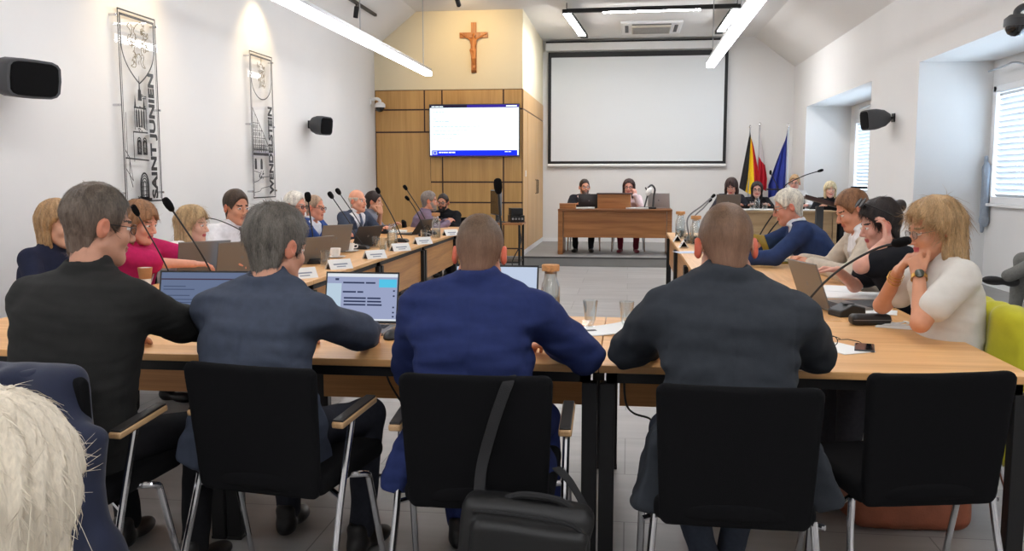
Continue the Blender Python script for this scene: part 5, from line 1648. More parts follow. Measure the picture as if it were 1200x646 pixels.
mic_px((319, 311), (234, 254), 'gooseneck microphone bent low in front of the man in the white shirt', sag=0.02, foam=0.019, flen=0.07)
mic_px((369, 309), (360, 225), 'upright gooseneck microphone before the white-haired man with glasses', sag=-0.09, foam=0.026, flen=0.08, r0=0.006)
b = atZ(424, 292, TZ); mic(b, atY(385, 225, b[1]), 'gooseneck microphone to the left of the bald man, lower of two', sag=-0.06, foam=0.024, flen=0.075, r0=0.005)
b = atZ(432, 286, TZ); mic(b, atY(394, 221, b[1]), 'gooseneck microphone to the left of the bald man, upper of two', sag=-0.06, foam=0.024, flen=0.075, r0=0.005)
mic_px((471, 284), (441, 220), 'gooseneck microphone leaning towards the person in the grey polo shirt', sag=-0.05, foam=0.022, flen=0.07, r0=0.006)
b = atZ(505, 275, TZ); mic(b, atY(473, 217, b[1] - 0.1), 'taller gooseneck microphone before the man in the mauve shirt', sag=-0.05, foam=0.022, flen=0.07, r0=0.006)
b = atZ(498, 277, TZ); mic(b, atY(475, 230, b[1] - 0.1), 'shorter gooseneck microphone before the man in the mauve shirt', sag=0.02, foam=0.02, flen=0.065, r0=0.006)
b = np.array([-0.56, 4.22, TZ]); b = np.array([atY(594, 330, 4.24)[0], 4.24, TZ]); t = atY(583, 209, 4.24)
mic(b, t, 'tall upright microphone with thick foam head behind the blue-suited man', sag=-0.085, foam=0.0205, flen=0.075, r0=0.0055)
b = atZ(880, 300, TZ); mic(b, atY(929, 223, b[1] - 0.3), 'gooseneck microphone before the man in the navy jacket, upper of two', sag=-0.04, foam=0.024, flen=0.085, r0=0.006)
b = atZ(884, 306, TZ); mic(b, atY(938, 231, b[1] - 0.3), 'gooseneck microphone before the man in the navy jacket, lower of two', sag=-0.04, foam=0.026, flen=0.09, r0=0.006)
b = np.array([0.70, 3.95, TZ]); t = atY(1068, 281, 3.75)
mic(b, t, 'long gooseneck microphone curving across to the blonde woman in white', sag=0.03, foam=0.019, flen=0.075, r0=0.005, rz=0.5)
for q, (bp, tp, lb, mid) in enumerate((((808, 285), (838, 228), 'pale curved gooseneck at the far right row, outer of two', (806, 256)), ((812, 281), (834, 233), 'pale curved gooseneck at the far right row, inner of two', (813, 256)))):
    b = atZ(*bp, TZ); Yb = b[1]
    mic(b, atY(*tp, Yb + 0.1), lb, foam=0.016, flen=0.05, r0=0.008, mid=[atY(*mid, Yb), atY((mid[0] + tp[0]) / 2 + 1, (mid[1] + tp[1]) / 2 - 1, Yb + 0.05)], mg=m_midgrey)
mic(np.array([2.55, 14.55, PZ + 0.74]), atY(965, 199, 14.3), 'long thin gooseneck microphone over the lectern', foam=0.022, flen=0.09, r0=0.008, mid=[atY(918, 221, 14.5), atY(940, 207, 14.4)], unit_=False)
r = empty('microphone_stand', (2.40, 15.9, PZ), 0, 'black music-stand-like tray with a short microphone below the blue flag', 'microphone stand')
p1 = atY(912, 222, 15.9); p2 = atY(903, 203, 15.9); o_ = np.array([2.40, 15.9, PZ])
MB().box(p1 - o_, (0.40, 0.2, 0.022)).build('tray', m_black, r, bevel=0.003)
MB().tube([(p1 - o_)[:2].tolist() + [0.0], p1 - o_], 0.012, 8).build('pole', m_black, r)
MB().tube(spline([p1 - o_, p1 - o_ + np.array([-0.05, 0, 0.12]), p2 - o_], 5), 0.008, 8).build('gooseneck', m_black, r)
MB().lathe([(0, 0), (0.02, 0.01), (0.022, 0.05), (0.012, 0.08), (0, 0.082)], p2 - o_ - np.array([0, 0, 0.03]), 12, caps=False).build('windscreen', m_foam, r)
MB().lathe([(0, 0), (0.17, 0), (0.17, 0.012), (0.02, 0.03), (0, 0.03)], ((p1 - o_)[0], 0, 0), 20, caps=False).build('base', m_black, r)

# ================================================================== things on the tables
def name_plate(p, rz, label, group=None, w=0.21, h=0.085):
    r = empty('name_plate', p, rz, label, 'name plate', group)
    t = 0.004
    a = MB()
    a.prism([(-0.045, 0.0), (-0.045 + t * 1.5, 0.0), (0.0, h - t), (0.045 - t * 1.5, 0), (0.045, 0), (0.0, h)], w, (0, w / 2, 0), (1, 0, 0), (0, 0, 1))
    a.build('folded_card', m_paper, r, smooth=0)
    n_ = unit(np.array([h, 0, 0.045])); u_ = unit(np.array([-0.045, 0, h]))
    R_ = np.stack([np.array([0, 1.0, 0]), u_, n_], 1)
    MB().box(np.array([0.0225, 0, h / 2]) + n_ * 0.0006, (w * 0.62, 0.011, 0.0008), R_).box(np.array([0.0225, 0, h / 2]) + n_ * 0.0006 - u_ * 0.02, (w * 0.4, 0.008, 0.0008), R_).build('printed_lines', mat('faded_print', (150, 156, 170), 0.8), r, smooth=0)
    MB().prism([(-0.04, 0.001), (0.04, 0.001), (0.0, h - 0.009)], 0.002, (0, -w / 2 + 0.012, 0), (1, 0, 0), (0, 0, 1)).build('inside_shade', m_black, r, smooth=0)  # black sheet standing in for the shade inside the folded card
    return r
for (px, py), lb in zip(((363, 326), (405, 315), (446, 303), (475, 294), (501, 286), (533, 276)),
                        ('white name plate nearest the open bright laptop', 'white name plate beside the cup and glass', 'white name plate before the bald man', 'white name plate before the person in the grey polo', 'white name plate before the cork-topped bottle', 'white name plate at the far end of the left row')):
    p = atZ(px, py, TZ); name_plate((p[0] - 0.05, p[1], TZ), -0.72, lb, w=0.19, h=0.07)
for (px, py), lb in zip(((788, 283), (795, 290)), ('grey name plate at the far corner of the right row', 'second grey name plate from the far corner of the right row')):
    p = atZ(px, py, TZ); name_plate((p[0] + 0.05, p[1], TZ), math.pi, lb, w=0.16, h=0.07)

def tumbler(p, label, h=0.10, r_=0.034, fill=0.25, group=None, name='drinking_glass'):
    r = empty(name, p, 0, label, 'glass', group)
    MB().lathe([(0.0, 0.0), (r_ * 0.82, 0.0), (r_ * 0.84, 0.004), (r_, h), (r_ * 0.94, h), (r_ * 0.78, 0.012), (0, 0.012)], (0, 0, 0), 24, caps=False).build('glass', m_glass, r)
    if fill:
        MB().lathe([(0, 0.0125), (r_ * 0.775, 0.0125), (r_ * (0.78 + 0.15 * fill), 0.012 + fill * (h - 0.02)), (0, 0.012 + fill * (h - 0.02))], (0, 0, 0), 24, caps=False).build('water', m_water, r)
    return r
def stem_glass(p, label, h=0.125, r_=0.034):
    r = empty('drinking_glass', p, 0, label, 'glass')
    prof = [(0, 0), (0.027, 0), (0.027, 0.004), (0.012, 0.012), (0.017, 0.02), (0.024, 0.035), (0.026, 0.055), (0.029, 0.085), (r_, h)]
    MB().lathe(prof + [(x * 0.94, z) for x, z in reversed(prof[6:])] + [(0.022, 0.036), (0, 0.026)], (0, 0, 0), 28, caps=False).build('glass', m_glass, r)
    return r
def carafe(p, label, h=0.22, rb=0.042, fill=0.7, cork=True):
    r = empty('water_bottle', p, 0, label, 'bottle')
    prof = [(0, 0), (rb, 0), (rb, h * 0.62), (rb * 0.95, h * 0.70), (rb * 0.68, h * 0.82), (rb * 0.66, h * 0.98)]
    MB().lathe(prof + [(rb * 0.6, h * 0.98), (rb * 0.62, h * 0.82), (rb * 0.9, h * 0.69), (rb * 0.94, h * 0.03), (0, h * 0.03)], (0, 0, 0), 26, caps=False).build('glass', m_glass, r)
    MB().lathe([(0, h * 0.031), (rb * 0.935, h * 0.031), (rb * 0.935, h * 0.6 * fill), (0, h * 0.6 * fill)], (0, 0, 0), 26, caps=False).build('water', m_water, r)
    if cork:
        MB().lathe([(0, h * 0.93), (rb * 0.58, h * 0.93), (rb * 0.6, h * 0.985), (rb * 0.92, h * 0.99), (rb * 0.95, h * 1.10), (rb * 0.9, h * 1.12), (0, h * 1.12)], (0, 0, 0), 22, caps=False).build('cork_stopper', m_cork, r)
    return r
def cup(p, label, s=1.0, rz=0.0):
    r = empty('coffee_cup', p, rz, label, 'cup')
    MB().lathe([(0, 0.012), (0.026 * s, 0.012), (0.036 * s, 0.03 * s), (0.042 * s, 0.07 * s), (0.039 * s, 0.07 * s), (0.03 * s, 0.025 * s), (0, 0.02 * s)], (0, 0, 0), 24, caps=False).build('bowl', m_ceramic, r)
    MB().tube(spline([(0.038 * s, 0, 0.058 * s), (0.062 * s, 0, 0.056 * s), (0.06 * s, 0, 0.034 * s), (0.034 * s, 0, 0.03 * s)], 6), 0.005 * s, 8).build('handle', m_ceramic, r)
    MB().lathe([(0, 0.0), (0.04 * s, 0.0), (0.075 * s, 0.010), (0.073 * s, 0.013), (0.03 * s, 0.006), (0, 0.006)], (0, 0, 0), 28, caps=False).build('saucer', m_ceramic, r)
    return r
def P(px, py, z=TZ): return atZ(px, py, z)
cup(P(393, 302), 'white coffee cup on a saucer beside the name plate and glass', 1.15, 2.6)
cup(P(410, 295), 'white coffee cup on a saucer before the bright blue suit', 1.1, 0.4)
tumbler(P(381, 312), 'clear drinking glass beside the upright microphone', 0.12, 0.04, 0.3)
tumbler(P(449, 294), 'clear drinking glass nearest the bald man', 0.12, 0.04, 0.4)
tumbler(P(440, 290), 'clear drinking glass behind the one nearest the bald man', 0.11, 0.038, 0.3)
tumbler(P(497, 281), 'clear drinking glass beside the cork-topped bottle on the left row', 0.11, 0.04, 0.4)
carafe(P(460, 291), 'clear open water bottle on the left row', 0.24, 0.05, 0.5, False)
carafe(P(511, 279), 'cork-topped water bottle on the left row', 0.25, 0.05, 0.6)
carafe(P(797, 278), 'cork-topped water bottle at the far end of the right row, further one', 0.26, 0.055, 0.6)
carafe(P(815, 287), 'cork-topped water bottle on the right row behind the dark suit', 0.26, 0.055, 0.6)
tumbler(P(800, 281), 'small glass beside the further cork-topped bottle', 0.10, 0.04, 0.3)
tumbler(P(808, 286), 'small glass between the two cork-topped bottles of the right row', 0.10, 0.04, 0.3)
tumbler(P(268, 338), 'clear drinking glass beside the grey laptop lid of the woman in white', 0.10, 0.038, 0.3)
carafe(P(645, 372), 'cork-topped water bottle beside the shoulder of the blue suit', 0.23, 0.046, 0.75)
stem_glass(P(691.5, 384), 'tall flared glass nearest the blue suit')
stem_glass(P(734, 386), 'tall flared glass beside the dark grey suit')
tumbler(P(749, 384), 'short glass half hidden behind the dark grey sleeve', 0.085, 0.033, 0.3)
# paper cup
r = empty('paper_cup', P(171, 339), 0, 'brown paper cup before the woman in pink', 'cup')
MB().lathe([(0, 0), (0.028, 0), (0.040, 0.13), (0.038, 0.13), (0.026, 0.006), (0, 0.006)], (0, 0, 0), 22, caps=False).build('cup', m_ceramic, r)
MB().lathe([(0.0345, 0.065), (0.0405, 0.131), (0.0415, 0.133), (0.0425, 0.13), (0.0355, 0.065)], (0, 0, 0), 22, caps=False).build('brown_sleeve', m_cup, r)
def sheets(p, label, w=0.21, d=0.297, rz=0.0, n=4, name='paper_stack', cat='papers', curl=0.0, m=None):
    r_ = MB(); k = 8
    for i in range(n):
        a = (random.random() - 0.5) * 0.08 if i else 0; R_ = rotz(a); z = 0.001 + i * 0.0014
        V = []
        for j in range(k + 1):
            t = j / k
            zz = z + curl * (1 - t) ** 2.2
            for x in (-w / 2, w / 2):
                V.append(R_ @ np.array([x, (t - 0.5) * d, 0]) + np.array([0, 0, zz]))
        V2 = [q + np.array([0, 0, 0.001]) for q in V]
        m_ = len(V)
        Fc = []
        for j in range(k):
            Fc += [(2 * j, 2 * j + 1, 2 * j + 3, 2 * j + 2), (m_ + 2 * j, m_ + 2 * j + 2, m_ + 2 * j + 3, m_ + 2 * j + 1), (2 * j, 2 * j + 2, m_ + 2 * j + 2, m_ + 2 * j), (2 * j + 1, m_ + 2 * j + 1, m_ + 2 * j + 3, 2 * j + 3)]
        Fc += [(0, m_, m_ + 1, 1), (2 * k, 2 * k + 1, m_ + 2 * k + 1, m_ + 2 * k)]
        r_.add(V + V2, Fc)
    o = r_.build(name, m or m_paper, None, smooth=0, loc=p, rot=(0, 0, rz))
    return tag(o, label, cat)
sheets(P(720, 388), 'white sheets with a lifted edge under the arm of the dark grey suit', 0.22, 0.28, 1.9, 3, curl=0.035)
sheets(P(986, 409), 'white sheet under the spectacles near the phone', 0.15, 0.21, 0.5, 2)
sheets(P(1000, 347), 'white papers before the woman in the black top', 0.3, 0.36, 1.5, 5)
sheets(P(462, 272), 'thick white papers before the person in the grey polo', 0.3, 0.3, 0.2, 12)
sheets(P(985, 340), 'second pile of white papers behind the grey laptop lid', 0.3, 0.22, 1.2, 6)
sheets(P(807, 296), 'bluish white sheet at the far end of the right row', 0.24, 0.2, 0.3, 2, m=mat('bluish_paper', (206, 214, 234), 0.8))
sheets((-0.48, 14.83 + 0.0, PZ + 0.746), 'white papers in front of the presiding man', 0.2, 0.26, 1.57, 14) if False else None
sheets((-0.70, 14.74, PZ + 0.746), 'white papers before the dark laptop on the podium desk', 0.30, 0.2, 0.05, 16)
sheets((0.14, 14.75, PZ + 0.746), 'white papers before the presiding woman', 0.36, 0.22, 0.0, 16)
sheets((2.05, 14.5, PZ + 0.741), 'white papers at the middle of the side table', 0.5, 0.3, 0.1, 14)
sheets((2.75, 14.45, PZ + 0.741), 'white papers at the right end of the side table', 0.4, 0.24, 0.1, 12)
tumbler((1.93, 14.5, PZ + 0.74), 'clear glass on the side table nearest its laptop', 0.14, 0.045, 0.6)
carafe((2.02, 14.62, PZ + 0.74), 'clear water bottle on the side table', 0.22, 0.045, 0.7, False)
tumbler((2.12, 14.48, PZ + 0.74), 'clear glass on the side table right of the water bottle', 0.12, 0.045, 0.5)
# small wooden box and document camera on the podium desk
r = empty('wooden_box', (-0.99, 14.78, PZ + 0.745), 0, 'small wooden box at the left end of the podium desk', 'box')
MB().b2((-0.13, -0.1, 0), (0.13, 0.1, 0.075)).build('box_body', m_desk, r, bevel=0.004)
MB().b2((-0.135, -0.105, 0.076), (0.135, 0.105, 0.088)).build('lid', m_desk, r, bevel=0.003)
r = empty('document_camera', (0.31, 14.9, PZ + 0.745), 0, 'looped document camera with white head on the podium desk', 'document camera')
MB().b2((-0.16, -0.1, 0), (0.14, 0.12, 0.03)).build('base', m_blackpl, r, bevel=0.008)
MB().tube(spline([(0.09, 0.05, 0.03), (0.10, 0.05, 0.2), (0.115, 0.04, 0.32), (0.06, 0.0, 0.385), (0.0, -0.02, 0.34)], 8), 0.016, 10).build('curved_arm', m_grey, r)
MB().tube(spline([(-0.05, 0, 0.03), (-0.02, 0, 0.15), (0.0, -0.01, 0.26), (-0.04, -0.02, 0.35)], 8), 0.013, 10).build('lamp_arm', m_grey, r)
F = Field((-0.09, -0.1, 0.15), (0.09, 0.08, 0.40), 0.007); F.apply(ell((0.015, -0.03, 0.28), (0.045, 0.04, 0.075), roty(0.5)), 0.0)
V, Q = F.net(); np_mesh('camera_head', V, Q, m_ceramic, r, None, 1)
# near-right clutter
r = empty('spectacle_case', P(1019, 381), math.radians(8), 'black oblong case on the papers beside the blonde woman', 'case')
F = Field((-0.12, -0.06, -0.01), (0.12, 0.06, 0.07), 0.005); F.apply(rbox((0, 0, 0.027), (0.092, 0.036, 0.025), 0.02), 0); V, Q = F.net(); np_mesh('shell', V, Q, m_blackpl, r, None, 1)
MB().b2((-0.088, -0.0365, 0.026), (0.088, -0.0352, 0.029)).build('seam', m_midgrey, r, smooth=0)
r = empty('delegate_unit', P(992, 370), math.radians(20), 'black box-shaped unit behind the oblong case', 'unit')
MB().prism([(-0.07, 0), (0.07, 0), (0.07, 0.045), (0.0, 0.06), (-0.07, 0.03)], 0.11, (0, 0.055, 0), (1, 0, 0), (0, 0, 1)).build('housing', m_blackpl, r, bevel=0.006)
MB().b2((-0.02, -0.02, 0.0575), (0.03, 0.02, 0.0625)).build('button', m_grey, r, bevel=0.002)
tag(MB().b2((-0.17, -0.12, 0.001), (0.17, 0.12, 0.014)).build('dark_folder', mat('folder_grey', (84, 84, 88), 0.6), None, bevel=0.003, loc=P(1003, 358), rot=(0, 0, 0.2)), 'dark grey folder under the black unit', 'folder')
r = empty('phone', P(1013, 409), math.radians(-14), 'black phone lying face up near the table edge', 'phone')
MB().b2((-0.037, -0.076, 0.0005), (0.037, 0.076, 0.009)).build('phone_body', m_grey, r, bevel=0.003)
MB().b2((-0.034, -0.073, 0.0092), (0.034, 0.073, 0.0097)).build('screen', mat('phone_glass', (14, 15, 17), 0.08), r, smooth=0)
r = empty('spectacles', P(968, 404), math.radians(-55), 'folded-open spectacles lying beside the phone', 'glasses')
g = MB()
for s_ in (1, -1):
    g.tube([(s_ * 0.034 + 0.025 * math.cos(a), 0, 0.022 + 0.019 * math.sin(a)) for a in np.linspace(0, 6.283, 18, endpoint=False)], 0.0018, 6, closed=True)
    g.tube([(s_ * 0.06, 0, 0.03), (s_ * 0.066, 0.05, 0.028), (s_ * 0.06, 0.12, 0.012), (s_ * 0.055, 0.14, 0.003)], 0.0018, 6)
g.tube([(-0.009, 0, 0.026), (0, 0, 0.029), (0.009, 0, 0.026)], 0.0018, 6)
g.build('frame', m_black, r)
r = empty('charger_cable', P(1045, 382), 0, 'white cable and charger heap beside the black case', 'cable')
rg = random.Random(6); pts = [(-0.12, 0.06, 0.008)]
for k in range(16):
    a = k * 0.9; pts.append((0.05 * math.cos(a) * (1 + 0.3 * rg.random()) + k * 0.004 - 0.03, 0.035 * math.sin(a) + 0.02, 0.006 + 0.003 * (k % 4)))
pts.append((0.11, -0.05, 0.005))
MB().tube(spline(pts, 5), 0.0032, 6).build('cord', m_white, r)
MB().b2((-0.13, 0.03, 0), (-0.06, 0.075, 0.026)).build('charger_block', m_white, r, bevel=0.005)
sheets(P(1055, 384), 'loose pamphlets under the white cable', 0.10, 0.2, 1.2, 3, 'pamphlet', 'papers')
sheets(P(1021, 366), 'white sheet between the black unit and the cable heap', 0.16, 0.24, 1.3, 3)
_pp = atY(397, 366, 3.68)
tag(MB().box((0, 0, 0.035), (0.10, 0.0012, 0.085), rotx(-0.7)).box((0.012, 0.008, 0.03), (0.10, 0.0012, 0.075), rotx(-0.5) @ rotz(0.1)).build('folded_paper', m_paper, None, smooth=0, loc=(_pp[0], _pp[1], TZ + 0.005), rot=(0, 0, -0.5)), 'small folded white paper at the hand of the man in the grey-navy suit', 'paper')
# acrylic plate and computer mouse near the blue suit
r = empty('acrylic_sign', P(693, 389), 0.3, 'small clear acrylic plate in front of the tall flared glass', 'sign')
MB().box((0, 0.012, 0.024), (0.08, 0.003, 0.055), rotx(-0.5)).build('plate', m_acryl, r, smooth=0)
MB().b2((-0.045, -0.012, 0.0), (0.045, 0.025, 0.006)).build('base', m_blackpl, r, bevel=0.002)
F = Field((-0.05, -0.07, -0.01), (0.05, 0.07, 0.05), 0.005); F.apply(ell((0, 0, 0.005), (0.034, 0.056, 0.034)), 0); F.cut(lambda X, Y, Z: 0.001 - Z, 0.002)
V, Q = F.net(); o = np_mesh('computer_mouse', V, Q, m_blackpl, None, None, 1); o.location = tuple(float(v) for v in P(459, 397)); tag(o, 'black computer mouse beside the bright laptop', 'mouse')
tag(MB().tube(spline([P(470, 380, TZ + .006), P(476, 365, TZ + .006), P(470, 352, TZ + .006), P(477, 340, TZ + .006)], 8), 0.004, 6).build('cable', m_blackpl, None), 'black cable on the table beside the blue suit', 'cable')
# AV trolley
r = empty('equipment_trolley', (-1.78, 12.75, 0), 0, 'black equipment trolley with a monitor seen edge-on, by the oak cabinet', 'trolley')
MB().b2((-0.28, -0.25, 0.74), (0.3, 0.25, 0.77)).build('shelf', m_desk, r, bevel=0.003)
MB().b2((-0.26, -0.22, 0.2), (0.26, 0.22, 0.22)).build('lower_shelf', m_black, r, bevel=0.003)
for sx_, sy in four:
    MB().b2((sx_ * 0.26 - 0.015, sy * 0.22 - 0.015, 0.05), (sx_ * 0.26 + 0.015, sy * 0.22 + 0.015, 0.74)).lathe([(0, -0.012), (0.03, -0.012), (0.03, 0.012), (0, 0.012)], (sx_ * 0.26, sy * 0.22, 0.03), 12, roty(math.pi / 2), caps=False).build('leg', m_black, r)
r = empty('monitor', (-1.88, 12.72, 0.77), math.radians(-68), 'dark grey computer monitor on the trolley, seen from its side', 'monitor')
MB().b2((-0.27, -0.02, 0.1), (0.27, 0.025, 0.46)).build('housing', m_midgrey, r, bevel=0.012)
MB().b2((-0.255, -0.0215, 0.115), (0.255, -0.0202, 0.445)).build('screen', mat('monitor_glass', (16, 17, 20), 0.15), r, smooth=0)
MB().b2((-0.04, 0.0, 0.01), (0.04, 0.04, 0.2)).build('neck', m_grey, r, bevel=0.004)
MB().b2((-0.13, -0.09, 0), (0.13, 0.11, 0.014)).build('foot', m_grey, r, bevel=0.004)
r = empty('mixing_amplifier', (-1.60, 12.8, 0.77), 0.3, 'stack of dark audio boxes on the trolley beside the monitor', 'audio equipment')
MB().b2((-0.1, -0.13, 0.0), (0.1, 0.13, 0.1)).b2((-0.09, -0.12, 0.102), (0.08, 0.12, 0.2)).build('housing', m_black, r, bevel=0.005)
kn = MB()
for k in range(4): kn.lathe([(0, 0), (0.015, 0), (0.013, 0.016), (0, 0.016)], (-0.07 + k * 0.045, -0.131, 0.05), 12, rotx(math.pi / 2), caps=False)
kn.build('knobs', m_alu, r)
tag(MB().tube(spline([(-1.55, 12.6, 0.78), (-1.50, 12.55, 0.5), (-1.62, 12.5, 0.2), (-1.5, 12.55, 0.01), (-1.3, 12.9, 0.008)], 8), 0.008, 6).build('cable', m_blackpl, None), 'black cable hanging from the equipment trolley', 'cable')
tag(MB().tube(spline([(-1.30, 14.0, 0.008), (-1.5, 13.6, 0.008), (-1.45, 13.1, 0.008), (-1.55, 12.7, 0.008)], 8), 0.008, 6).build('cable', m_blackpl, None), 'black cable on the floor between podium and trolley', 'cable')

# ================================================================== bags, jackets and cables in the foreground
def soft(name, mats, root, F, amp=0.004, fr=26, seed=1, sm=1, fine=0.0):
    w_ = wob(fr, seed); w2 = wob(fr * 2.4, seed + 1)
    F.displace(lambda x, y, z: amp * w_(x, y, z) + amp * 0.4 * w2(x, y, z))
    V, Q = F.net()
    return np_mesh(name, V, Q, mats, root, None, sm)
m_bag = mat('black_nylon', (11, 11, 12), 0.5, var=0.1, vscale=12, bump=0.12, bscale=500)
m_strapm = mat('black_webbing', (22, 22, 24), 0.8, bump=0.3, bscale=400)
bz = atY(612, 580, 2.46)[2]
bx = atY(614, 620, 2.46)[0]
r = empty('shoulder_bag', (bx, 2.46, bz - 0.30), 0, 'black nylon shoulder bag hanging by its strap behind the blue suit', 'bag')
F = Field((-0.25, -0.12, -0.02), (0.25, 0.12, 0.36), 0.006)
Rb = roty(0.10)
F.apply(rbox((0.0, 0.01, 0.14), (0.19, 0.055, 0.145), 0.04, Rb), 0.02).apply(rbox((0.015, -0.045, 0.115), (0.165, 0.035, 0.12), 0.03, Rb), 0.006)
soft('bag_body', m_bag, r, F, 0.005, 22, 4)
zp = MB().tube(spline([Rb @ np.array([-0.15, -0.055, 0.105]) + (0, 0, .14), Rb @ np.array([-0.12, -0.062, 0.118]) + (0, 0, .14), Rb @ np.array([0.1, -0.062, 0.118]) + (0, 0, .14), Rb @ np.array([0.17, -0.055, 0.09]) + (0, 0, .14)], 8), 0.005, 6)
zp.build('zip', m_strapm, r)
MB().tube(spline([Rb @ np.array([-0.08, 0.0, 0.28]), Rb @ np.array([-0.03, -0.005, 0.30]), Rb @ np.array([0.06, -0.005, 0.30]), Rb @ np.array([0.11, 0.0, 0.28])], 8), 0.011, 8).build('carry_handle', m_strapm, r)
lg = MB(); pl = [(0.02 * math.cos(a), 0.0075 * math.sin(a)) for a in np.linspace(0, 6.283, 20, endpoint=False)]
lg.prism(pl, 0.004, (0.025, -0.083, 0.115), (1, 0, -0.1), (0.1, 0, 1))
lg.build('oval_badge', m_chrome, r)
def ribbon(name, pts, w, t, side, m, root):
    P_ = spline(pts, 10); mb = MB(); V = []
    for i, q in enumerate(P_):
        d = unit(P_[min(i + 1, len(P_) - 1)] - P_[max(i - 1, 0)])
        s_ = np.asarray(side(i / (len(P_) - 1)) if callable(side) else side, float); s_ = unit(s_ - d * (s_ @ d)); n_ = np.cross(d, s_)
        V += [q - s_ * w / 2 - n_ * t / 2, q + s_ * w / 2 - n_ * t / 2, q + s_ * w / 2 + n_ * t / 2, q - s_ * w / 2 + n_ * t / 2]
    Fc = [(0, 1, 2, 3), tuple(4 * (len(P_) - 1) + k for k in (3, 2, 1, 0))]
    for i in range(len(P_) - 1):
        for k in range(4):
            Fc.append((4 * i + k, 4 * i + (k + 1) % 4, 4 * i + 4 + (k + 1) % 4, 4 * i + 4 + k))
    mb.add(V, Fc)
    return mb.build(name, m, root, smooth=40)
o_ = np.array([bx, 2.46, bz - 0.30])
q = [atY(562, 578, 2.50), atY(565, 545, 2.58), atY(577, 500, 2.60), atY(590, 462, 2.605), atY(596, 448, 2.615), atY(598, 441, 2.66), atY(600, 446, 2.70)]
q[0][1] = 2.49
ribbon('strap', [p - o_ for p in q], 0.034, 0.004, lambda t: (1, 0.0, 0.2), m_strapm, r)
q = [atY(652, 548, 2.60), atY(668, 565, 2.55), atY(684, 592, 2.50), atY(690, 606, 2.47)]
ribbon('strap', [p - o_ for p in q], 0.03, 0.004, lambda t: (0.2, 1.0, 0.2), m_strapm, r)

# navy jacket over the back of the left chair
r = empty('draped_jacket', (-1.86, 2.46, 0.02), 0, 'navy jacket draped over the chair back at the lower left', 'jacket')
F = Field((-0.40, -0.25, 0.10), (0.40, 0.14, 0.92), 0.008)
F.apply(rbox((0.0, -0.015, 0.62), (0.255, 0.055, 0.22), 0.05), 0.0)
F.apply(rbox((0.05, -0.06, 0.42), (0.27, 0.045, 0.30), 0.045, rotx(0.10) @ roty(0.16)), 0.06)
F.apply(cap((0.17, -0.04, 0.76), (0.33, -0.07, 0.20), 0.05, 0.065), 0.05).apply(cap((-0.2, -0.04, 0.76), (-0.24, -0.08, 0.25), 0.05, 0.055), 0.05)
F.apply(cap((0.04, -0.075, 0.80), (0.05, -0.10, 0.30), 0.03, 0.05), 0.05)
m_navy = mat('navy_jacket_cloth', (22, 30, 56), 0.85, var=0.12, vscale=18, bump=0.15, bscale=420, sheen=0.2)
w_ = wob(14, 11)
F.displace(lambda x, y, z: 0.010 * np.sin(x * 46 + 1.6 * w_(x, y, z * 0.5)) * np.clip((0.85 - z) * 2, 0.1, 1))
soft('jacket_cloth', m_navy, r, F, 0.004, 20, 12)
F = Field((-0.20, -0.14, 0.70), (0.20, 0.02, 0.90), 0.007)
F.apply(cap((-0.12, -0.05, 0.815), (0.0, -0.075, 0.80), 0.02), 0.01).apply(cap((0.0, -0.075, 0.80), (0.12, -0.05, 0.815), 0.02), 0.01)
soft('collar', m_navy, r, F, 0.002, 30, 2)

# yellow-green jacket over the blonde woman's chair
r = empty('draped_jacket', (1.37, 4.02, 0.03), math.radians(92), 'yellow-green jacket draped over the chair of the blonde woman', 'jacket')
F = Field((-0.40, -0.42, 0.10), (0.40, 0.02, 0.95), 0.008)
F.apply(rbox((0.0, -0.228, 0.64), (0.262, 0.065, 0.22), 0.05, rotx(0.08)), 0.0)
F.apply(rbox((0.0, -0.28, 0.48), (0.275, 0.055, 0.28), 0.05, rotx(0.08)), 0.05)
F.apply(cap((-0.22, -0.25, 0.80), (-0.26, -0.30, 0.30), 0.05, 0.06), 0.05).apply(cap((0.22, -0.25, 0.80), (0.26, -0.30, 0.34), 0.05, 0.06), 0.05)
w_ = wob(14, 21)
F.displace(lambda x, y, z: 0.010 * np.sin(x * 44 + 1.5 * w_(x, y, z * 0.5)))
m_lime = mat('yellow_green_cloth', (186, 180, 30), 0.85, var=0.08, vscale=14, bump=0.12, bscale=380, sheen=0.2)
soft('jacket_cloth', m_lime, r, F, 0.004, 20, 22)
# brown bag on the floor
pb = atZ(1070, 603, 0.0)
r = empty('leather_bag', (1.14, 3.75, 0), 0.1, 'reddish-brown leather bag on the floor beneath the right table corner', 'bag')
F = Field((-0.3, -0.2, -0.02), (0.3, 0.2, 0.3), 0.008)
F.apply(rbox((0, 0, 0.085), (0.24, 0.12, 0.085), 0.05), 0)
soft('bag_body', mat('brown_leather', (150, 84, 58), 0.5, var=0.15, vscale=14, bump=0.15, bscale=120), r, F, 0.006, 18, 31)
MB().tube(spline([(-0.12, -0.06, 0.15), (-0.08, -0.10, 0.22), (0.06, -0.10, 0.22), (0.1, -0.06, 0.15)], 8), 0.010, 8).build('handle', MATS['brown_leather'], r)
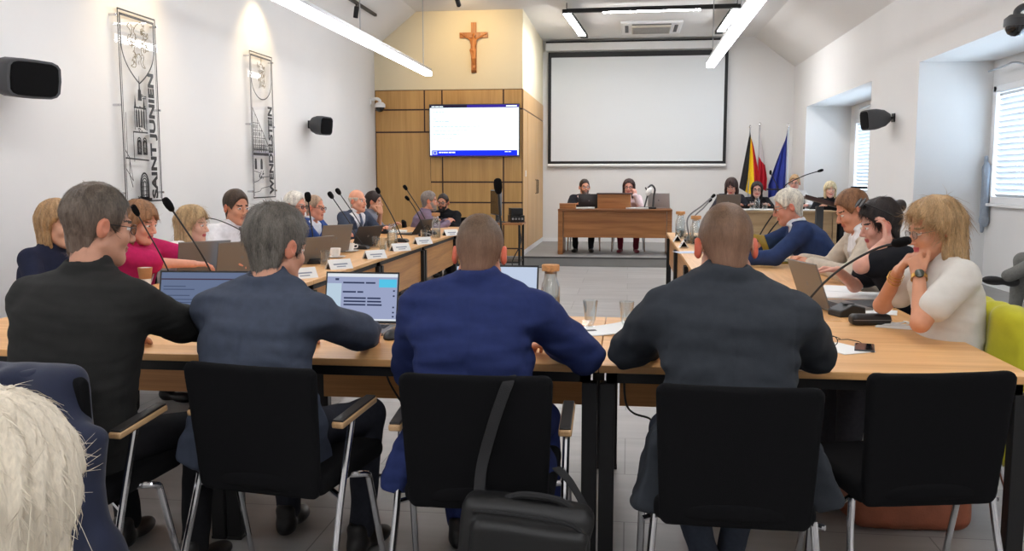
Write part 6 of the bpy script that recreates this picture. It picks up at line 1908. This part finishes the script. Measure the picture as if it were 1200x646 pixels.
# cables under the tables
tag(MB().tube(spline([atY(449, 418, 3.9), atY(455, 445, 3.95), atY(468, 468, 3.98), atY(474, 478, 4.0), (-1.04, 4.05, 0.2), (-1.06, 4.1, 0.01)], 8), 0.005, 6).build('cable', m_blackpl, None), 'black cable hanging below the table left of the blue suit', 'cable')
tag(MB().tube(spline([atY(731, 432, 3.9), atY(733, 470, 3.95), atY(742, 484, 4.0), atY(760, 490, 4.02), (0.12, 4.05, 0.3)], 8), 0.005, 6).build('cable', m_blackpl, None), 'black cable hanging below the table left of the dark grey suit', 'cable')
tag(MB().tube(spline([atZ(440, 557, 0.006), atZ(462, 556, 0.006), atZ(480, 553, 0.006), atZ(520, 549, 0.006)], 8), 0.006, 6).build('cable', m_blackpl, None), 'black cable lying on the floor left of the blue suit', 'cable')

# ================================================================== the people
GREY_D = dict(rgb=(92, 84, 76)); 
def hr(style, rgb, **k):
    d = dict(style=style, rgb=rgb); d.update(k); return d
V3 = np.array

# ---- four men with their backs to the camera
def p1_extra(i):
    pass
person('grey-haired man with glasses in a black shirt, back to the camera at far left', atY(115, 266, 2.86), -6, lean=5, hunch=0.09, sdrop=0.10, sw=0.192, neck=(0.05, 0.135), hyaw=-34, hpitch=-8,
       rh=(-1.56, 3.40, 0.79), lh=(-1.98, 3.30, 0.79), rpole=(0.35, -0.3, -0.8), lpole=(-0.7, -0.2, -0.7), skin=(204, 150, 124), wide=1.14, belly=0.05, hs=1.06,
       top=dict(name='shirt', rgb=(38, 38, 37), amp=0.007, sleeve=0.010, loose=0.012, cstand=0.36, fold=20, hem=-0.12),
       hair=hr('short', (96, 86, 76), fade=0.15, crown=0.5, hair_t=0.015, top=1.0, hair_amp=0.0028, strands=3800, strand_len=0.035), beard=None,
       trousers=(24, 24, 27), hb=0.0055, hc=0.0065, hh=0.004, seed=11, glasses=(30, 26, 26),
       legs=dict(knee1=(0.22, 0.42, 0.5), ankle1=(0.26, 0.30, 0.1)))
def p2_extra(i):
    pass
person('man in a grey-navy suit with tousled grey hair, back to the camera, second from left', atY(324, 291, 3.05), -8, lean=3.5, hunch=0.09, sdrop=0.10, neck=(0.055, 0.112), shirt_cup=-0.006, hyaw=-20, hpitch=-10,
       rh=(-1.02, 3.42, 0.80), lh=(-1.36, 3.38, 0.79), rpole=(0.9, -0.2, -0.35), lpole=(-0.9, -0.2, -0.5), skin=(206, 150, 124), wide=1.06, hs=1.06,
       shirt=(226, 226, 230), top=dict(rgb=(66, 73, 88), amp=0.009, sleeve=0.004, loose=0.004, seam=True, cup=0.02, pad=0.012, slope=0.02, cstand=0.36, hem=-0.14, flaps=[((0.16, -0.02, 0.66), (0.22, -0.04, 0.43), 0.085, 0.085), ((-0.15, 0.0, 0.56), (-0.18, -0.03, 0.45), 0.07, 0.06)]),
       hair=hr('short', (112, 106, 98), hair_t=0.022, top=1.25, hair_amp=0.0045, strands=4200, strand_len=0.042, strand_lift=0.010), trousers=(44, 46, 54), hb=0.0055, hc=0.0065, hh=0.004, seed=23,
       legs=dict(knee1=(0.25, 0.40, 0.52), ankle1=(0.24, 0.34, 0.1), ankle_1=(0, 0, 0)))
person('man in a blue suit with cropped brown hair, back to the camera, centre', atY(562.5, 299, 3.02), 0, ear=(1.0, 0.66, 0.58), lean=3, hunch=0.09, sdrop=0.095, neck=(0.055, 0.086), shirt_cup=-0.016, sw=0.192, hyaw=0, hpitch=-12,  # ears reddened in colour to stand for light shining through them
       rh=(-0.27, 3.30, 0.79), lh=(-0.67, 3.30, 0.79), rpole=(0.9, -0.1, -0.5), lpole=(-0.45, -0.2, -0.8), skin=(212, 150, 122), wide=1.05,
       shirt=(226, 226, 232), top=dict(rgb=(38, 49, 94), amp=0.009, sleeve=0.004, loose=0.004, seam=True, cup=0.02, pad=0.012, slope=0.02, cstand=0.36, hem=-0.14, flaps=[((-0.19, 0.0, 0.56), (-0.235, -0.03, 0.42), 0.055, 0.05), ((0.19, 0.0, 0.56), (0.235, 0.02, 0.45), 0.055, 0.05)]),
       hair=hr('short', (104, 84, 66), fade=0.36, crown=0.25, hair_t=0.010, top=1.2, hair_amp=0.0012, strands=4200, strand_len=0.014, strand_w=0.0009, strand_lift=0.003, var=0.35), trousers=(36, 46, 92), hb=0.0055, hc=0.0065, hh=0.004, seed=35,
       legs=dict(knee1=(0.20, 0.42, 0.52), ankle1=(0.22, 0.36, 0.1)))
person('broad man in a dark grey suit with very short brown hair, back to the camera', atY(850, 291, 2.98), 1, ear=(1.0, 0.66, 0.58), lean=3, hunch=0.09, sdrop=0.112, neck=(0.055, 0.086), shirt_cup=-0.016, sw=0.205, hyaw=4, hpitch=-14,  # backlit glow of the ears put into their red tint
       rh=(0.55, 3.32, 0.79), lh=(0.09, 3.32, 0.79), rpole=(0.9, -0.1, -0.55), lpole=(-0.85, -0.1, -0.55), skin=(204, 148, 122), wide=1.12, belly=0.04, hs=1.08,
       shirt=(214, 216, 222), top=dict(rgb=(50, 54, 60), amp=0.009, sleeve=0.008, loose=0.006, seam=True, cup=0.02, pad=0.012, slope=0.02, cstand=0.36, hem=-0.14, flaps=[((-0.20, 0.0, 0.60), (-0.25, -0.03, 0.42), 0.06, 0.055), ((0.22, 0.03, 0.60), (0.30, 0.06, 0.44), 0.07, 0.06)]),
       hair=hr('short', (106, 82, 62), fade=0.36, crown=0.35, hair_t=0.007, top=1.0, hair_amp=0.0012, strands=4200, strand_len=0.012, strand_w=0.0009, strand_lift=0.003, var=0.35), trousers=(58, 64, 76), shoes=(70, 42, 30), hb=0.0055, hc=0.0065, hh=0.004, seed=47,
       legs=dict(knee1=(0.16, 0.38, 0.52), ankle1=(0.05, 0.28, 0.11), **{'knee-1': (-0.16, 0.38, 0.52), 'ankle-1': (-0.03, 0.22, 0.10)}))

# ---- right-hand row
def p5_extra(i):
    a, e, w = i['arms'][-1]
    d = unit(w - e); c = w - d * 0.02
    mb = MB(); aa = unit(np.cross(d, (0, 0, 1.0))); R_ = np.stack([aa, np.cross(d, aa), d], 1)
    mb.lathe([(0.030, -0.009), (0.033, -0.009), (0.033, 0.009), (0.030, 0.009), (0.030, -0.009)], c, 24, R_, caps=False)
    wt = mb.build('wrist_watch', mat('watch_gold', (196, 150, 74), 0.3, metal=0.9), i['root'])
    n_ = unit(i['R'].T @ V3([-0.25, -0.95, 0.15])); n_ = unit(n_ - d * (n_ @ d)); b_ = np.cross(d, n_)
    MB().lathe([(0, 0), (0.019, 0), (0.019, 0.008), (0.016, 0.0095), (0, 0.0095)], c + n_ * 0.030, 22, np.stack([d, b_, n_], 1), caps=False).build('dial', mat('watch_dial', (60, 64, 52), 0.25), wt)
    a, e, w = i['arms'][1]; d = unit(w - e)
    aa = unit(np.cross(d, (0, 0, 1.0))); R_ = np.stack([aa, np.cross(d, aa), d], 1)
    for k in range(3):
        q = w - d * (0.03 + 0.018 * k)
        ring = [q + R_ @ V3([0.031 * math.cos(t), 0.031 * math.sin(t), 0.006 * math.sin(t + k)]) for t in np.linspace(0, 6.283, 20, endpoint=False)]
        MB().tube(ring, 0.0018, 6, closed=True).build('bracelet', MATS['watch_gold'], i['root'])
person('blonde woman in a white blouse with hands clasped under her chin', atY(1095, 270, 4.02), 92, lean=-3, hunch=0.06, hyaw=6, hpitch=-12, female=True, wide=1.0,
       rh=atY(1053, 317, 4.08), lh=atY(1077, 321, 3.93), rd=(0.20, -0.55, 0.55), ld=(-0.02, 0.5, 0.62), rn=(-0.75, 0.1, 0.5), ln_=(-0.75, -0.3, 0.4), rcurl=0.9, lcurl=0.95,
       rpole=(0.15, 1.0, -0.75), lpole=(-0.15, 1.0, -0.75), skin=(206, 146, 114), top=dict(name='blouse', rgb=(214, 210, 202), long=False, short=0.66, sleeve=0.006, loose=0.008, amp=0.005, var=0.03, hem=-0.15),
       hair=hr('long', (176, 144, 104), hair_len=0.22, hair_w=0.098, fringe=0.064, cheek=0.008, bang=0.112, hair_amp=0.004, strands=5200, strand_len=0.08, strand_w=0.0010, strand_lift=0.0022, var=0.35, open=1.12), glasses=(120, 100, 84),
       trousers=(60, 60, 66), hb=0.0048, hc=0.0065, hh=0.0048, seed=51, extra=p5_extra)
def p6_extra(i):
    # sunglasses pushed up into the hair
    g = MB(); hp = i['hp']
    for s_ in (1, -1):
        ring = [hp(s_ * 0.036 + 0.029 * math.cos(a), 0.080 - 0.02 * math.sin(a), 0.146 + 0.02 * math.sin(a)) for a in np.linspace(0, 2 * math.pi, 18, endpoint=False)]
        c = hp(s_ * 0.036, 0.084, 0.149)
        g.add(ring + [c], [(k, (k + 1) % 18, 18) for k in range(18)])
        g.tube(ring, 0.003, 6, closed=True)
        g.tube([hp(s_ * 0.066, 0.076, 0.142), hp(s_ * 0.098, 0.0, 0.085), hp(s_ * 0.098, -0.05, 0.04)], 0.003, 6)
    g.build('sunglasses', m_blackpl, i['root'])
person('dark-haired person in a black top with sunglasses on the head, hand raised to the hair', atY(1032, 264, 5.15), 88, lean=16, hunch=0.07, hyaw=4, hpitch=-14, female=True, wide=1.08,
       lh=atY(1040, 281, 4.98), ld=(-0.05, 0.25, 0.95), ln_=(0.75, -0.5, 0.1), lcurl=0.6, lpole=(-0.6, 0.5, -0.9), rh=atY(982, 317, 5.08), rd=(-0.9, 0.1, 0.1), rcurl=0.7, rpole=(0.3, 0.2, -0.9),
       skin=(214, 158, 138), top=dict(name='t_shirt', rgb=(24, 25, 30), long=False, short=0.66, sleeve=0.014, loose=0.014, amp=0.005, hem=-0.15), hair=hr('short', (40, 32, 30), hair_t=0.022, hair_amp=0.005, strands=2200, strand_len=0.05, strand_lift=0.008, bun=(0.0, -0.12, 0.08)),
       trousers=(30, 30, 36), hb=0.006, hc=0.008, hh=0.0055, seed=61, extra=p6_extra)
person('man in a beige jacket with ginger-brown hair, looking down', atY(999, 247, 6.2), 90, lean=8, hunch=0.06, hyaw=8, hpitch=-24, rh=V3([1.20, 6.34, 0.85]), lh=V3([1.20, 6.04, 0.85]), rcurl=0.8, lcurl=0.8,
       skin=(208, 146, 118), wide=1.08, hs=1.04, shirt=(230, 230, 232), top=dict(rgb=(196, 184, 168), vopen=(0.42, 0.16), amp=0.005, cup=0.01, loose=0.006), hair=hr('short', (124, 86, 58), hair_t=0.014, top=1.1, strands=900, strand_len=0.025),
       trousers=(70, 66, 60), hb=0.0062, hc=0.009, hh=0.0055, seed=71)
person('white-haired man in a navy jacket bent over the right-hand table', atY(924, 243, 7.15), 84, lean=24, hunch=0.09, hyaw=4, hpitch=-16, rh=V3([0.80, 7.25, 0.80]), lh=V3([0.86, 6.98, 0.80]),
       skin=(212, 146, 122), wide=1.14, belly=0.05, hs=1.06, shirt=(220, 224, 232), top=dict(rgb=(42, 58, 96), vopen=(0.5, 0.12), amp=0.006, cup=0.01, loose=0.008), hair=hr('short', (206, 200, 186), hair_t=0.014, top=1.0, strands=700, strand_len=0.025), glasses=(60, 44, 40),
       trousers=(36, 38, 48), hb=0.0065, hc=0.009, hh=0.006, seed=81)

# ---- left-hand row (face the room)
person('woman with a fair bob in dark navy, half hidden behind the black shirt', atX(68, 264, -3.15), -92, lean=6, female=True, hyaw=-10, hpitch=-4, skin=(214, 164, 138), top=dict(name='jacket', rgb=(32, 36, 56), amp=0.004),
       hair=hr('bob', (160, 126, 88), hair_len=0.13, hair_w=0.092), hb=0.008, hc=0.009, hh=0.006, seed=91)
def p_lanyard(i):
    Lt = i['L']; H, U, A, B, N = i['H'], i['U'], i['A'], i['B'], i['N']
    pts = [N + A * 0.05 - B * 0.02 + U * 0.03]
    for s_ in (1, -1):
        p = [N + A * s_ * 0.058 + B * 0.02 + U * 0.005, H + U * Lt * 0.82 + A * s_ * 0.05 + B * 0.19, H + U * Lt * 0.6 + A * s_ * 0.02 + B * 0.205, H + U * Lt * 0.45 + B * 0.20]
        MB().tube(spline(p, 6), 0.004, 6).build('lanyard', mat('lanyard_pale', (226, 206, 210), 0.8), i['root'])
person('woman in a bright pink blouse with a chestnut bob', atX(164, 262, -3.12), -98, lean=10, female=True, hyaw=2, hpitch=-12, wide=1.12, belly=0.03, hs=1.04, skin=(224, 160, 136), top=dict(name='blouse', rgb=(190, 36, 92), long=False, short=0.9, sleeve=0.014, loose=0.02, amp=0.005),
       rh=V3([-2.62, 5.72, 0.80]), lh=V3([-2.62, 6.0, 0.80]),
       hair=hr('bob', (146, 106, 74), hair_len=0.125, hair_w=0.094, fringe=0.045, strands=1500, strand_len=0.05), hb=0.0062, hc=0.0075, hh=0.0055, seed=101, extra=p_lanyard)
person('woman with long blonde hair in a white blouse, face in profile', atX(226, 264, -3.1), -86, lean=8, female=True, hyaw=-2, hpitch=-4, skin=(222, 172, 148), top=dict(name='blouse', rgb=(230, 228, 224), long=False, short=0.8, sleeve=0.012, loose=0.014, amp=0.004),
       hair=hr('long', (178, 150, 110), hair_len=0.32, hair_w=0.10, fringe=0.06, strands=1800, strand_len=0.09), hb=0.0065, hc=0.008, hh=0.006, seed=111)
person('man in a white shirt and dark tie with short dark hair', atX(277, 244, -3.05), -112, lean=4, hyaw=-8, hpitch=-4, hs=1.06, skin=(208, 146, 116), wide=1.06, top=dict(name='shirt', rgb=(232, 232, 236), amp=0.004, cstand=0.36), tie=(60, 66, 82), hair=hr('short', (66, 52, 42), hair_t=0.014, top=1.15, strands=900, strand_len=0.03),
       hb=0.0065, hc=0.008, hh=0.0055, seed=121)
person('white-haired man with dark glasses in a bright blue suit', atX(346, 242, -3.2), -104, lean=8, hyaw=2, hpitch=-4, hs=1.05, skin=(220, 152, 126), wide=1.08, shirt=(224, 228, 240), top=dict(rgb=(46, 70, 126), vopen=(0.45, 0.14), amp=0.004), hair=hr('short', (214, 208, 198), hair_t=0.013, strands=500), glasses=(40, 30, 30),
       hb=0.0072, hc=0.009, hh=0.006, seed=131)
person('balding man with glasses in a blue jacket, behind the upright microphone', atX(369, 244, -3.2), -96, lean=8, hyaw=-2, hpitch=-4, skin=(224, 154, 126), wide=1.06, shirt=(222, 226, 236), top=dict(rgb=(52, 80, 142), vopen=(0.45, 0.14), amp=0.004), hair=hr('short', (168, 140, 116), hair_t=0.006, front=0.1), glasses=(120, 60, 50),
       hb=0.0075, hc=0.009, hh=0.007, seed=141)
person('bald man in a grey suit and striped tie', atX(419, 236, -3.2), -112, lean=4, hyaw=2, hs=1.06, skin=(224, 160, 132), wide=1.08, shirt=(230, 230, 234), tie=(92, 104, 128), top=dict(rgb=(66, 74, 92), vopen=(0.42, 0.15), amp=0.004), hair=hr('ring', (196, 186, 174), hair_t=0.005, ring_z=0.045),
       hb=0.008, hc=0.0095, hh=0.0065, seed=151)
person('person in a grey polo shirt with dark tied-back hair, hand at the chin', atX(438, 237, -3.2), -82, lean=12, hyaw=-4, hpitch=-4, skin=(204, 150, 122), female=True, wide=1.08, top=dict(name='polo_shirt', rgb=(118, 120, 130), long=False, short=0.9, sleeve=0.012, loose=0.014, amp=0.004),
       rh=atX(446, 250, -2.98), rd=(-0.2, 0.1, 0.95), rcurl=0.9, rpole=(0.2, 0.5, -1), hair=hr('short', (44, 32, 30), hair_t=0.014, bun=(0.0, -0.12, 0.03), bun_mat=mat('red_hair_tie', (150, 30, 44), 0.8)), hb=0.0085, hc=0.01, hh=0.007, seed=161)
person('grey-haired man in a mauve shirt, turned away to his neighbour', atY(503, 236, 12.0), -75, lean=12, hyaw=-2, hpitch=-2, hs=1.06, skin=(212, 150, 124), wide=1.1, belly=0.06, top=dict(name='shirt', rgb=(128, 112, 132), amp=0.005), hair=hr('short', (128, 118, 112), hair_t=0.009), beard=(150, 140, 132),
       hb=0.0085, hc=0.01, hh=0.007, seed=171)
person('man with a dark beard and black shirt at the far end of the left row', atY(519, 238, 12.75), -200, lean=4, hyaw=14, skin=(206, 146, 118), wide=1.05, top=dict(name='shirt', rgb=(30, 30, 34), amp=0.004), hair=hr('short', (52, 42, 38), hair_t=0.009), beard=(38, 30, 28), glasses=(30, 30, 30),
       hb=0.0085, hc=0.01, hh=0.007, seed=181)

# ---- podium and side table
person('man in a black suit with glasses and short beard at the podium desk', atY(685, 220, 15.45), 180, PZ, lean=4, hyaw=18, hpitch=4, hs=1.06, skin=(206, 150, 124), wide=1.06, shirt=(222, 196, 190), top=dict(rgb=(34, 34, 40), vopen=(0.5, 0.13), amp=0.004), hair=hr('short', (44, 36, 34), hair_t=0.012, top=1.3), glasses=(26, 24, 24), beard=(96, 78, 70),
       trousers=(30, 30, 34), hb=0.0085, hc=0.01, hh=0.007, seed=191, rh=V3([-0.86, 15.12, PZ + .80]), lh=V3([-0.48, 15.14, PZ + .80]))
person('woman with long dark hair and glasses at the podium desk, hand at her cheek', atY(737, 220, 15.4), 180, PZ, lean=8, female=True, hs=1.05, hyaw=-4, skin=(222, 164, 146), top=dict(name='blouse', rgb=(226, 206, 210), amp=0.005, loose=0.012), lh=atY(744, 229, 15.22), ld=(-0.1, 0.1, 0.95), ln_=(0.6, -0.7, 0), lcurl=0.8, lpole=(-0.4, 0.5, -1),
       hair=hr('long', (52, 32, 30), hair_len=0.26, hair_w=0.105, fringe=0.065), glasses=(90, 40, 44), trousers=(120, 36, 52), shoes=(120, 40, 52), hb=0.0085, hc=0.01, hh=0.007, seed=201)
person('woman with a dark bob behind a laptop at the side table', atY(857, 219, 15.2), 180, PZ, lean=12, female=True, hs=1.05, hyaw=-14, hpitch=-22, skin=(214, 158, 138), shirt=(220, 220, 226), top=dict(rgb=(44, 44, 52), vopen=(0.5, 0.12), amp=0.004), hair=hr('bob', (54, 36, 32), hair_len=0.15, hair_w=0.11, fringe=0.035), hb=0.0085, hc=0.01, hh=0.007, seed=211)
person('woman with long dark hair and glasses in black, below the tricolour flag', atY(887, 223, 15.25), 180, PZ, lean=8, female=True, hyaw=-6, skin=(212, 162, 146), top=dict(name='sweater', rgb=(34, 34, 38), amp=0.004, loose=0.01), hair=hr('long', (34, 26, 26), hair_len=0.2, hair_w=0.092, fringe=0.065), glasses=(30, 26, 28), hb=0.0085, hc=0.01, hh=0.007, seed=221)
person('person with fair pinned-up hair in a white top behind the lectern', atY(931, 215, 15.6), 180, PZ, lean=2, female=True, hs=1.02, hyaw=-16, skin=(214, 156, 136), top=dict(name='blouse', rgb=(226, 224, 222), amp=0.004, loose=0.01), hair=hr('short', (176, 142, 102), hair_t=0.02, top=1.2), hb=0.0085, hc=0.01, hh=0.007, seed=231, glasses=(110, 84, 70))
person('woman with short pale blonde hair in black, beside the far window niche', atY(973, 223, 14.9), 172, PZ, lean=4, female=True, hyaw=4, skin=(222, 172, 152), top=dict(name='blouse', rgb=(28, 28, 32), amp=0.004), hair=hr('bob', (206, 188, 150), hair_len=0.13, hair_w=0.098, fringe=0.03), hb=0.0085, hc=0.01, hh=0.007, seed=241)

# ---- seated in the near niche: only a crossed leg shows
person('person in grey trousers and dark shoes in the near niche, leg crossed', (3.40, 7.2, 1.50), 90, 0.27, lean=-8, hunch=0.02, skin=(206, 156, 130), top=dict(name='jacket', rgb=(70, 72, 78), amp=0.004), hair=hr('short', (70, 60, 54)), trousers=(122, 122, 118), shoes=(34, 32, 33), hb=0.010, hc=0.01, hh=0.008, seed=251,
       rh=(3.36, 7.32, 0.86), lh=(3.36, 7.08, 0.86), legs={'knee1': (0.13, 0.36, 0.50), 'ankle1': (0.13, 0.40, 0.10), 'knee-1': (-0.16, 0.28, 0.56), 'ankle-1': (0.02, 0.50, 0.40), 'shoe-1': (0.02, 0.50, 0.325, 0.1, 0.6, -0.1)})
# ---- fair head in the foreground corner
person('person with white-blonde hair at the bottom left, seen from behind', atY(-12, 648, 0.93), 0, lean=-4, hunch=0.02, female=True, hs=1.0, hpitch=-6, skin=(222, 178, 154), top=dict(name='sweater', rgb=(40, 42, 48), amp=0.004), rh=(-0.75, 1.25, 0.5), lh=(-0.95, 1.25, 0.5), hair=hr('bob', (208, 197, 178), hair_len=0.17, hair_w=0.105, fringe=0.05, hair_t=0.024, strands=8000, strand_len=0.035, strand_w=0.0008, strand_lift=0.0005, sag=13.0, var=0.15, vscale=60),
       hb=0.010, hc=0.011, hh=0.004, seed=261)
o = [c for c in bpy.data.objects if c.name.startswith('person') and c.get('label', '').startswith('person with white-blonde')][0]
fh = MB(); rg = random.Random(12)
hcw = atY(-12, 648, 0.93) - np.array(o.location)
for k in range(26):
    a = rg.uniform(-0.2, 1.3); el = rg.uniform(0.5, 1.45)
    d = V3([math.cos(el) * math.cos(a), -math.cos(el) * math.sin(a), math.sin(el)])
    p0 = hcw + d * V3([0.10, 0.11, 0.12]); ln = rg.uniform(0.03, 0.085)
    t = unit(np.cross(d, V3([rg.uniform(-1, 1), rg.uniform(-1, 1), 0.3])))
    fh.tube(spline([p0 - d * 0.01, p0 + d * ln * 0.35 + t * ln * 0.4, p0 + d * ln * 0.35 + t * ln * 0.9 - V3([0, 0, 0.006]), p0 + d * ln * 0.1 + t * ln * 1.4 - V3([0, 0, 0.02])], 6), 0.00035, 5)
fh.build('stray_hairs', mat('stray_hair', (214, 204, 184), 0.5), o)

# ---- chairs under everyone else
done = ('back to the camera', 'bottom left', 'fair bob in dark navy')
for p_ in [c for c in list(bpy.data.objects) if c.get('category') == 'person' and not c.name.startswith('zz')]:
    lb = p_['label']
    if any(d in lb for d in done): continue
    rz = p_.rotation_euler.z
    f = V3([-math.sin(rz), math.cos(rz), 0.0])
    loc = V3(p_.location[:]) + f * 0.07
    short = lb.split(',')[0].split(' with ')[0] if False else lb
    chair(loc[0], loc[1], math.degrees(rz), 'black visitor chair under the ' + ' '.join(short.replace(',', '').split()[:10]), float(p_.location[2]), arms=False)
for v_ in (True, False):
    pass

# the yellow-green jacket hangs over the blonde woman's own chair
_c = [c for c in bpy.data.objects if c.get('category') == 'chair' and 'blonde woman in a white blouse' in c['label']][0]
_j = [c for c in bpy.data.objects if c.get('category') == 'jacket' and 'yellow-green' in c['label']][0]
_j.location = (_c.location[0], _c.location[1], 0.03); _j.rotation_euler = _c.rotation_euler
